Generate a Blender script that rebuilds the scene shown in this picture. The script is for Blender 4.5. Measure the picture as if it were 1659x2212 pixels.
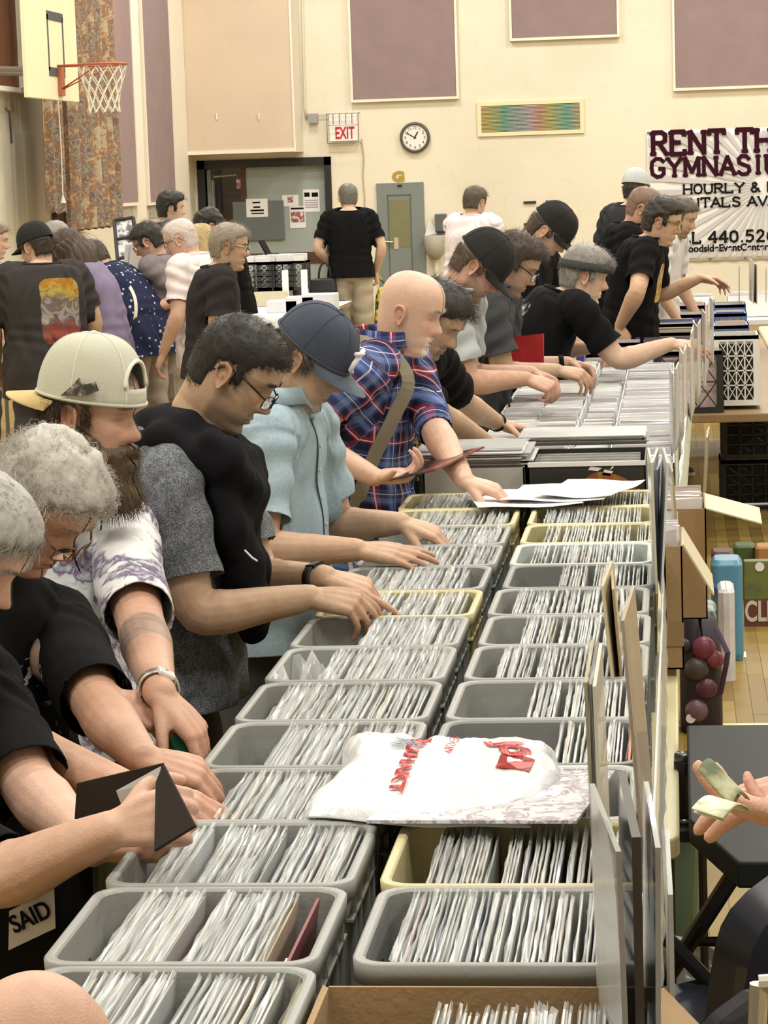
import bpy, bmesh, math, random
import numpy as np
from math import sin, cos, tan, atan, radians, pi, sqrt
from mathutils import Vector, Matrix

random.seed(7)
RNG = np.random.default_rng(11)
SC = bpy.context.scene
COL = SC.collection
for o in list(bpy.data.objects):
	bpy.data.objects.remove(o)

# ------------------------------------------------------------------ camera
F_PX = 5600.0
CAM_Z = 2.02
YAW, PITCH, ROLL = atan(.1151), atan(.1321), radians(1.9)
_F = np.array([-sin(YAW)*cos(PITCH), cos(YAW)*cos(PITCH), -sin(PITCH)])
_R0 = np.array([cos(YAW), sin(YAW), 0.0])
_U0 = np.cross(_R0, _F)
_R = cos(ROLL)*_R0 - sin(ROLL)*_U0
_U = sin(ROLL)*_R0 + cos(ROLL)*_U0
CAM = np.array([0, 0, CAM_Z])
cam = bpy.data.cameras.new('camera')
camo = bpy.data.objects.new('camera', cam)
COL.objects.link(camo)
cam.sensor_fit = 'VERTICAL'
cam.sensor_height = 36.0
cam.sensor_width = 27.0
cam.lens = F_PX/2212*36.0
cam.clip_start, cam.clip_end = .05, 100
camo.matrix_world = Matrix(((_R[0], _U[0], -_F[0], 0), (_R[1], _U[1], -_F[1], 0), (_R[2], _U[2], -_F[2], CAM_Z), (0, 0, 0, 1)))
SC.camera = camo


def ray(px, py):
	return _F + _R*(px-829.5)/F_PX + _U*(1106-py)/F_PX


def onZ(px, py, z):
	d = ray(px, py)
	return CAM + d*(z-CAM_Z)/d[2]


def onY(px, py, Y):
	d = ray(px, py)
	return CAM + d*Y/d[1]


def onX(px, py, X):
	d = ray(px, py)
	return CAM + d*X/d[0]


# ------------------------------------------------------------------ light and exposure
SC.view_settings.view_transform = 'Standard'
SC.view_settings.look = 'None'
SC.view_settings.gamma = 1.0
SC.view_settings.use_curve_mapping = False
SC.view_settings.exposure = -.52
SC.cycles.max_bounces, SC.cycles.diffuse_bounces, SC.cycles.glossy_bounces, SC.cycles.transparent_max_bounces = 6, 3, 2, 7
W = bpy.data.worlds.new('world')
SC.world = W
W.use_nodes = True
W.node_tree.nodes['Background'].inputs[0].default_value = (.9, .95, 1, 1)
W.node_tree.nodes['Background'].inputs[1].default_value = .3


def area_light(name, loc, sx, sy, power, color=(1, .95, .86), rot=(0, 0, 0)):
	l = bpy.data.lights.new(name, 'AREA')
	l.shape = 'RECTANGLE'
	l.size, l.size_y = sx, sy
	l.energy = power
	l.color = color
	o = bpy.data.objects.new(name, l)
	o.location = loc
	o.rotation_euler = rot
	COL.objects.link(o)
	return o


CEIL = 7.2
for j, y in enumerate((1.5, 8, 14.5, 21, 26.2, 30.6)):  # last row added to brighten the back wall
	for i, x in enumerate((-4.2, .6, 5.4)):
		area_light('ceiling_lamp', (x, y, CEIL-.12), 1.5, 1.1, 310 if j < 4 else 270, (1, .982, .915))
_pl = bpy.data.lights.new('wall_lamp', 'SPOT')
_pl.energy, _pl.color, _pl.shadow_soft_size, _pl.spot_size, _pl.spot_blend = 90, (1, .32, .10), .06, radians(110), .8
_po = bpy.data.objects.new('wall_lamp', _pl)
_po.location, _po.rotation_euler = (-5.75, 28.6, 4.75), (radians(0), radians(25), 0)
COL.objects.link(_po)

# ------------------------------------------------------------------ helpers
def nrm(v):
	v = np.asarray(v, float)
	return v/(np.linalg.norm(v)+1e-12)


MATS = {}


def mat(name, col=(.8, .8, .8), rough=.55, metal=0.0, noise=0.0, nscale=8.0, bump=0.0, bscale=60.0, coat=0.0,
		spec=.5, alpha=1.0, trans=0.0, attr=None, build=None, sub=0.0):
	"""Principled material with object-space colour noise and fine bump."""
	if name in MATS:
		return MATS[name]
	m = bpy.data.materials.new(name)
	m.use_nodes = True
	nt = m.node_tree
	N, Lk = nt.nodes, nt.links
	b = N['Principled BSDF']
	b.inputs['Roughness'].default_value = rough
	b.inputs['Metallic'].default_value = metal
	b.inputs['Coat Weight'].default_value = coat
	b.inputs['Specular IOR Level'].default_value = spec
	b.inputs['Alpha'].default_value = alpha
	b.inputs['Transmission Weight'].default_value = trans
	if sub:
		b.inputs['Subsurface Weight'].default_value = sub
		b.inputs['Subsurface Radius'].default_value = (.012, .005, .003)
	b.inputs['Base Color'].default_value = (*col, 1)
	tc = N.new('ShaderNodeTexCoord')
	src = None
	if attr:
		a = N.new('ShaderNodeAttribute')
		a.attribute_name = attr
		src = a.outputs['Color']
	if build:
		src = build(nt, tc, src)
	if noise:
		n = N.new('ShaderNodeTexNoise')
		n.inputs['Scale'].default_value = nscale
		n.inputs['Detail'].default_value = 5
		Lk.new(tc.outputs['Object'], n.inputs['Vector'])
		mr = N.new('ShaderNodeMapRange')
		mr.inputs[3].default_value = 1-noise
		mr.inputs[4].default_value = 1+noise
		Lk.new(n.outputs[0], mr.inputs[0])
		mx = N.new('ShaderNodeVectorMath')
		mx.operation = 'SCALE'
		if src is not None:
			Lk.new(src, mx.inputs[0])
		else:
			mx.inputs[0].default_value = col
		Lk.new(mr.outputs[0], mx.inputs['Scale'])
		src = mx.outputs[0]
	if src is not None:
		Lk.new(src, b.inputs['Base Color'])
	if bump:
		n2 = N.new('ShaderNodeTexNoise')
		n2.inputs['Scale'].default_value = bscale
		n2.inputs['Detail'].default_value = 3
		Lk.new(tc.outputs['Object'], n2.inputs['Vector'])
		bp = N.new('ShaderNodeBump')
		bp.inputs['Strength'].default_value = bump
		bp.inputs['Distance'].default_value = .01
		Lk.new(n2.outputs[0], bp.inputs['Height'])
		Lk.new(bp.outputs[0], b.inputs['Normal'])
	MATS[name] = m
	return m


def mesh_from(name, v, f, smooth=False):
	me = bpy.data.meshes.new(name)
	v = np.asarray(v, np.float32).reshape(-1, 3)
	if isinstance(f, np.ndarray) and f.ndim == 2:
		k = f.shape[1]
		me.vertices.add(len(v))
		me.vertices.foreach_set('co', v.ravel())
		me.loops.add(f.size)
		me.loops.foreach_set('vertex_index', f.astype(np.int32).ravel())
		me.polygons.add(len(f))
		me.polygons.foreach_set('loop_start', np.arange(0, f.size, k, dtype=np.int32))
		me.update(calc_edges=True)
	else:
		me.from_pydata(v.tolist(), [], [list(map(int, q)) for q in f])
	me.validate()
	if smooth:
		me.polygons.foreach_set('use_smooth', np.ones(len(me.polygons), bool))
	return me


class MB:
	"""collects simple shapes, then links them as one mesh object"""

	def __init__(s):
		s.v, s.f = [], []
		s.n = 0

	def add(s, v, f):
		v = np.asarray(v, float).reshape(-1, 3)
		s.v.append(v)
		s.f += [tuple(int(i)+s.n for i in q) for q in f]
		s.n += len(v)
		return s

	def box(s, lo, hi, M=None):
		(a, b, c), (d, e, g) = lo, hi
		v = np.array([(a, b, c), (d, b, c), (d, e, c), (a, e, c), (a, b, g), (d, b, g), (d, e, g), (a, e, g)], float)
		if M is not None:
			v = v @ np.asarray(M)[:3, :3].T + np.asarray(M)[:3, 3]
		return s.add(v, [(0, 3, 2, 1), (4, 5, 6, 7), (0, 1, 5, 4), (1, 2, 6, 5), (2, 3, 7, 6), (3, 0, 4, 7)])

	def cbox(s, c, d, M=None):
		c, d = np.array(c, float), np.array(d, float)/2
		return s.box(c-d, c+d, M)

	def rbox(s, lo, hi, r=.01):
		"""box with chamfered vertical edges and a small chamfer on top"""
		(a, b, c), (d, e, g) = lo, hi
		def ring(z, i, q):
			return [(a+i+q, b+i, z), (d-i-q, b+i, z), (d-i, b+i+q, z), (d-i, e-i-q, z), (d-i-q, e-i, z), (a+i+q, e-i, z), (a+i, e-i-q, z), (a+i, b+i+q, z)]
		rs = [ring(c, 0, r), ring(g-r*.6, 0, r), ring(g, r*.6, r)]
		v = np.array(rs[0]+rs[1]+rs[2])
		f = [tuple(range(7, -1, -1)), tuple(range(16, 24))]
		for k in range(2):
			f += [(k*8+i, k*8+(i+1) % 8, k*8+8+(i+1) % 8, k*8+8+i) for i in range(8)]
		return s.add(v, f)

	def tube(s, pts, r, n=8, cap=True, closed=False, flat=1.0):
		pts = np.asarray(pts, float)
		m = len(pts)
		rs = np.full(m, r) if np.isscalar(r) else np.asarray(r, float)
		t = np.gradient(pts, axis=0) if not closed else np.roll(pts, -1, 0)-np.roll(pts, 1, 0)
		t = t/(np.linalg.norm(t, axis=1)[:, None]+1e-12)
		up = np.array([0, 0, 1.0])
		if abs(t[0] @ up) > .9:
			up = np.array([1.0, 0, 0])
		V = []
		a = nrm(np.cross(up, t[0]))
		for i in range(m):
			a = nrm(a - t[i]*(a @ t[i]))
			b = np.cross(t[i], a)
			ang = np.arange(n)*2*pi/n
			V.append(pts[i]+rs[i]*(np.cos(ang)[:, None]*a + flat*np.sin(ang)[:, None]*b))
		V = np.concatenate(V)
		F = []
		mm = m if closed else m-1
		for i in range(mm):
			j = (i+1) % m
			for k in range(n):
				F.append((i*n+k, i*n+(k+1) % n, j*n+(k+1) % n, j*n+k))
		if cap and not closed:
			F.append(tuple(range(n-1, -1, -1)))
			F.append(tuple((m-1)*n+k for k in range(n)))
		return s.add(V, F)

	def bar(s, a, b, r, n=6):
		return s.tube([a, b], r, n)

	def lathe(s, prof, c=(0, 0, 0), n=20, M=None):
		"""prof: list of (r, z) from bottom to top"""
		ang = np.arange(n)*2*pi/n
		V = np.concatenate([np.stack([r*np.cos(ang), r*np.sin(ang), np.full(n, z)], 1) for r, z in prof])
		if M is not None:
			V = V @ np.asarray(M)[:3, :3].T + np.asarray(M)[:3, 3]
		V = V+np.array(c)
		F = []
		for i in range(len(prof)-1):
			F += [(i*n+k, i*n+(k+1) % n, (i+1)*n+(k+1) % n, (i+1)*n+k) for k in range(n)]
		F.append(tuple(range(n-1, -1, -1)))
		F.append(tuple((len(prof)-1)*n+k for k in range(n)))
		return s.add(V, F)

	def grid(s, P, closed_u=False):
		P = np.asarray(P, float)
		a, b = P.shape[:2]
		F = []
		for i in range(a-1):
			for j in range(b if closed_u else b-1):
				k = (j+1) % b
				F.append((i*b+j, i*b+k, (i+1)*b+k, (i+1)*b+j))
		return s.add(P.reshape(-1, 3), F)

	def prism(s, poly, z0, z1, M=None):
		n = len(poly)
		v = np.array([(x, y, z0) for x, y in poly]+[(x, y, z1) for x, y in poly], float)
		if M is not None:
			v = v @ np.asarray(M)[:3, :3].T + np.asarray(M)[:3, 3]
		f = [tuple(range(n-1, -1, -1)), tuple(range(n, 2*n))]+[(i, (i+1) % n, n+(i+1) % n, n+i) for i in range(n)]
		return s.add(v, f)

	def mesh(s, name, smooth=False):
		return mesh_from(name, np.concatenate(s.v), s.f, smooth)

	def build(s, name, m, parent=None, smooth=False, bevel=0):
		me = s.mesh(name, smooth)
		o = obj(name, me, m, parent)
		if bevel:
			md = o.modifiers.new('bevel', 'BEVEL')
			md.width = bevel
			md.segments = 2
			md.limit_method = 'ANGLE'
		return o


def obj(name, me, m=None, parent=None):
	o = bpy.data.objects.new(name, me)
	COL.objects.link(o)
	if m is not None:
		for x in (m if isinstance(m, (list, tuple)) else [m]):
			me.materials.append(x)
	if parent is not None:
		o.parent = parent
		if parent.name in ROOTLOC:
			o.matrix_parent_inverse = ROOTLOC[parent.name]
	return o


ROOTLOC = {}


def tag(o, label=None, cat=None, group=None, kind=None):
	if label:
		o['label'] = label
	if cat:
		o['category'] = cat
	if group:
		o['group'] = group
	if kind:
		o['kind'] = kind
	return o


def thing(name, label, cat, loc=(0, 0, 0), group=None, world=True):
	"""an Empty at the thing's base; with world=True the children keep world coordinates"""
	o = bpy.data.objects.new(name, None)
	o.empty_display_size = .1
	COL.objects.link(o)
	o.location = [float(x) for x in loc]
	if world:
		ROOTLOC[o.name] = Matrix.Translation([-float(x) for x in loc])
	return tag(o, label, cat, group)


def structure(name, mb, m, parent=None, **k):
	o = mb.build(name, m, parent, **k)
	if parent is None:
		o['kind'] = 'structure'
	return o


def text_mesh(txt, size, depth=.002, align='CENTER', bold=0.0, sx=1.0):
	c = bpy.data.curves.new('t', 'FONT')
	c.body = txt
	c.size = size
	c.extrude = depth
	c.align_x = align
	c.offset = bold
	o = bpy.data.objects.new('t', c)
	COL.objects.link(o)
	dg = bpy.context.evaluated_depsgraph_get()
	me = bpy.data.meshes.new_from_object(o.evaluated_get(dg))
	bpy.data.objects.remove(o)
	bpy.data.curves.remove(c)
	if sx != 1.0:
		for v in me.vertices:
			v.co.x *= sx
	return me


def text(name, txt, size, m, M, parent=None, depth=.002, align='CENTER', bold=0.0, sx=1.0):
	me = text_mesh(txt, size, depth, align, bold, sx)
	me.transform(M)
	return obj(name, me, m, parent)


def frame_matrix(o, x, y):
	"""matrix whose local x/y axes are the given world directions"""
	x = nrm(x)
	y = np.asarray(y, float)
	y = nrm(y-x*(y @ x))
	z = np.cross(x, y)
	return Matrix(((x[0], y[0], z[0], o[0]), (x[1], y[1], z[1], o[1]), (x[2], y[2], z[2], o[2]), (0, 0, 0, 1)))


BACK_M = lambda x, y, z: Matrix(((1, 0, 0, x), (0, 0, -1, y), (0, 1, 0, z), (0, 0, 0, 1)))   # text upright, read from -Y

# ------------------------------------------------------------------ figures
def sm(x, a, b):
	t = np.clip((x-a)/(b-a), 0, 1)
	return t*t*(3-2*t)


def gs(x, c, s):
	return np.exp(-((x-c)/s)**2)


NT = 112
TH = np.linspace(-pi, pi, NT, endpoint=False)
TH = TH - .55*np.sin(TH)*.55          # denser columns towards the face (theta 0)


def pinterp(z, pts):
	p = np.array(sorted(pts))
	# monotone-ish smooth interpolation: linear on a dense grid, then blurred
	g = np.linspace(p[0, 0]-.03, p[-1, 0]+.03, 700)
	y = np.interp(g, p[:, 0], p[:, 1])
	h = int(.006/(g[1]-g[0]))
	k = np.hanning(2*h+1)
	k /= k.sum()
	y = np.convolve(np.pad(y, h, mode='edge'), k, 'valid')
	return np.interp(z, g, y)


ZR = np.concatenate([.125-.032*(np.linspace(0.02, 1, 10)**2), np.linspace(.0895, .035, 13), np.linspace(.0315, -.113, 50), np.linspace(-.1155, -.136, 9), np.linspace(-.141, -.215, 12)])
NZ = len(ZR)


def head_grid(kind='man', fat=0.0, nose=1.0, chin=0.0, jaw=0.0):
	"""(NZ, NT, 3) grid of a head in its own frame: x face, y its left, z up, origin between the ears; rows below -.118 are neck"""
	z = ZR[:, None]
	th = TH[None, :]
	top = np.clip((z-.03)/.095, 0, 1)
	s = (1-top**2.5)**(1/2.25)
	low = z < .03
	w = np.where(low, pinterp(z, [(-.215, .066+.01*fat), (-.15, .059+.012*fat), (-.125, .058+.012*fat), (-.108, .054+.012*fat+jaw), (-.09, .060+.008*fat+jaw), (-.07, .0655+.006*fat+jaw), (-.03, .071), (0, .0735), (.03, .0765), (.07, .0765)]), .0765*s)
	xf = np.where(low, pinterp(z, [(-.215, .022+.008*fat), (-.16, .024+.012*fat), (-.135, .034+.016*fat), (-.126, .046+.014*fat), (-.119, .070), (-.113, .083+chin), (-.1, .0895+chin), (-.086, .085), (-.066, .089), (-.045, .0885), (-.02, .088), (.01, .086), (.03, .0935), (.06, .096)]), .0945*s+.0005)
	xb = np.where(low, pinterp(z, [(-.215, .083), (-.16, .075), (-.12, .074+.006*fat), (-.08, .078), (-.04, .090), (0, .0985), (.03, .102), (.06, .103)]), .102*s)
	c, sn = np.cos(th), np.sin(th)
	e = np.where(c > 0, 2.35, 2.15)
	r = 1/((np.abs(c)**e+np.abs(sn)**e)**(1/e))
	x = np.where(c > 0, xf, xb)*c*r
	y = w*sn*r
	# flatten temples, hollow behind jaw
	front = sm(c, .0, .55)
	ay = np.abs(y)
	X = x.copy()
	# nose
	nz = pinterp(z, [(.034, 0), (.022, .003), (.01, .009), (-.006, .019), (-.020, .0295), (-.027, .0300), (-.034, .022), (-.041, .006), (-.047, 0)])*nose
	ns = pinterp(z, [(.03, .010), (.0, .0105), (-.015, .0125), (-.026, .0165), (-.034, .0175), (-.045, .014)])
	X = X+nz*np.exp(-(np.abs(y)/ns)**2.3)*front
	# brow, eye sockets, lids
	X = X+.0045*gs(z, .032, .010)*gs(ay, .028, .020)*front
	X = X-.0125*gs(z, .011, .0125)*gs(ay, .031, .0155)*front
	X = X+.0085*gs(z, .010, .0085)*gs(ay, .032, .0125)*front
	X = X-.002*gs(z, .0065, .0022)*gs(ay, .032, .013)*front
	X = X-.0015*gs(z, .0185, .0022)*gs(ay, .033, .013)*front
	# cheek, fold, lips, chin
	X = X+.004*gs(z, -.018, .018)*gs(ay, .044, .016)*front
	X = X-.0025*gs(z+.4*(ay-.024), -.044, .006)*gs(ay, .030, .010)*front
	X = X+.0062*gs(z, -.0585, .0052)*gs(ay, 0, .020)*front
	X = X+.0066*gs(z, -.0705, .0058)*gs(ay, 0, .018)*front
	X = X-.0028*gs(z, -.0645, .0022)*gs(ay, 0, .024)*front
	X = X-.003*gs(z, -.084, .006)*gs(ay, 0, .020)*front
	X = X+.003*gs(z, -.1, .010)*gs(ay, 0, .020)*front
	if kind == 'woman':
		y = y*.95
	P = np.stack([X, y, np.broadcast_to(z, X.shape)], -1)
	return P


def ear_mesh():
	a, b = 18, 9
	V = np.zeros((2, b, a, 3))
	ph = np.arange(a)*2*pi/a
	for i in range(b):
		q = i/(b-1)
		rx, rz = .0185*q, .032*q
		px = rx*np.cos(ph)*(1-.18*np.sin(ph)*-1) - .004*q*np.maximum(0, -np.sin(ph))*0
		pz = rz*np.sin(ph)
		px = px*(1+.22*np.sin(ph))
		h = .0045+.0065*gs(q, .88, .13)-.006*gs(q, .30, .26)+.0035*gs(q, .62, .10)*(np.cos(ph) < .5)
		h = h*np.ones(a)
		lobe = sm(-np.sin(ph), .6, .95)
		h = h*(1-lobe)+.006*lobe*np.ones(a)
		back = .5-.5*np.cos(ph)          # 0 in front, 1 at the rear edge
		lift = .013*back*q
		V[0, i] = np.stack([px, h+lift, pz], 1)
		V[1, i] = np.stack([px, lift-.002*np.ones(a)-.004*(1-q), pz], 1)
	F = []
	def idx(s, i, k):
		return (s*b+i)*a+k % a
	for i in range(b-1):
		for k in range(a):
			F.append((idx(0, i, k), idx(0, i, k+1), idx(0, i+1, k+1), idx(0, i+1, k)))
			F.append((idx(1, i, k+1), idx(1, i, k), idx(1, i+1, k), idx(1, i+1, k+1)))
	for k in range(a):
		F.append((idx(0, b-1, k), idx(0, b-1, k+1), idx(1, b-1, k+1), idx(1, b-1, k)))
	return V.reshape(-1, 3), np.array(F)


EAR_V, EAR_F = ear_mesh()


def rotm(yaw, pitch, roll):
	"""head rotation: yaw to its left, pitch down, roll to its right"""
	cy, sy, cp, sp, cr, sr = cos(yaw), sin(yaw), cos(pitch), sin(pitch), cos(roll), sin(roll)
	Rz = np.array([[cy, -sy, 0], [sy, cy, 0], [0, 0, 1]])
	Ry = np.array([[cp, 0, sp], [0, 1, 0], [-sp, 0, cp]])
	Rx = np.array([[1, 0, 0], [0, cr, -sr], [0, sr, cr]])
	return Rz @ Ry @ Rx


def loft(rows):
	"""rows: list of (n,3) rings -> closed quads/tri-fan mesh"""
	n = len(rows[0])
	V = np.concatenate(rows)
	F = []
	for i in range(len(rows)-1):
		for k in range(n):
			F.append((i*n+k, i*n+(k+1) % n, (i+1)*n+(k+1) % n, (i+1)*n+k))
	F.append(tuple(range(n-1, -1, -1)))
	m = (len(rows)-1)*n
	F.append(tuple(m+k for k in range(n)))
	return V, F


def limb(mb, pts, rad, n=14, ratio=1.0, caps=3):
	"""tapered limb with rounded ends along a smoothed polyline"""
	pts = np.asarray(pts, float)
	rad = np.asarray(rad, float)
	d0, d1 = nrm(pts[1]-pts[0]), nrm(pts[-1]-pts[-2])
	P, R_ = [], []
	for k in range(caps):
		a = (k+.3)/caps*pi/2
		P.append(pts[0]-d0*rad[0]*cos(a)*.9)
		R_.append(rad[0]*sin(a))
	P += list(pts)
	R_ += list(rad)
	for k in range(caps-1, -1, -1):
		a = (k+.3)/caps*pi/2
		P.append(pts[-1]+d1*rad[-1]*cos(a)*.9)
		R_.append(rad[-1]*sin(a))
	mb.tube(P, R_, n=n, flat=ratio)


def smooth_path(pts, vals, k=4):
	"""Catmull-Rom through the joints, radii interpolated"""
	pts, vals = np.asarray(pts, float), np.asarray(vals, float)
	A = np.concatenate([[2*pts[0]-pts[1]], pts, [2*pts[-1]-pts[-2]]])
	out, ov = [], []
	for i in range(len(pts)-1):
		p0, p1, p2, p3 = A[i:i+4]
		for t in np.arange(k)/k:
			out.append(.5*((2*p1)+(p2-p0)*t+(2*p0-5*p1+4*p2-p3)*t*t+(3*p1-p0-3*p2+p3)*t**3))
			ov.append(vals[i]*(1-t)+vals[i+1]*t)
	out.append(pts[-1])
	ov.append(vals[-1])
	return np.array(out), np.array(ov)


HAND_POSES = {
	#          index          middle         ring           pinky        thumb(spread, curl)
	'relaxed': ((18, 28, 18), (26, 34, 22), (30, 38, 24), (32, 38, 24), (35, 18)),
	'flip':    ((38, 26, 14), (46, 30, 16), (52, 34, 18), (56, 36, 20), (42, 22)),
	'flat':    ((6, 10, 6), (8, 10, 6), (9, 12, 8), (10, 14, 8), (38, 8)),
	'reach':   ((22, 12, 8), (30, 16, 8), (36, 22, 10), (40, 26, 12), (40, 14)),
	'point':   ((10, 8, 5), (44, 52, 30), (54, 60, 34), (58, 62, 34), (34, 30)),
	'pinch':   ((48, 44, 18), (54, 46, 22), (56, 50, 26), (56, 52, 28), (50, 22)),
	'grip':    ((64, 70, 40), (68, 74, 42), (70, 76, 44), (70, 76, 44), (46, 40)),
	'fist':    ((78, 88, 50), (80, 92, 54), (80, 92, 54), (78, 90, 52), (50, 52)),
	'tray':    ((12, 20, 14), (14, 22, 14), (16, 24, 16), (18, 26, 16), (26, 30)),
	'hold':    ((40, 42, 26), (42, 44, 28), (44, 46, 30), (46, 48, 32), (60, 14)),
}


def hand_mesh(mb, wrist, fd, back, right=True, pose='relaxed', s=1.0):
	"""palm, five fingers and thumb as overlapping tapered limbs (remeshed into one skin later)"""
	x = nrm(fd)
	z = nrm(np.asarray(back)-x*(np.asarray(back) @ x))
	y = np.cross(z, x)*(1 if right else -1)      # thumb side
	O = np.asarray(wrist, float)

	def W(p):
		return O+s*(x*p[0]+y*p[1]+z*p[2])
	pz = HAND_POSES[pose]
	base_y = [.030, .0095, -.0115, -.0305]
	base_x = [.092, .096, .091, .083]
	base_z = [.0, .002, .0005, -.003]
	rad = [(.0102, .0092, .0083, .0068), (.0104, .0095, .0085, .0070), (.0100, .0090, .0081, .0066), (.0090, .0080, .0071, .0060)]
	ln = [(.043, .025, .019), (.048, .029, .020), (.045, .027, .020), (.035, .020, .018)]
	spl = [.10, .02, -.06, -.15]
	# palm
	for i in range(4):
		a = (.0, base_y[i]*.42, -.001)
		b = (.05, base_y[i]*.82, .001+base_z[i])
		c = (base_x[i], base_y[i], base_z[i])
		P, Rr = smooth_path([W(a), W(b), W(c)], np.array([.0165, .0150, .0118])*s, 3)
		limb(mb, P, Rr, 10)
	limb(mb, [W((.025, .0, -.006)), W((.06, .0, -.006))], np.array([.016, .015])*s, 10)
	limb(mb, [W((.018, -.016, -.008)), W((.066, -.024, -.007))], np.array([.0135, .0125])*s, 10)
	limb(mb, [W((.012, .014, -.008)), W((.055, .026, -.008))], np.array([.0155, .0125])*s, 10)
	# fingers
	for i in range(4):
		p = np.array([base_x[i], base_y[i], base_z[i]-.001])
		pts = [p.copy()]
		ang = 0
		for k in range(3):
			ang += radians(pz[i][k])
			d = np.array([cos(ang)*cos(spl[i]), sin(spl[i])*cos(ang*.6), -sin(ang)])
			p = p+d*ln[i][k]
			pts.append(p.copy())
		P, Rr = smooth_path([W(q) for q in pts], np.array(rad[i])*s, 3)
		limb(mb, P, Rr, 9)
	# thumb
	sp, cu = radians(pz[4][0]), radians(pz[4][1])
	p = np.array([.020, .022, -.006])
	pts = [p.copy()]
	d = nrm([cos(sp), sin(sp), -.30])
	p = p+d*.043
	pts.append(p.copy())
	d = nrm([cos(sp-cu*.6), sin(sp-cu*.6), -.42-.3*cu])
	p = p+d*.034
	pts.append(p.copy())
	d = nrm([cos(sp-cu*1.2), sin(sp-cu*1.2), -.5-.5*cu])
	p = p+d*.026
	pts.append(p.copy())
	P, Rr = smooth_path([W(q) for q in pts], np.array([.0150, .0122, .0108, .0085])*s, 3)
	limb(mb, P, Rr, 10)


def two_bone(S, Wp, l1, l2, pole):
	d = Wp-S
	L = np.linalg.norm(d)
	if L > (l1+l2)*.995:
		k = L/((l1+l2)*.995)
		l1, l2 = l1*k, l2*k
	a = (l1*l1-l2*l2+L*L)/(2*L)
	h = sqrt(max(l1*l1-a*a, 1e-8))
	u = d/L
	p = nrm(pole-u*(pole @ u))
	return S+u*a+p*h


JOBS = []


class Job:
	"""a soup of closed shapes to be fused by a voxel remesh (all of them in one go)"""

	def __init__(s, mb, voxel, smooth=2, fac=.5):
		me = mb.mesh('job')
		s.o = bpy.data.objects.new('job', me)
		COL.objects.link(s.o)
		m = s.o.modifiers.new('r', 'REMESH')
		m.mode = 'VOXEL'
		m.voxel_size = voxel
		if smooth:
			q = s.o.modifiers.new('s', 'SMOOTH')
			q.factor = fac
			q.iterations = smooth
		JOBS.append(s)


def run_jobs():
	dg = bpy.context.evaluated_depsgraph_get()
	for j in JOBS:
		me = j.o.evaluated_get(dg).to_mesh()
		n = len(me.vertices)
		co = np.empty(n*3, np.float32)
		me.vertices.foreach_get('co', co)
		j.co = co.reshape(-1, 3).astype(float)
		f = np.empty(len(me.loops), np.int32)
		me.loops.foreach_get('vertex_index', f)
		j.f = f.reshape(-1, 4)
		j.o.evaluated_get(dg).to_mesh_clear()
	for j in JOBS:
		me = j.o.data
		bpy.data.objects.remove(j.o)
		bpy.data.meshes.remove(me)
	JOBS.clear()


def clip(co, f, c, n, R=None):
	"""cut away what lies beyond the plane (within R of c); the cut edge is straight"""
	n = nrm(n)
	d = (co-c) @ n
	out = d > 0
	if R is not None:
		out &= np.linalg.norm(co-c, axis=1) < R
	k = out[f].sum(1)
	nk = f.shape[1]
	snap = np.zeros(len(co), bool)
	part = f[(k > 0) & (k < nk)]
	snap[part.ravel()] = True
	snap &= out
	co = co.copy()
	co[snap] -= n*d[snap][:, None]
	return co, f[k < nk]


def clip_cuff(co, f, c, n, R, trunk):
	"""cut a sleeve at its cuff without touching the trunk"""
	n = nrm(n)
	q = co-c
	d = q @ n
	rad = np.linalg.norm(q-d[:, None]*n, axis=1)
	m = (d > 0) & (d < .16) & (rad < R)
	# vertices that lie on the trunk stay
	ids = np.where(m)[0]
	if len(ids):
		on = np.zeros(len(ids), bool)
		for a, b in zip(trunk[:-1], trunk[1:]):
			ax = b[0]-a[0]
			L2 = ax @ ax
			t = ((co[ids]-a[0]) @ ax)/L2
			tt = np.clip(t, 0, 1)
			ctr = a[0]+tt[:, None]*ax
			lf = nrm(a[1]+b[1])
			fr = nrm(a[2]+b[2])
			w = a[3]*(1-tt)+b[3]*tt
			fd = a[4]*(1-tt)+b[4]*tt
			bd = a[5]*(1-tt)+b[5]*tt
			o = co[ids]-ctr
			x, y = o @ fr, o @ lf
			e = (np.abs(x)/np.where(x > 0, fd, bd))**2.5+(np.abs(y)/w)**2.5
			on |= (e < 1.22**2.5) & (t > -.15) & (t < 1.15)
		m[ids[on]] = False
	k = m[f].sum(1)
	snap = np.zeros(len(co), bool)
	snap[f[(k > 0) & (k < 4)].ravel()] = True
	snap &= m & (d < .03)
	co = co.copy()
	co[snap] -= n*d[snap][:, None]
	return co, f[k < 4]


def compact(co, f, *attrs):
	u, inv = np.unique(f, return_inverse=True)
	return (co[u], inv.reshape(f.shape))+tuple(a[u] for a in attrs)


def set_attr(me, name, a):
	a = np.asarray(a, np.float32)
	if a.shape[1] == 3:
		a = np.concatenate([a, np.ones((len(a), 1), np.float32)], 1)
	at = me.attributes.new(name, 'FLOAT_COLOR', 'POINT')
	at.data.foreach_set('color', a.ravel())


def normals(co, f):
	a = np.cross(co[f[:, 2]]-co[f[:, 0]], co[f[:, 3]]-co[f[:, 1]])
	n = np.zeros_like(co)
	for k in range(4):
		for c in range(3):
			n[:, c] += np.bincount(f[:, k], a[:, c], len(co))
	return n/(np.linalg.norm(n, axis=1)[:, None]+1e-12)


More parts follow.
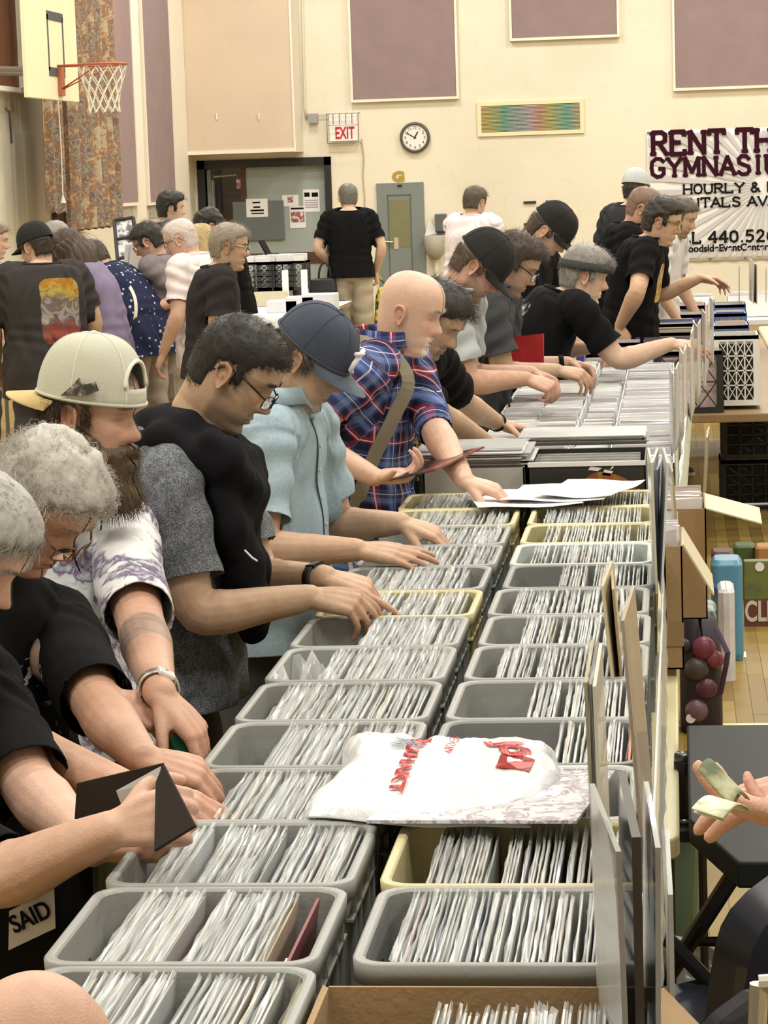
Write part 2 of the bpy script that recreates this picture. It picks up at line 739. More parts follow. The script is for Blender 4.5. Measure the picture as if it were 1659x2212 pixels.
def wob(p, seed, k=3):
	"""cheap smooth noise in -1..1"""
	r = np.random.default_rng(seed)
	o = np.zeros(len(p))
	q = p.copy()
	for i in range(k):
		d = r.normal(size=(3, 3))
		d /= np.linalg.norm(d, axis=1)[:, None]
		ph = r.uniform(0, 6.28, 3)
		t = q @ d.T + ph
		o += np.sin(t[:, 0]+1.7*np.sin(t[:, 1])+1.3*np.sin(t[:, 2]))/(i+1)
		q = q*1.9
	return o/1.6


SKIN = {'fair': (.66, .455, .335), 'pink': (.66, .435, .335), 'tan': (.52, .345, .235), 'olive': (.50, .335, .225), 'warm': (.58, .39, .275), 'red': (.56, .34, .245)}


def skin_mat():
	return mat('skin', rough=.48, attr='Col', noise=.16, nscale=45, bump=.16, bscale=300, spec=.45, sub=.06)


def strands(name, root, nr, dirs, length, npts, rad, m, parent, curl=0.0, droop=0.0, seed=1, cfreq=60.0, taper=.35):
	"""hair as curves. root (n,3), dirs (n,3) unit growth directions, length (n,)"""
	n = len(root)
	rg = np.random.default_rng(seed)
	P = np.zeros((n, npts, 3))
	ph = rg.uniform(0, 6.28, (n, 3))
	p = root.copy()
	d = dirs.copy()
	seg = length/(npts-1)
	for k in range(npts):
		P[:, k] = p
		d = d+np.array([0, 0, -droop])/(npts-1)
		if curl:
			d = d+curl*np.sin(ph+k*1.25+root*cfreq)/(npts-1)*2.2
		d = d/(np.linalg.norm(d, axis=1)[:, None]+1e-9)
		p = p+d*seg[:, None]
	c = bpy.data.hair_curves.new(name)
	c.add_curves([npts]*n)
	c.points.foreach_set('position', P.astype(np.float32).ravel())
	t = np.linspace(1, taper, npts)
	r = (np.ones((n, 1))*rad*t[None, :]).astype(np.float32)
	at = c.attributes.get('radius') or c.attributes.new('radius', 'FLOAT', 'POINT')
	at.data.foreach_set('value', r.ravel())
	o = obj(name, c, m, parent)
	o['kind'] = 'stuff'
	return o


def hair_mask(kind, P):
	""">0 where hair grows on the head grid (metres inside the hairline)"""
	x, y, z = P[..., 0], P[..., 1], P[..., 2]
	ay = np.abs(y)
	if kind == 'recede':
		front = np.where(ay > .03, .098, .082)
		line = np.where(x > .03, .055+.55*(x-.03)+.25*np.clip(.05-ay, -.02, .05), -1)
	elif kind == 'long':
		line = np.where(x > .03, .058+.4*(x-.05), -1)
	else:
		line = np.where(x > .035, .050+.42*(x-.035)-.10*np.clip(ay-.04, 0, .1), -1)
	side = np.where(x > .012, np.where(x < .032, -.012, .034), np.where(x > -.035, .028, -.062))
	side = np.where((x <= .012) & (x > -.035), .030-.9*np.clip(-.012-x, 0, .03), side)
	lim = np.maximum(line, side)
	m = z-lim
	return m


class Person:
	def __init__(s, name, label, head, face=0.0, H=1.75, lean=(6, 10, 22), hp=25, hy=0, hr=0, X=None, Y=None, z=None, skin='warm', build=1.0, belly=0.0,
				 L=None, R=None, shirt=None, sleeve=.72, pants=(.05, .05, .06), shorts=False, hair=None, haircol=(.03, .025, .02), hairlen=.012,
				 beard=None, beardcol=(.1, .07, .05), vox=.0045, lod=0, hk=None, twist=0, collar=False, shoecol=(.05, .05, .05), hem=-.06, neckfwd=.02, neckup=0.0, shdrop=0.0, capped=False, female=False, neckcut=.0):
		s.__dict__.update(locals())
		s.seed = sum(ord(c)*(i+1) for i, c in enumerate(label)) % 9973
		s.root = None
		s.setup()

	# ---- skeleton
	def setup(s):
		k = s.H/1.75
		ph = radians(s.face)
		fw = np.array([cos(ph), sin(ph), 0])
		lf = np.array([-sin(ph), cos(ph), 0])
		up = np.array([0, 0, 1.0])
		a1, a2, a3 = [radians(a) for a in s.lean]
		D = lambda a: up*cos(a)+fw*sin(a)
		hip = np.zeros(3)
		waist = hip+D(a1)*.17*k
		chest = waist+D(a2)*.17*k
		sh = chest+D(a3)*.145*k
		nb = sh+D(a3+.1)*.065*k
		tw = radians(s.twist)
		lf2 = lf*cos(tw)+fw*sin(-tw)
		fw2 = np.cross(lf2, up)
		# head
		hd = rotm(ph+radians(s.hy), radians(s.hp), radians(s.hr))
		hpos = nb+(up*.098+fw*s.neckfwd)*k+fw*sin(a3)*.055*k + hd[:, 0]*.012
		hpos = hpos-up*(.03*sin(a3)-s.neckup)*k
		# place
		if s.X is not None:
			tgt = onX(*s.head, s.X)
		else:
			tgt = onY(*s.head, s.Y)
		off = tgt-hpos
		s.hipz = off[2]
		for n_, v in dict(hip=hip, waist=waist, chest=chest, sh=sh, nb=nb, hpos=hpos).items():
			setattr(s, n_, v+off)
		s.k, s.fw, s.lf, s.up, s.lf2, s.fw2, s.hd = k, fw, lf, up, lf2, fw2, hd
		s.ang = (a1, a2, a3)
		s.D = D
		s.front = lambda a: fw*cos(a)-up*sin(a)
		print('%-28s head %s hipz %.2f (want %.2f)' % (s.label[:28], np.round(s.hpos, 2), s.hipz, .52*s.H))
		# arms
		s.arms = []
		for side, spec in ((1, s.L), (-1, s.R)):
			spec = dict(spec or {})
			S = s.sh+s.lf2*side*.178*k*s.build**.6-s.up*(.012+s.shdrop)+s.fw*spec.get('fwd', .02)+s.up*spec.get('rise', 0)
			if 't' in spec:
				t = spec['t']
				if len(t) == 3 and t[2] < 6 and abs(t[0]) > 6:
					Wp = onZ(t[0], t[1], t[2])
				else:
					Wp = np.array(t, float)
				if 'Yd' in spec:
					Wp = onY(t[0], t[1], spec['Yd'])
				if 'Xd' in spec:
					Wp = onX(t[0], t[1], spec['Xd'])
			else:
				Wp = S+s.lf2*side*.06-s.up*.50*k+s.fw*.10
			pole = np.array(spec.get('pole', s.lf2*side*.45-s.up*1.0-s.fw*.25), float)
			E = two_bone(S, Wp, .295*k, .255*k, pole)
			fd = np.array(spec.get('fd', nrm(Wp-E)), float)
			back = np.array(spec.get('back', s.up*.9+s.lf2*side*.35), float)
			s.arms.append(dict(side=side, S=S, E=E, W=Wp, fd=fd, back=back, pose=spec.get('pose', 'relaxed'), hs=spec.get('hs', 1.0), show=spec.get('show', True)))

	# ---- cross sections of the trunk: (centre, left, front, half width, front depth, back depth)
	def trunk(s, grow=0.0, hem=None, loose=0.0):
		k, b = s.k, s.build
		a1, a2, a3 = s.ang
		fem = .93 if s.female else 1
		be = s.belly
		rows = []
		def row(c, a, w, fd, bd, l=None):
			rows.append((c, s.lf if l is None else l, s.front(a), w+grow, fd+grow, bd+grow))
		dn = -s.D(a1*.5)
		if hem is not None:
			row(s.hip+dn*(-hem)*k, a1*.3, .182*k*b+loose, (.120+be*.75)*k*b+loose, .125*k*b+loose)
		row(s.hip+dn*.0, a1*.6, .178*k*b+loose*.8, (.118+be*.9)*k*b+loose*.8, .122*k*b+loose*.7)
		row(s.waist*.6+s.hip*.4, a1, .168*k*b+loose*.7, (.118+be)*k*b+loose*.6, .108*k*b+loose*.6)
		row(s.waist, (a1+a2)/2, .165*k*b+loose*.6, (.118+be*.85)*k*b+loose*.4, .105*k*b+loose*.5)
		row(s.chest*.5+s.waist*.5, a2, .170*k*b*fem+loose*.5, (.120+be*.5)*k*b+loose*.3, .108*k*b+loose*.35)
		row(s.chest, (a2+a3)/2, .176*k*b*fem+loose*.3, (.125+be*.15)*k*b, .112*k*b+loose*.2, s.lf2)
		row(s.sh*.55+s.chest*.45, a3, .178*k*b*fem+loose*.2, .112*k*b, .108*k*b, s.lf2)
		row(s.sh, a3, .168*k*b*fem, .085*k*b, .098*k*b, s.lf2)
		row(s.sh+s.D(a3)*.030*k, a3, .130*k, .066*k, .080*k, s.lf2)
		row(s.nb+s.D(a3)*.004*k, a3, .060*k, .044*k, .056*k, s.lf2)
		row(s.nb+s.D(a3)*.030*k, a3, .052*k, .036*k, .052*k, s.lf2)
		return rows

	def trunk_mesh(s, mb, n=36, **kw):
		t = np.arange(n)*2*pi/n
		R_ = []
		for c, l, f, w, fd, bd in s.trunk(**kw):
			cs, sn = np.cos(t), np.sin(t)
			e = 2.5
			r = 1/((np.abs(cs)**e+np.abs(sn)**e)**(1/e))
			x = np.where(cs > 0, fd, bd)*cs*r
			y = w*sn*r
			R_.append(c+x[:, None]*f+y[:, None]*l)
		# interpolate rows smoothly
		R_ = np.array(R_)
		out = []
		A = np.concatenate([[2*R_[0]-R_[1]], R_, [2*R_[-1]-R_[-2]]])
		for i in range(len(R_)-1):
			p0, p1, p2, p3 = A[i:i+4]
			for q in (0, .33, .66):
				out.append(.5*((2*p1)+(p2-p0)*q+(2*p0-5*p1+4*p2-p3)*q*q+(3*p1-p0-3*p2+p3)*q**3))
		out.append(R_[-1])
		V, F = loft(out)
		mb.add(V, F)

	def begin(s):
		k, b = s.k, s.build
		s.jobs = {}
		# arms with hands
		for i, A in enumerate(s.arms):
			if not A['show']:
				continue
			mb = MB()
			S, E, Wp = A['S'], A['E'], A['W']
			ab = b**.5*(.92 if s.female else 1)
			pts = [S, S*.6+E*.4, E*.92+S*.08, E*.78+Wp*.22, E*.45+Wp*.55, Wp*.93+E*.07, Wp]
			rr = np.array([.060, .055, .044, .0475, .0385, .0290, .0265])*k*ab
			P, Rr = smooth_path(pts, rr, 4)
			limb(mb, P, Rr, 16)
			hand_mesh(mb, Wp+nrm(A['fd'])*.004, A['fd'], A['back'], right=(A['side'] < 0), pose=A['pose'], s=k*A['hs']*(.9 if s.female else 1.02))
			s.jobs['arm%d' % i] = Job(mb, s.vox, 2)
		# shirt
		mb = MB()
		loose = .022 if s.lod < 3 else .02
		s.trunk_mesh(mb, grow=.012, hem=s.hem-.03, loose=loose)
		for A in s.arms:
			S, E, Wp = A['S'], A['E'], A['W']
			q = s.sleeve+.10
			u = nrm(E-S)
			LA = np.linalg.norm(E-S)
			tp = s.nb-u*0
			r0 = .072*k*b**.5
			inn = s.sh*.55+S*.45
			if q <= 1.05:
				pts = [inn-s.up*.02, S, S+u*LA*q*.5, S+u*LA*q]
				rr = np.array([.085, .074, .068, .069])*k*b**.5
			else:
				fr = q-1.0
				v = nrm(Wp-E)
				LB = np.linalg.norm(Wp-E)
				pts = [inn-s.up*.02, S, S*.5+E*.5, E, E+v*LB*fr]
				rr = np.array([.085, .073, .063, .056, .050])*k*b**.5
			P, Rr = smooth_path(pts, rr, 4)
			limb(mb, P, Rr, 18)
			# trapezius
			limb(mb, [s.nb-s.D(s.ang[2])*.030*k, S*.8+s.nb*.2+s.up*.008], np.array([.052, .060])*k, 12)
		s.jobs['shirt'] = Job(mb, max(.0062, s.vox*1.25), 3)
		# trousers
		mb = MB()
		s.feet = []
		for side in (1, -1):
			hj = s.hip+s.lf*side*.088*k*b
			ft = np.array([hj[0], hj[1], 0])-s.fw*.03+s.lf*side*.035+s.fw*(.05 if side > 0 else -.04)
			kn = hj*.5+np.array([ft[0], ft[1], .085])*.5+s.fw*.035
			kn[2] = hj[2]*.53
			an = np.array([ft[0], ft[1], .09])
			s.feet.append((an, hj, kn))
			if s.shorts:
				P, Rr = smooth_path([hj+s.up*.03, hj*.5+kn*.5, kn-s.up*.05], np.array([.108*b, .098, .094])*k, 4)
			else:
				P, Rr = smooth_path([hj+s.up*.03, hj*.5+kn*.5, kn, kn*.5+an*.5, an-s.up*.03], np.array([.105*b, .088, .074, .066, .062])*k, 4)
			limb(mb, P, Rr, 16)
		t = s.hip
		R_ = []
		for dz, w, fd, bd in ((-.10, .10, .09, .10), (-.05, .165*b, .112, .125), (.02, .172*b, .118, .122), (.09, .165*b, .115, .11)):
			a = np.arange(24)*2*pi/24
			R_.append(t+s.up*dz*k+np.where(np.cos(a) > 0, fd*b, bd*b)[:, None]*np.cos(a)[:, None]*k*s.fw+w*k*np.sin(a)[:, None]*s.lf)
		mb.add(*loft(R_))
		s.jobs['pants'] = Job(mb, .011, 3)

	# ---- head
	def head_verts(s):
		P = head_grid('woman' if s.female else 'man', **(s.hk or {}))*s.k
		s.Hloc = P
		z = ZR*s.k
		zc = -.120*s.k
		out = P @ s.hd.T+s.hpos
		# neck rows follow a curve into the trunk
		rows = np.where(z < zc)[0]
		c0 = s.hpos+s.hd @ np.array([-.022*s.k, 0, zc])
		d0 = -s.hd[:, 2]
		tr = np.stack([s.front(s.ang[2]*.8), s.lf2, s.D(s.ang[2]*.8)], 1)
		B = s.nb-s.D(s.ang[2])*.05*s.k+s.fw*.004
		d1 = -s.D(s.ang[2])
		Ld = np.linalg.norm(B-c0)
		for r in rows:
			t = (zc-z[r])/(zc-z[-1])
			p1, p2 = c0+d0*Ld*.35, B-d1*Ld*.35
			c = c0*(1-t)**3+3*p1*t*(1-t)**2+3*p2*t*t*(1-t)+B*t**3
			Rm = s.hd*(1-t)+tr*t
			q, _ = np.linalg.qr(Rm)
			q = q*np.sign(np.sum(q*Rm, axis=0))
			off = P[r]-np.array([-.022*s.k, 0, z[r]])
			out[r] = c+off @ q.T
		return out

	def to_head(s, p):
		return s.hpos+np.asarray(p) @ s.hd.T*s.k

	def finish(s):
		k = s.k
		ft = (s.feet[0][0]+s.feet[1][0])/2
		s.root = thing(s.name, s.label, 'person', (ft[0], ft[1], 0))
		base = np.array(SKIN[s.skin])
		V, F, C = [], [], []
		n = 0
		G = s.head_verts()
		s.G = G
		nz, nt = G.shape[:2]
		L = s.Hloc/k
		# face colours
		x, y, z = L[..., 0], L[..., 1], L[..., 2]
		ay = np.abs(y)
		col = np.ones((nz, nt, 3))*base
		fr = sm(x, .02, .07)
		red = (.55*gs(z, -.024, .014)*gs(ay, 0, .022)+.35*gs(z, -.022, .018)*gs(ay, .042, .02)+.15*gs(z, -.1, .02)*gs(ay, 0, .03))*fr
		col = col*(1-red[..., None]*np.array([.02, .30, .34]))
		lips = sm(gs(z, -.0645, .0085)*gs(ay, 0, .022), .35, .75)*fr*(x > .085)
		col = col*(1-lips[..., None]*np.array([.25, .48, .45]))
		slit = gs(z, -.0645, .0014)*(ay < .024)*fr*(x > .08)
		col = col*(1-.65*slit[..., None])
		lash = gs(z, .0065, .0017)*gs(ay, .032, .012)*fr
		lash = np.maximum(lash, .5*gs(z, .0185, .0016)*gs(ay, .032, .013)*fr)
		col = col*(1-.75*np.clip(lash, 0, 1)[..., None])
		sock = gs(z, .010, .014)*gs(ay, .030, .018)*fr
		col = col*(1-.20*sock[..., None]*np.array([.7, 1, 1]))
		nos = gs(z, -.0405, .003)*gs(ay, .0085, .004)*fr*(x > .085)
		col = col*(1-.7*nos[..., None])
		hc = np.array(s.haircol)
		bc = np.array(s.beardcol)
		brow = sm(gs(z-.06*np.clip(.05-ay, 0, .03), .0315, .0052)*gs(ay, .030, .017), .22, .6)*fr
		bcol = hc if s.hair else np.array(bc if s.beard else (.35, .30, .26))
		col = col*(1-.72*brow[..., None])+.72*brow[..., None]*bcol
		# stubble / beard on the skin
		lineb = -.012-.55*np.clip(x-.012, 0, .1)
		area = sm(lineb-z, -.004, .012)*sm(x, -.005, .012)*(1-lips)*sm(z, -.150, -.120)
		area *= 1-sm(gs(z, -.074, .02)*gs(ay, .0, .0), 0, 1)
		must = sm(gs(z, -.0505, .0065)*sm(.036-ay, 0, .012), .3, .7)*fr*(1-lips)
		area = np.clip(np.maximum(area*(1-.85*gs(z, -.045, .018)*gs(ay, .052, .016)), must), 0, 1)
		s.beard_area = area
		if s.beard == 'goatee':
			area = np.maximum(must, area*sm(.034-ay, 0, .012))
			s.beard_area = area
		amt = {None: .10 if not s.female else 0, 'stubble': .60, 'goatee': .75, 'short': .72, 'full': .9, 'mustache': .0}[s.beard]
		if s.beard == 'mustache':
			area, amt = must, .75
			s.beard_area = must
		col = col*(1-amt*area[..., None])+amt*area[..., None]*bc*1.2
		# hair colour on the scalp
		if s.hair and s.hair != 'bald':
			hm = hair_mask(s.hair, L)
			hm = hm+.006*wob(L.reshape(-1, 3)*160, s.seed).reshape(hm.shape)
			h = sm(hm, -.006, .012)
			col = col*(1-h[..., None]*.9)+h[..., None]*.9*hc*1.1
			if s.capped:
				hm = np.minimum(hm, .030-z)
			s.hm = hm
		elif s.hair == 'bald':
			s.hm = None
		V.append(G.reshape(-1, 3))
		C.append(col.reshape(-1, 3))
		I = np.arange(nz*nt).reshape(nz, nt)
		q = np.stack([I[:-1, :], np.roll(I, -1, 1)[:-1, :], np.roll(I, -1, 1)[1:, :], I[1:, :]], -1).reshape(-1, 4)
		F.append(q[:, ::-1])
		n += nz*nt
		# ears
		for side in (1, -1):
			e = EAR_V.copy()
			a = radians(-12)
			ex = e[:, 0]*cos(a)-e[:, 2]*sin(a)
			ez = e[:, 0]*sin(a)+e[:, 2]*cos(a)
			ev = np.stack([-ex-.006, e[:, 1]+.0695, ez-.004], 1)
			if side < 0:
				ev[:, 1] *= -1
			V.append(s.to_head(ev))
			C.append(np.ones((len(ev), 3))*base*np.array([.98, .84, .80])*(1-.35*gs(np.hypot(e[:, 0]/.0185, e[:, 2]/.032), .28, .22)[:, None]))
			F.append((EAR_F if side < 0 else EAR_F[:, ::-1])+n)
			n += len(ev)
		# arms
		for i, A in enumerate(s.arms):
			if 'arm%d' % i not in s.jobs:
				continue
			j = s.jobs['arm%d' % i]
			co, f = j.co, j.f
			u = nrm(A['fd'])
			d = (co-A['W']) @ u
			c = np.ones((len(co), 3))*base*np.array([.97, .93, .90])
			kn = sm(d, .06, .10)
			c = c*(1-.10*kn[:, None]*np.array([.2, 1, 1]))
			mott = wob(co*55, s.seed+i)
			c = c*(1+.05*mott[:, None]*np.array([.5, 1, 1]))
			if s.__dict__.get('tattoo'):
				fa = nrm(A['W']-A['E'])
				td = (co-A['E']) @ fa
				m = sm(td, .03, .06)*sm(.215-td, 0, .03)*(.55+.45*np.clip(wob(co*90, 5)+.2, 0, 1))
				c = c*(1-.72*m[:, None])+.72*m[:, None]*np.array([.10, .105, .09])
			V.append(co)
			C.append(c)
			F.append(f+n)
			n += len(co)
		# inner trunk
		mb = MB()
		s.trunk_mesh(mb, n=20, grow=-.004)
		tv = np.concatenate(mb.v)
		tf = [q for q in mb.f if len(q) == 4]
		V.append(tv)
		C.append(np.ones((len(tv), 3))*base)
		F.append(np.array(tf)+n)
		n += len(tv)
		if s.shorts:
			mb = MB()
			for an, hj, kn in s.feet:
				P, Rr = smooth_path([kn+s.up*.06, kn, kn*.62+an*.38-s.fw*.015, an], np.array([.066, .058, .056, .038])*k, 4)
				limb(mb, P, Rr, 14)
			vv = np.concatenate(mb.v)
			ff = [q for q in mb.f if len(q) == 4]
			V.append(vv)
			C.append(np.ones((len(vv), 3))*base)
			F.append(np.array(ff)+n)
			n += len(vv)
		me = mesh_from('body', np.concatenate(V), np.concatenate(F), True)
		set_attr(me, 'Col', np.concatenate(C))
		s.body = obj('body', me, skin_mat(), s.root)
		s.make_shirt()
		s.make_pants()
		if s.hair and s.hair != 'bald':
			s.make_hair()
		s.make_eyes()

	def make_eyes(s):
		if s.lod >= 2:
			return
		mb = MB()
		# brows as small raised tufts
		if s.lod == 0:
			rg = np.random.default_rng(s.seed)
			n = 260
			sd = rg.choice([-1, 1], n)
			u = rg.uniform(0, 1, n)
			yy = (.012+.034*u)
			zz = .0325+.005*np.sin(u*2.6)+rg.normal(0, .0022, n)
			xx = np.interp(yy, [.0, .02, .035, .05, .06], [.0985, .0965, .0915, .078, .066])
			r = s.to_head(np.stack([xx-.002, yy*sd, zz], 1))
			d = np.stack([.5+0*u, sd*(.7+.3*u), .35-.5*u], 1)
			d = d/np.linalg.norm(d, axis=1)[:, None] @ s.hd.T
			hc = s.haircol if s.hair and s.hair != 'bald' else (.35, .31, .27)
			strands('eyebrow', r, None, d, np.full(n, .009), 4, .00032, hair_material(hc), s.root, seed=s.seed)

	def make_shirt(s):
		spec = s.shirt
		j = s.jobs['shirt']
		co, f = j.co, j.f
		k = s.k
		for A in s.arms:
			S, E, Wp = A['S'], A['E'], A['W']
			if s.sleeve <= 1.0:
				u = nrm(E-S)
				c = S+(E-S)*s.sleeve
			else:
				u = nrm(Wp-E)
				c = E+(Wp-E)*(s.sleeve-1)
			co, f = clip_cuff(co, f, c, u, .11*k*s.build**.5, s.trunk(grow=.012, hem=s.hem-.03, loose=.022))
		a1, a3 = s.ang[0], s.ang[2]
		# neck opening: tilted plane, lower in front
		nn = s.D(a3-.35)
		co, f = clip(co, f, s.nb+s.D(a3)*(.002-s.neckcut)*k, nn, .108*k)
		dn = -s.D(a1*.5)
		co, f = clip(co, f, s.hip+dn*(-s.hem)*k, dn, .6)
		co, f = compact(co, f)
		# local cloth coordinates: trunk (x across, y depth, z along) or sleeve
		axis = s.nb-s.hip
		la = np.linalg.norm(axis)
		ax = axis/la
		fr = nrm(s.fw2-ax*(s.fw2 @ ax))
		lf = np.cross(ax, fr)
		p = co-s.hip
		uv = np.stack([p @ lf, p @ fr, p @ ax], 1)
		region = np.zeros(len(co))
		for i, A in enumerate(s.arms):
			u = nrm(A['E']-A['S'])
			q = co-A['S']
			t = q @ u
			rad = np.linalg.norm(q-t[:, None]*u, axis=1)
			lat = (co-s.sh) @ s.lf2*A['side']
			m = (t > -.01) & (rad < .13*k) & (lat > .15*k*s.build**.6)
			if s.sleeve > 1:
				v = nrm(A['W']-A['E'])
				q2 = co-A['E']
				t2 = q2 @ v
				r2 = np.linalg.norm(q2-t2[:, None]*v, axis=1)
				m |= (t2 > -.04) & (r2 < .10)
			b1 = nrm(np.cross(u, s.fw))
			b2 = np.cross(u, b1)
			uv[m] = np.stack([q[m] @ b1+.5+i, q[m] @ b2, -t[m]+la*.8], 1)
			region[m] = 1+i
		N = normals(co, f)
		# folds
		d = np.zeros(len(co))
		amp = spec.get('fold', .0045)
		zz = uv[:, 2]/la
		trunk = region == 0
		ang = np.arctan2(uv[:, 0], uv[:, 1])
		lowf = sm(1-zz, .25, 1.05)
		warp = wob(co*7, s.seed, 2)
		d += np.where(trunk, amp*lowf*(np.sin(ang*7+2.2*warp+3*zz)+.6*np.sin(ang*13+3*warp+s.seed)), 0)
		d += np.where(trunk, amp*.8*gs(zz, .22, .16)*np.sin(zz*42+ang*2.2+2*warp), 0)
		d += np.where(trunk, amp*1.1*gs(np.abs(uv[:, 0]), .15, .05)*gs(zz, .8, .2)*np.sin((zz*.8+np.abs(uv[:, 0])*3)*38+warp*2), 0)
		d += np.where(~trunk, amp*1.0*np.sin(uv[:, 2]*70+3*uv[:, 1]*10+2.0*warp), 0)
		d += amp*.6*wob(co*20, s.seed+3, 2)
		co = co+N*d[:, None]
		me = mesh_from('shirt', co, f, True)
		set_attr(me, 'Cloth', uv)
		s.shirt_uv = uv
		s.shirt_ob = obj('shirt', me, spec['mat'], s.root)
		if s.lod < 2:
			md = s.shirt_ob.modifiers.new('thickness', 'SOLIDIFY')
			md.thickness = .0025
			md.offset = -1
		# neck rib
		if spec.get('rib', True) and s.lod < 3:
			P = s.ring_points(.004)
			mb = MB()
			mb.tube(P, .0075 if s.lod < 2 else .006, 6, closed=True)
			me = mb.mesh('neckband', True)
			set_attr(me, 'Cloth', np.full((len(me.vertices), 3), .02))
			obj('neckband', me, spec.get('ribmat', spec['mat']), s.root)

	def ring_points(s, g=0.0, n=40, rise=0.0):
		"""loop around the neck where the shirt opening sits, found on the shirt's cut edge"""
		a3 = s.ang[2]
		nn = s.D(a3-.35)
		c = s.nb+s.D(a3)*(.002-s.neckcut)*s.k
		co = np.array([v.co[:] for v in s.shirt_ob.data.vertices]) if len(s.shirt_ob.data.vertices) < 4 else None
		m = len(s.shirt_ob.data.vertices)
		a = np.empty(m*3, np.float32)
		s.shirt_ob.data.vertices.foreach_get('co', a)
		a = a.reshape(-1, 3)
		d = (a-c) @ nn
		sel = a[(np.abs(d) < .008) & (np.linalg.norm(a-c, axis=1) < .15*s.k)]
		fr = nrm(s.fw2-nn*(s.fw2 @ nn))
		lf = np.cross(nn, fr)
		q = sel-c
		th = np.arctan2(q @ lf, q @ fr)
		r = np.hypot(q @ lf, q @ fr)
		T = np.linspace(-pi, pi, n, endpoint=False)
		R_ = np.array([r[np.abs((th-t+pi) % (2*pi)-pi) < .25].mean() if np.any(np.abs((th-t+pi) % (2*pi)-pi) < .25) else .075*s.k for t in T])
		R_ = (R_+np.roll(R_, 1)+np.roll(R_, -1))/3+g*0
		return c+nn*rise+(R_*np.cos(T))[:, None]*fr+(R_*np.sin(T))[:, None]*lf

	def make_pants(s):
		j = s.jobs['pants']
		co, f = j.co, j.f
		for an, hj, kn in s.feet:
			c = kn-s.up*.02 if s.shorts else an-s.up*.02
			co, f = clip(co, f, c, -s.up, .16)
		co, f = compact(co, f)
		N = normals(co, f)
		co = co+N*(.004*np.sin(co[:, 2]*45+2*wob(co*8, s.seed, 2)))[:, None]
		me = mesh_from('shorts' if s.shorts else 'trousers', co, f, True)
		c = s.pants
		m = mat('trousers_%s' % '_'.join('%.2f' % q for q in c), c, .85, noise=.12, nscale=14, bump=.15, bscale=220) if not isinstance(c, bpy.types.Material) else c
		obj('shorts' if s.shorts else 'trousers', me, m, s.root)
		sm_ = mat('shoe_%.2f_%.2f' % s.shoecol[:2], s.shoecol, .6, noise=.1)
		so = mat('shoe_sole', (.6, .58, .54), .7)
		for an, hj, kn in s.feet:
			mb, ms = MB(), MB()
			o = np.array([an[0], an[1], 0])
			M = frame_matrix(o, s.fw, s.lf)
			M = np.array(M)
			rows, rs = [], []
			for z, a, w, xo in ((.018, .135, .047, .055), (.045, .13, .047, .05), (.07, .095, .042, .025), (.10, .052, .042, -.012)):
				t = np.arange(16)*2*pi/16
				rows.append(np.stack([a*np.cos(t)+xo, w*np.sin(t)*(1-.18*np.cos(t)), np.full(16, z)], 1) @ M[:3, :3].T+M[:3, 3])
			for z in (0.0, .02):
				t = np.arange(16)*2*pi/16
				rs.append(np.stack([.139*np.cos(t)+.055, .05*np.sin(t)*(1-.18*np.cos(t)), np.full(16, z)], 1) @ M[:3, :3].T+M[:3, 3])
			mb.add(*loft(rows))
			sh = mb.build('shoe', sm_, s.root, smooth=True)
			ms.add(*loft(rs))
			ms.build('sole', so, sh)

	def make_hair(s):
		L = s.Hloc
		k = s.k
		m = sm(s.hm, -.004, .018)
		t = s.hairlen
		P = L.copy()
		c = np.array([-.005, 0, .02])*k
		d = P-c
		d = d/(np.linalg.norm(d, axis=-1)[..., None]+1e-9)
		th = -.003+m*(t*.75+.003)
		th = th*(1+.22*wob(P.reshape(-1, 3)*70, s.seed+1).reshape(m.shape)*m)
		if s.hairlen > .02:
			th = th*(1+.35*sm(P[..., 2], .05, .11))
		sel = ZR > -.09
		P = P+d*th[..., None]
		W_ = s.to_head(P/k)[sel]
		nz, nt = W_.shape[:2]
		I = np.arange(nz*nt).reshape(nz, nt)
		q = np.stack([I[1:, :], np.roll(I, -1, 1)[1:, :], np.roll(I, -1, 1)[:-1, :], I[:-1, :]], -1).reshape(-1, 4)
		keep = (m[sel].reshape(-1)[q].max(1) > .02)
		q = q[keep]
		v, q = compact(W_.reshape(-1, 3), q)
		# crown cap
		hmat = hair_material(s.haircol)
		ho = obj('hair', mesh_from('hair', v, q, True), hmat, s.root)
		s.hair_ob = ho
		n = {0: 5200, 1: 2200, 2: 700, 3: 0}[s.lod]
		if not n:
			return
		rg = np.random.default_rng(s.seed)
		idx = np.argwhere((s.hm > .0) & (ZR[:, None] > -.085))
		# weight by area: crown rows are tiny
		wgt = np.sqrt(np.clip(1-np.clip((L[idx[:, 0], idx[:, 1], 2]/k-.03)/.095, 0, 1)**2, .02, 1))
		pick = idx[rg.choice(len(idx), n, p=wgt/wgt.sum())]
		B = L[pick[:, 0], pick[:, 1]]/k+rg.normal(0, .0025, (n, 3))
		dd = B-c/k
		dd /= np.linalg.norm(dd, axis=1)[:, None]
		comb = s.__dict__.get('comb', (.5, 0, -.1))
		fx = np.clip(B[:, 0]/.1, -1, 1)
		g = dd*s.__dict__.get('lift', .55)+np.array(comb)[None, :]*np.stack([np.ones(n), np.ones(n), np.ones(n)], 1)
		g[:, 2] -= s.__dict__.get('fall', .5)*(1-np.clip((B[:, 2]-.02)/.09, 0, 1))
		g += rg.normal(0, s.__dict__.get('mess', .22), (n, 3))
		g /= np.linalg.norm(g, axis=1)[:, None]
		ln = t*s.__dict__.get('strand', 1.0)*rg.uniform(.8, 1.5, n)+.004
		if s.hair != 'long':
			ln *= .45+.55*sm(B[:, 2], -.04, .05)
		root = s.to_head(B+dd*(t*.68))
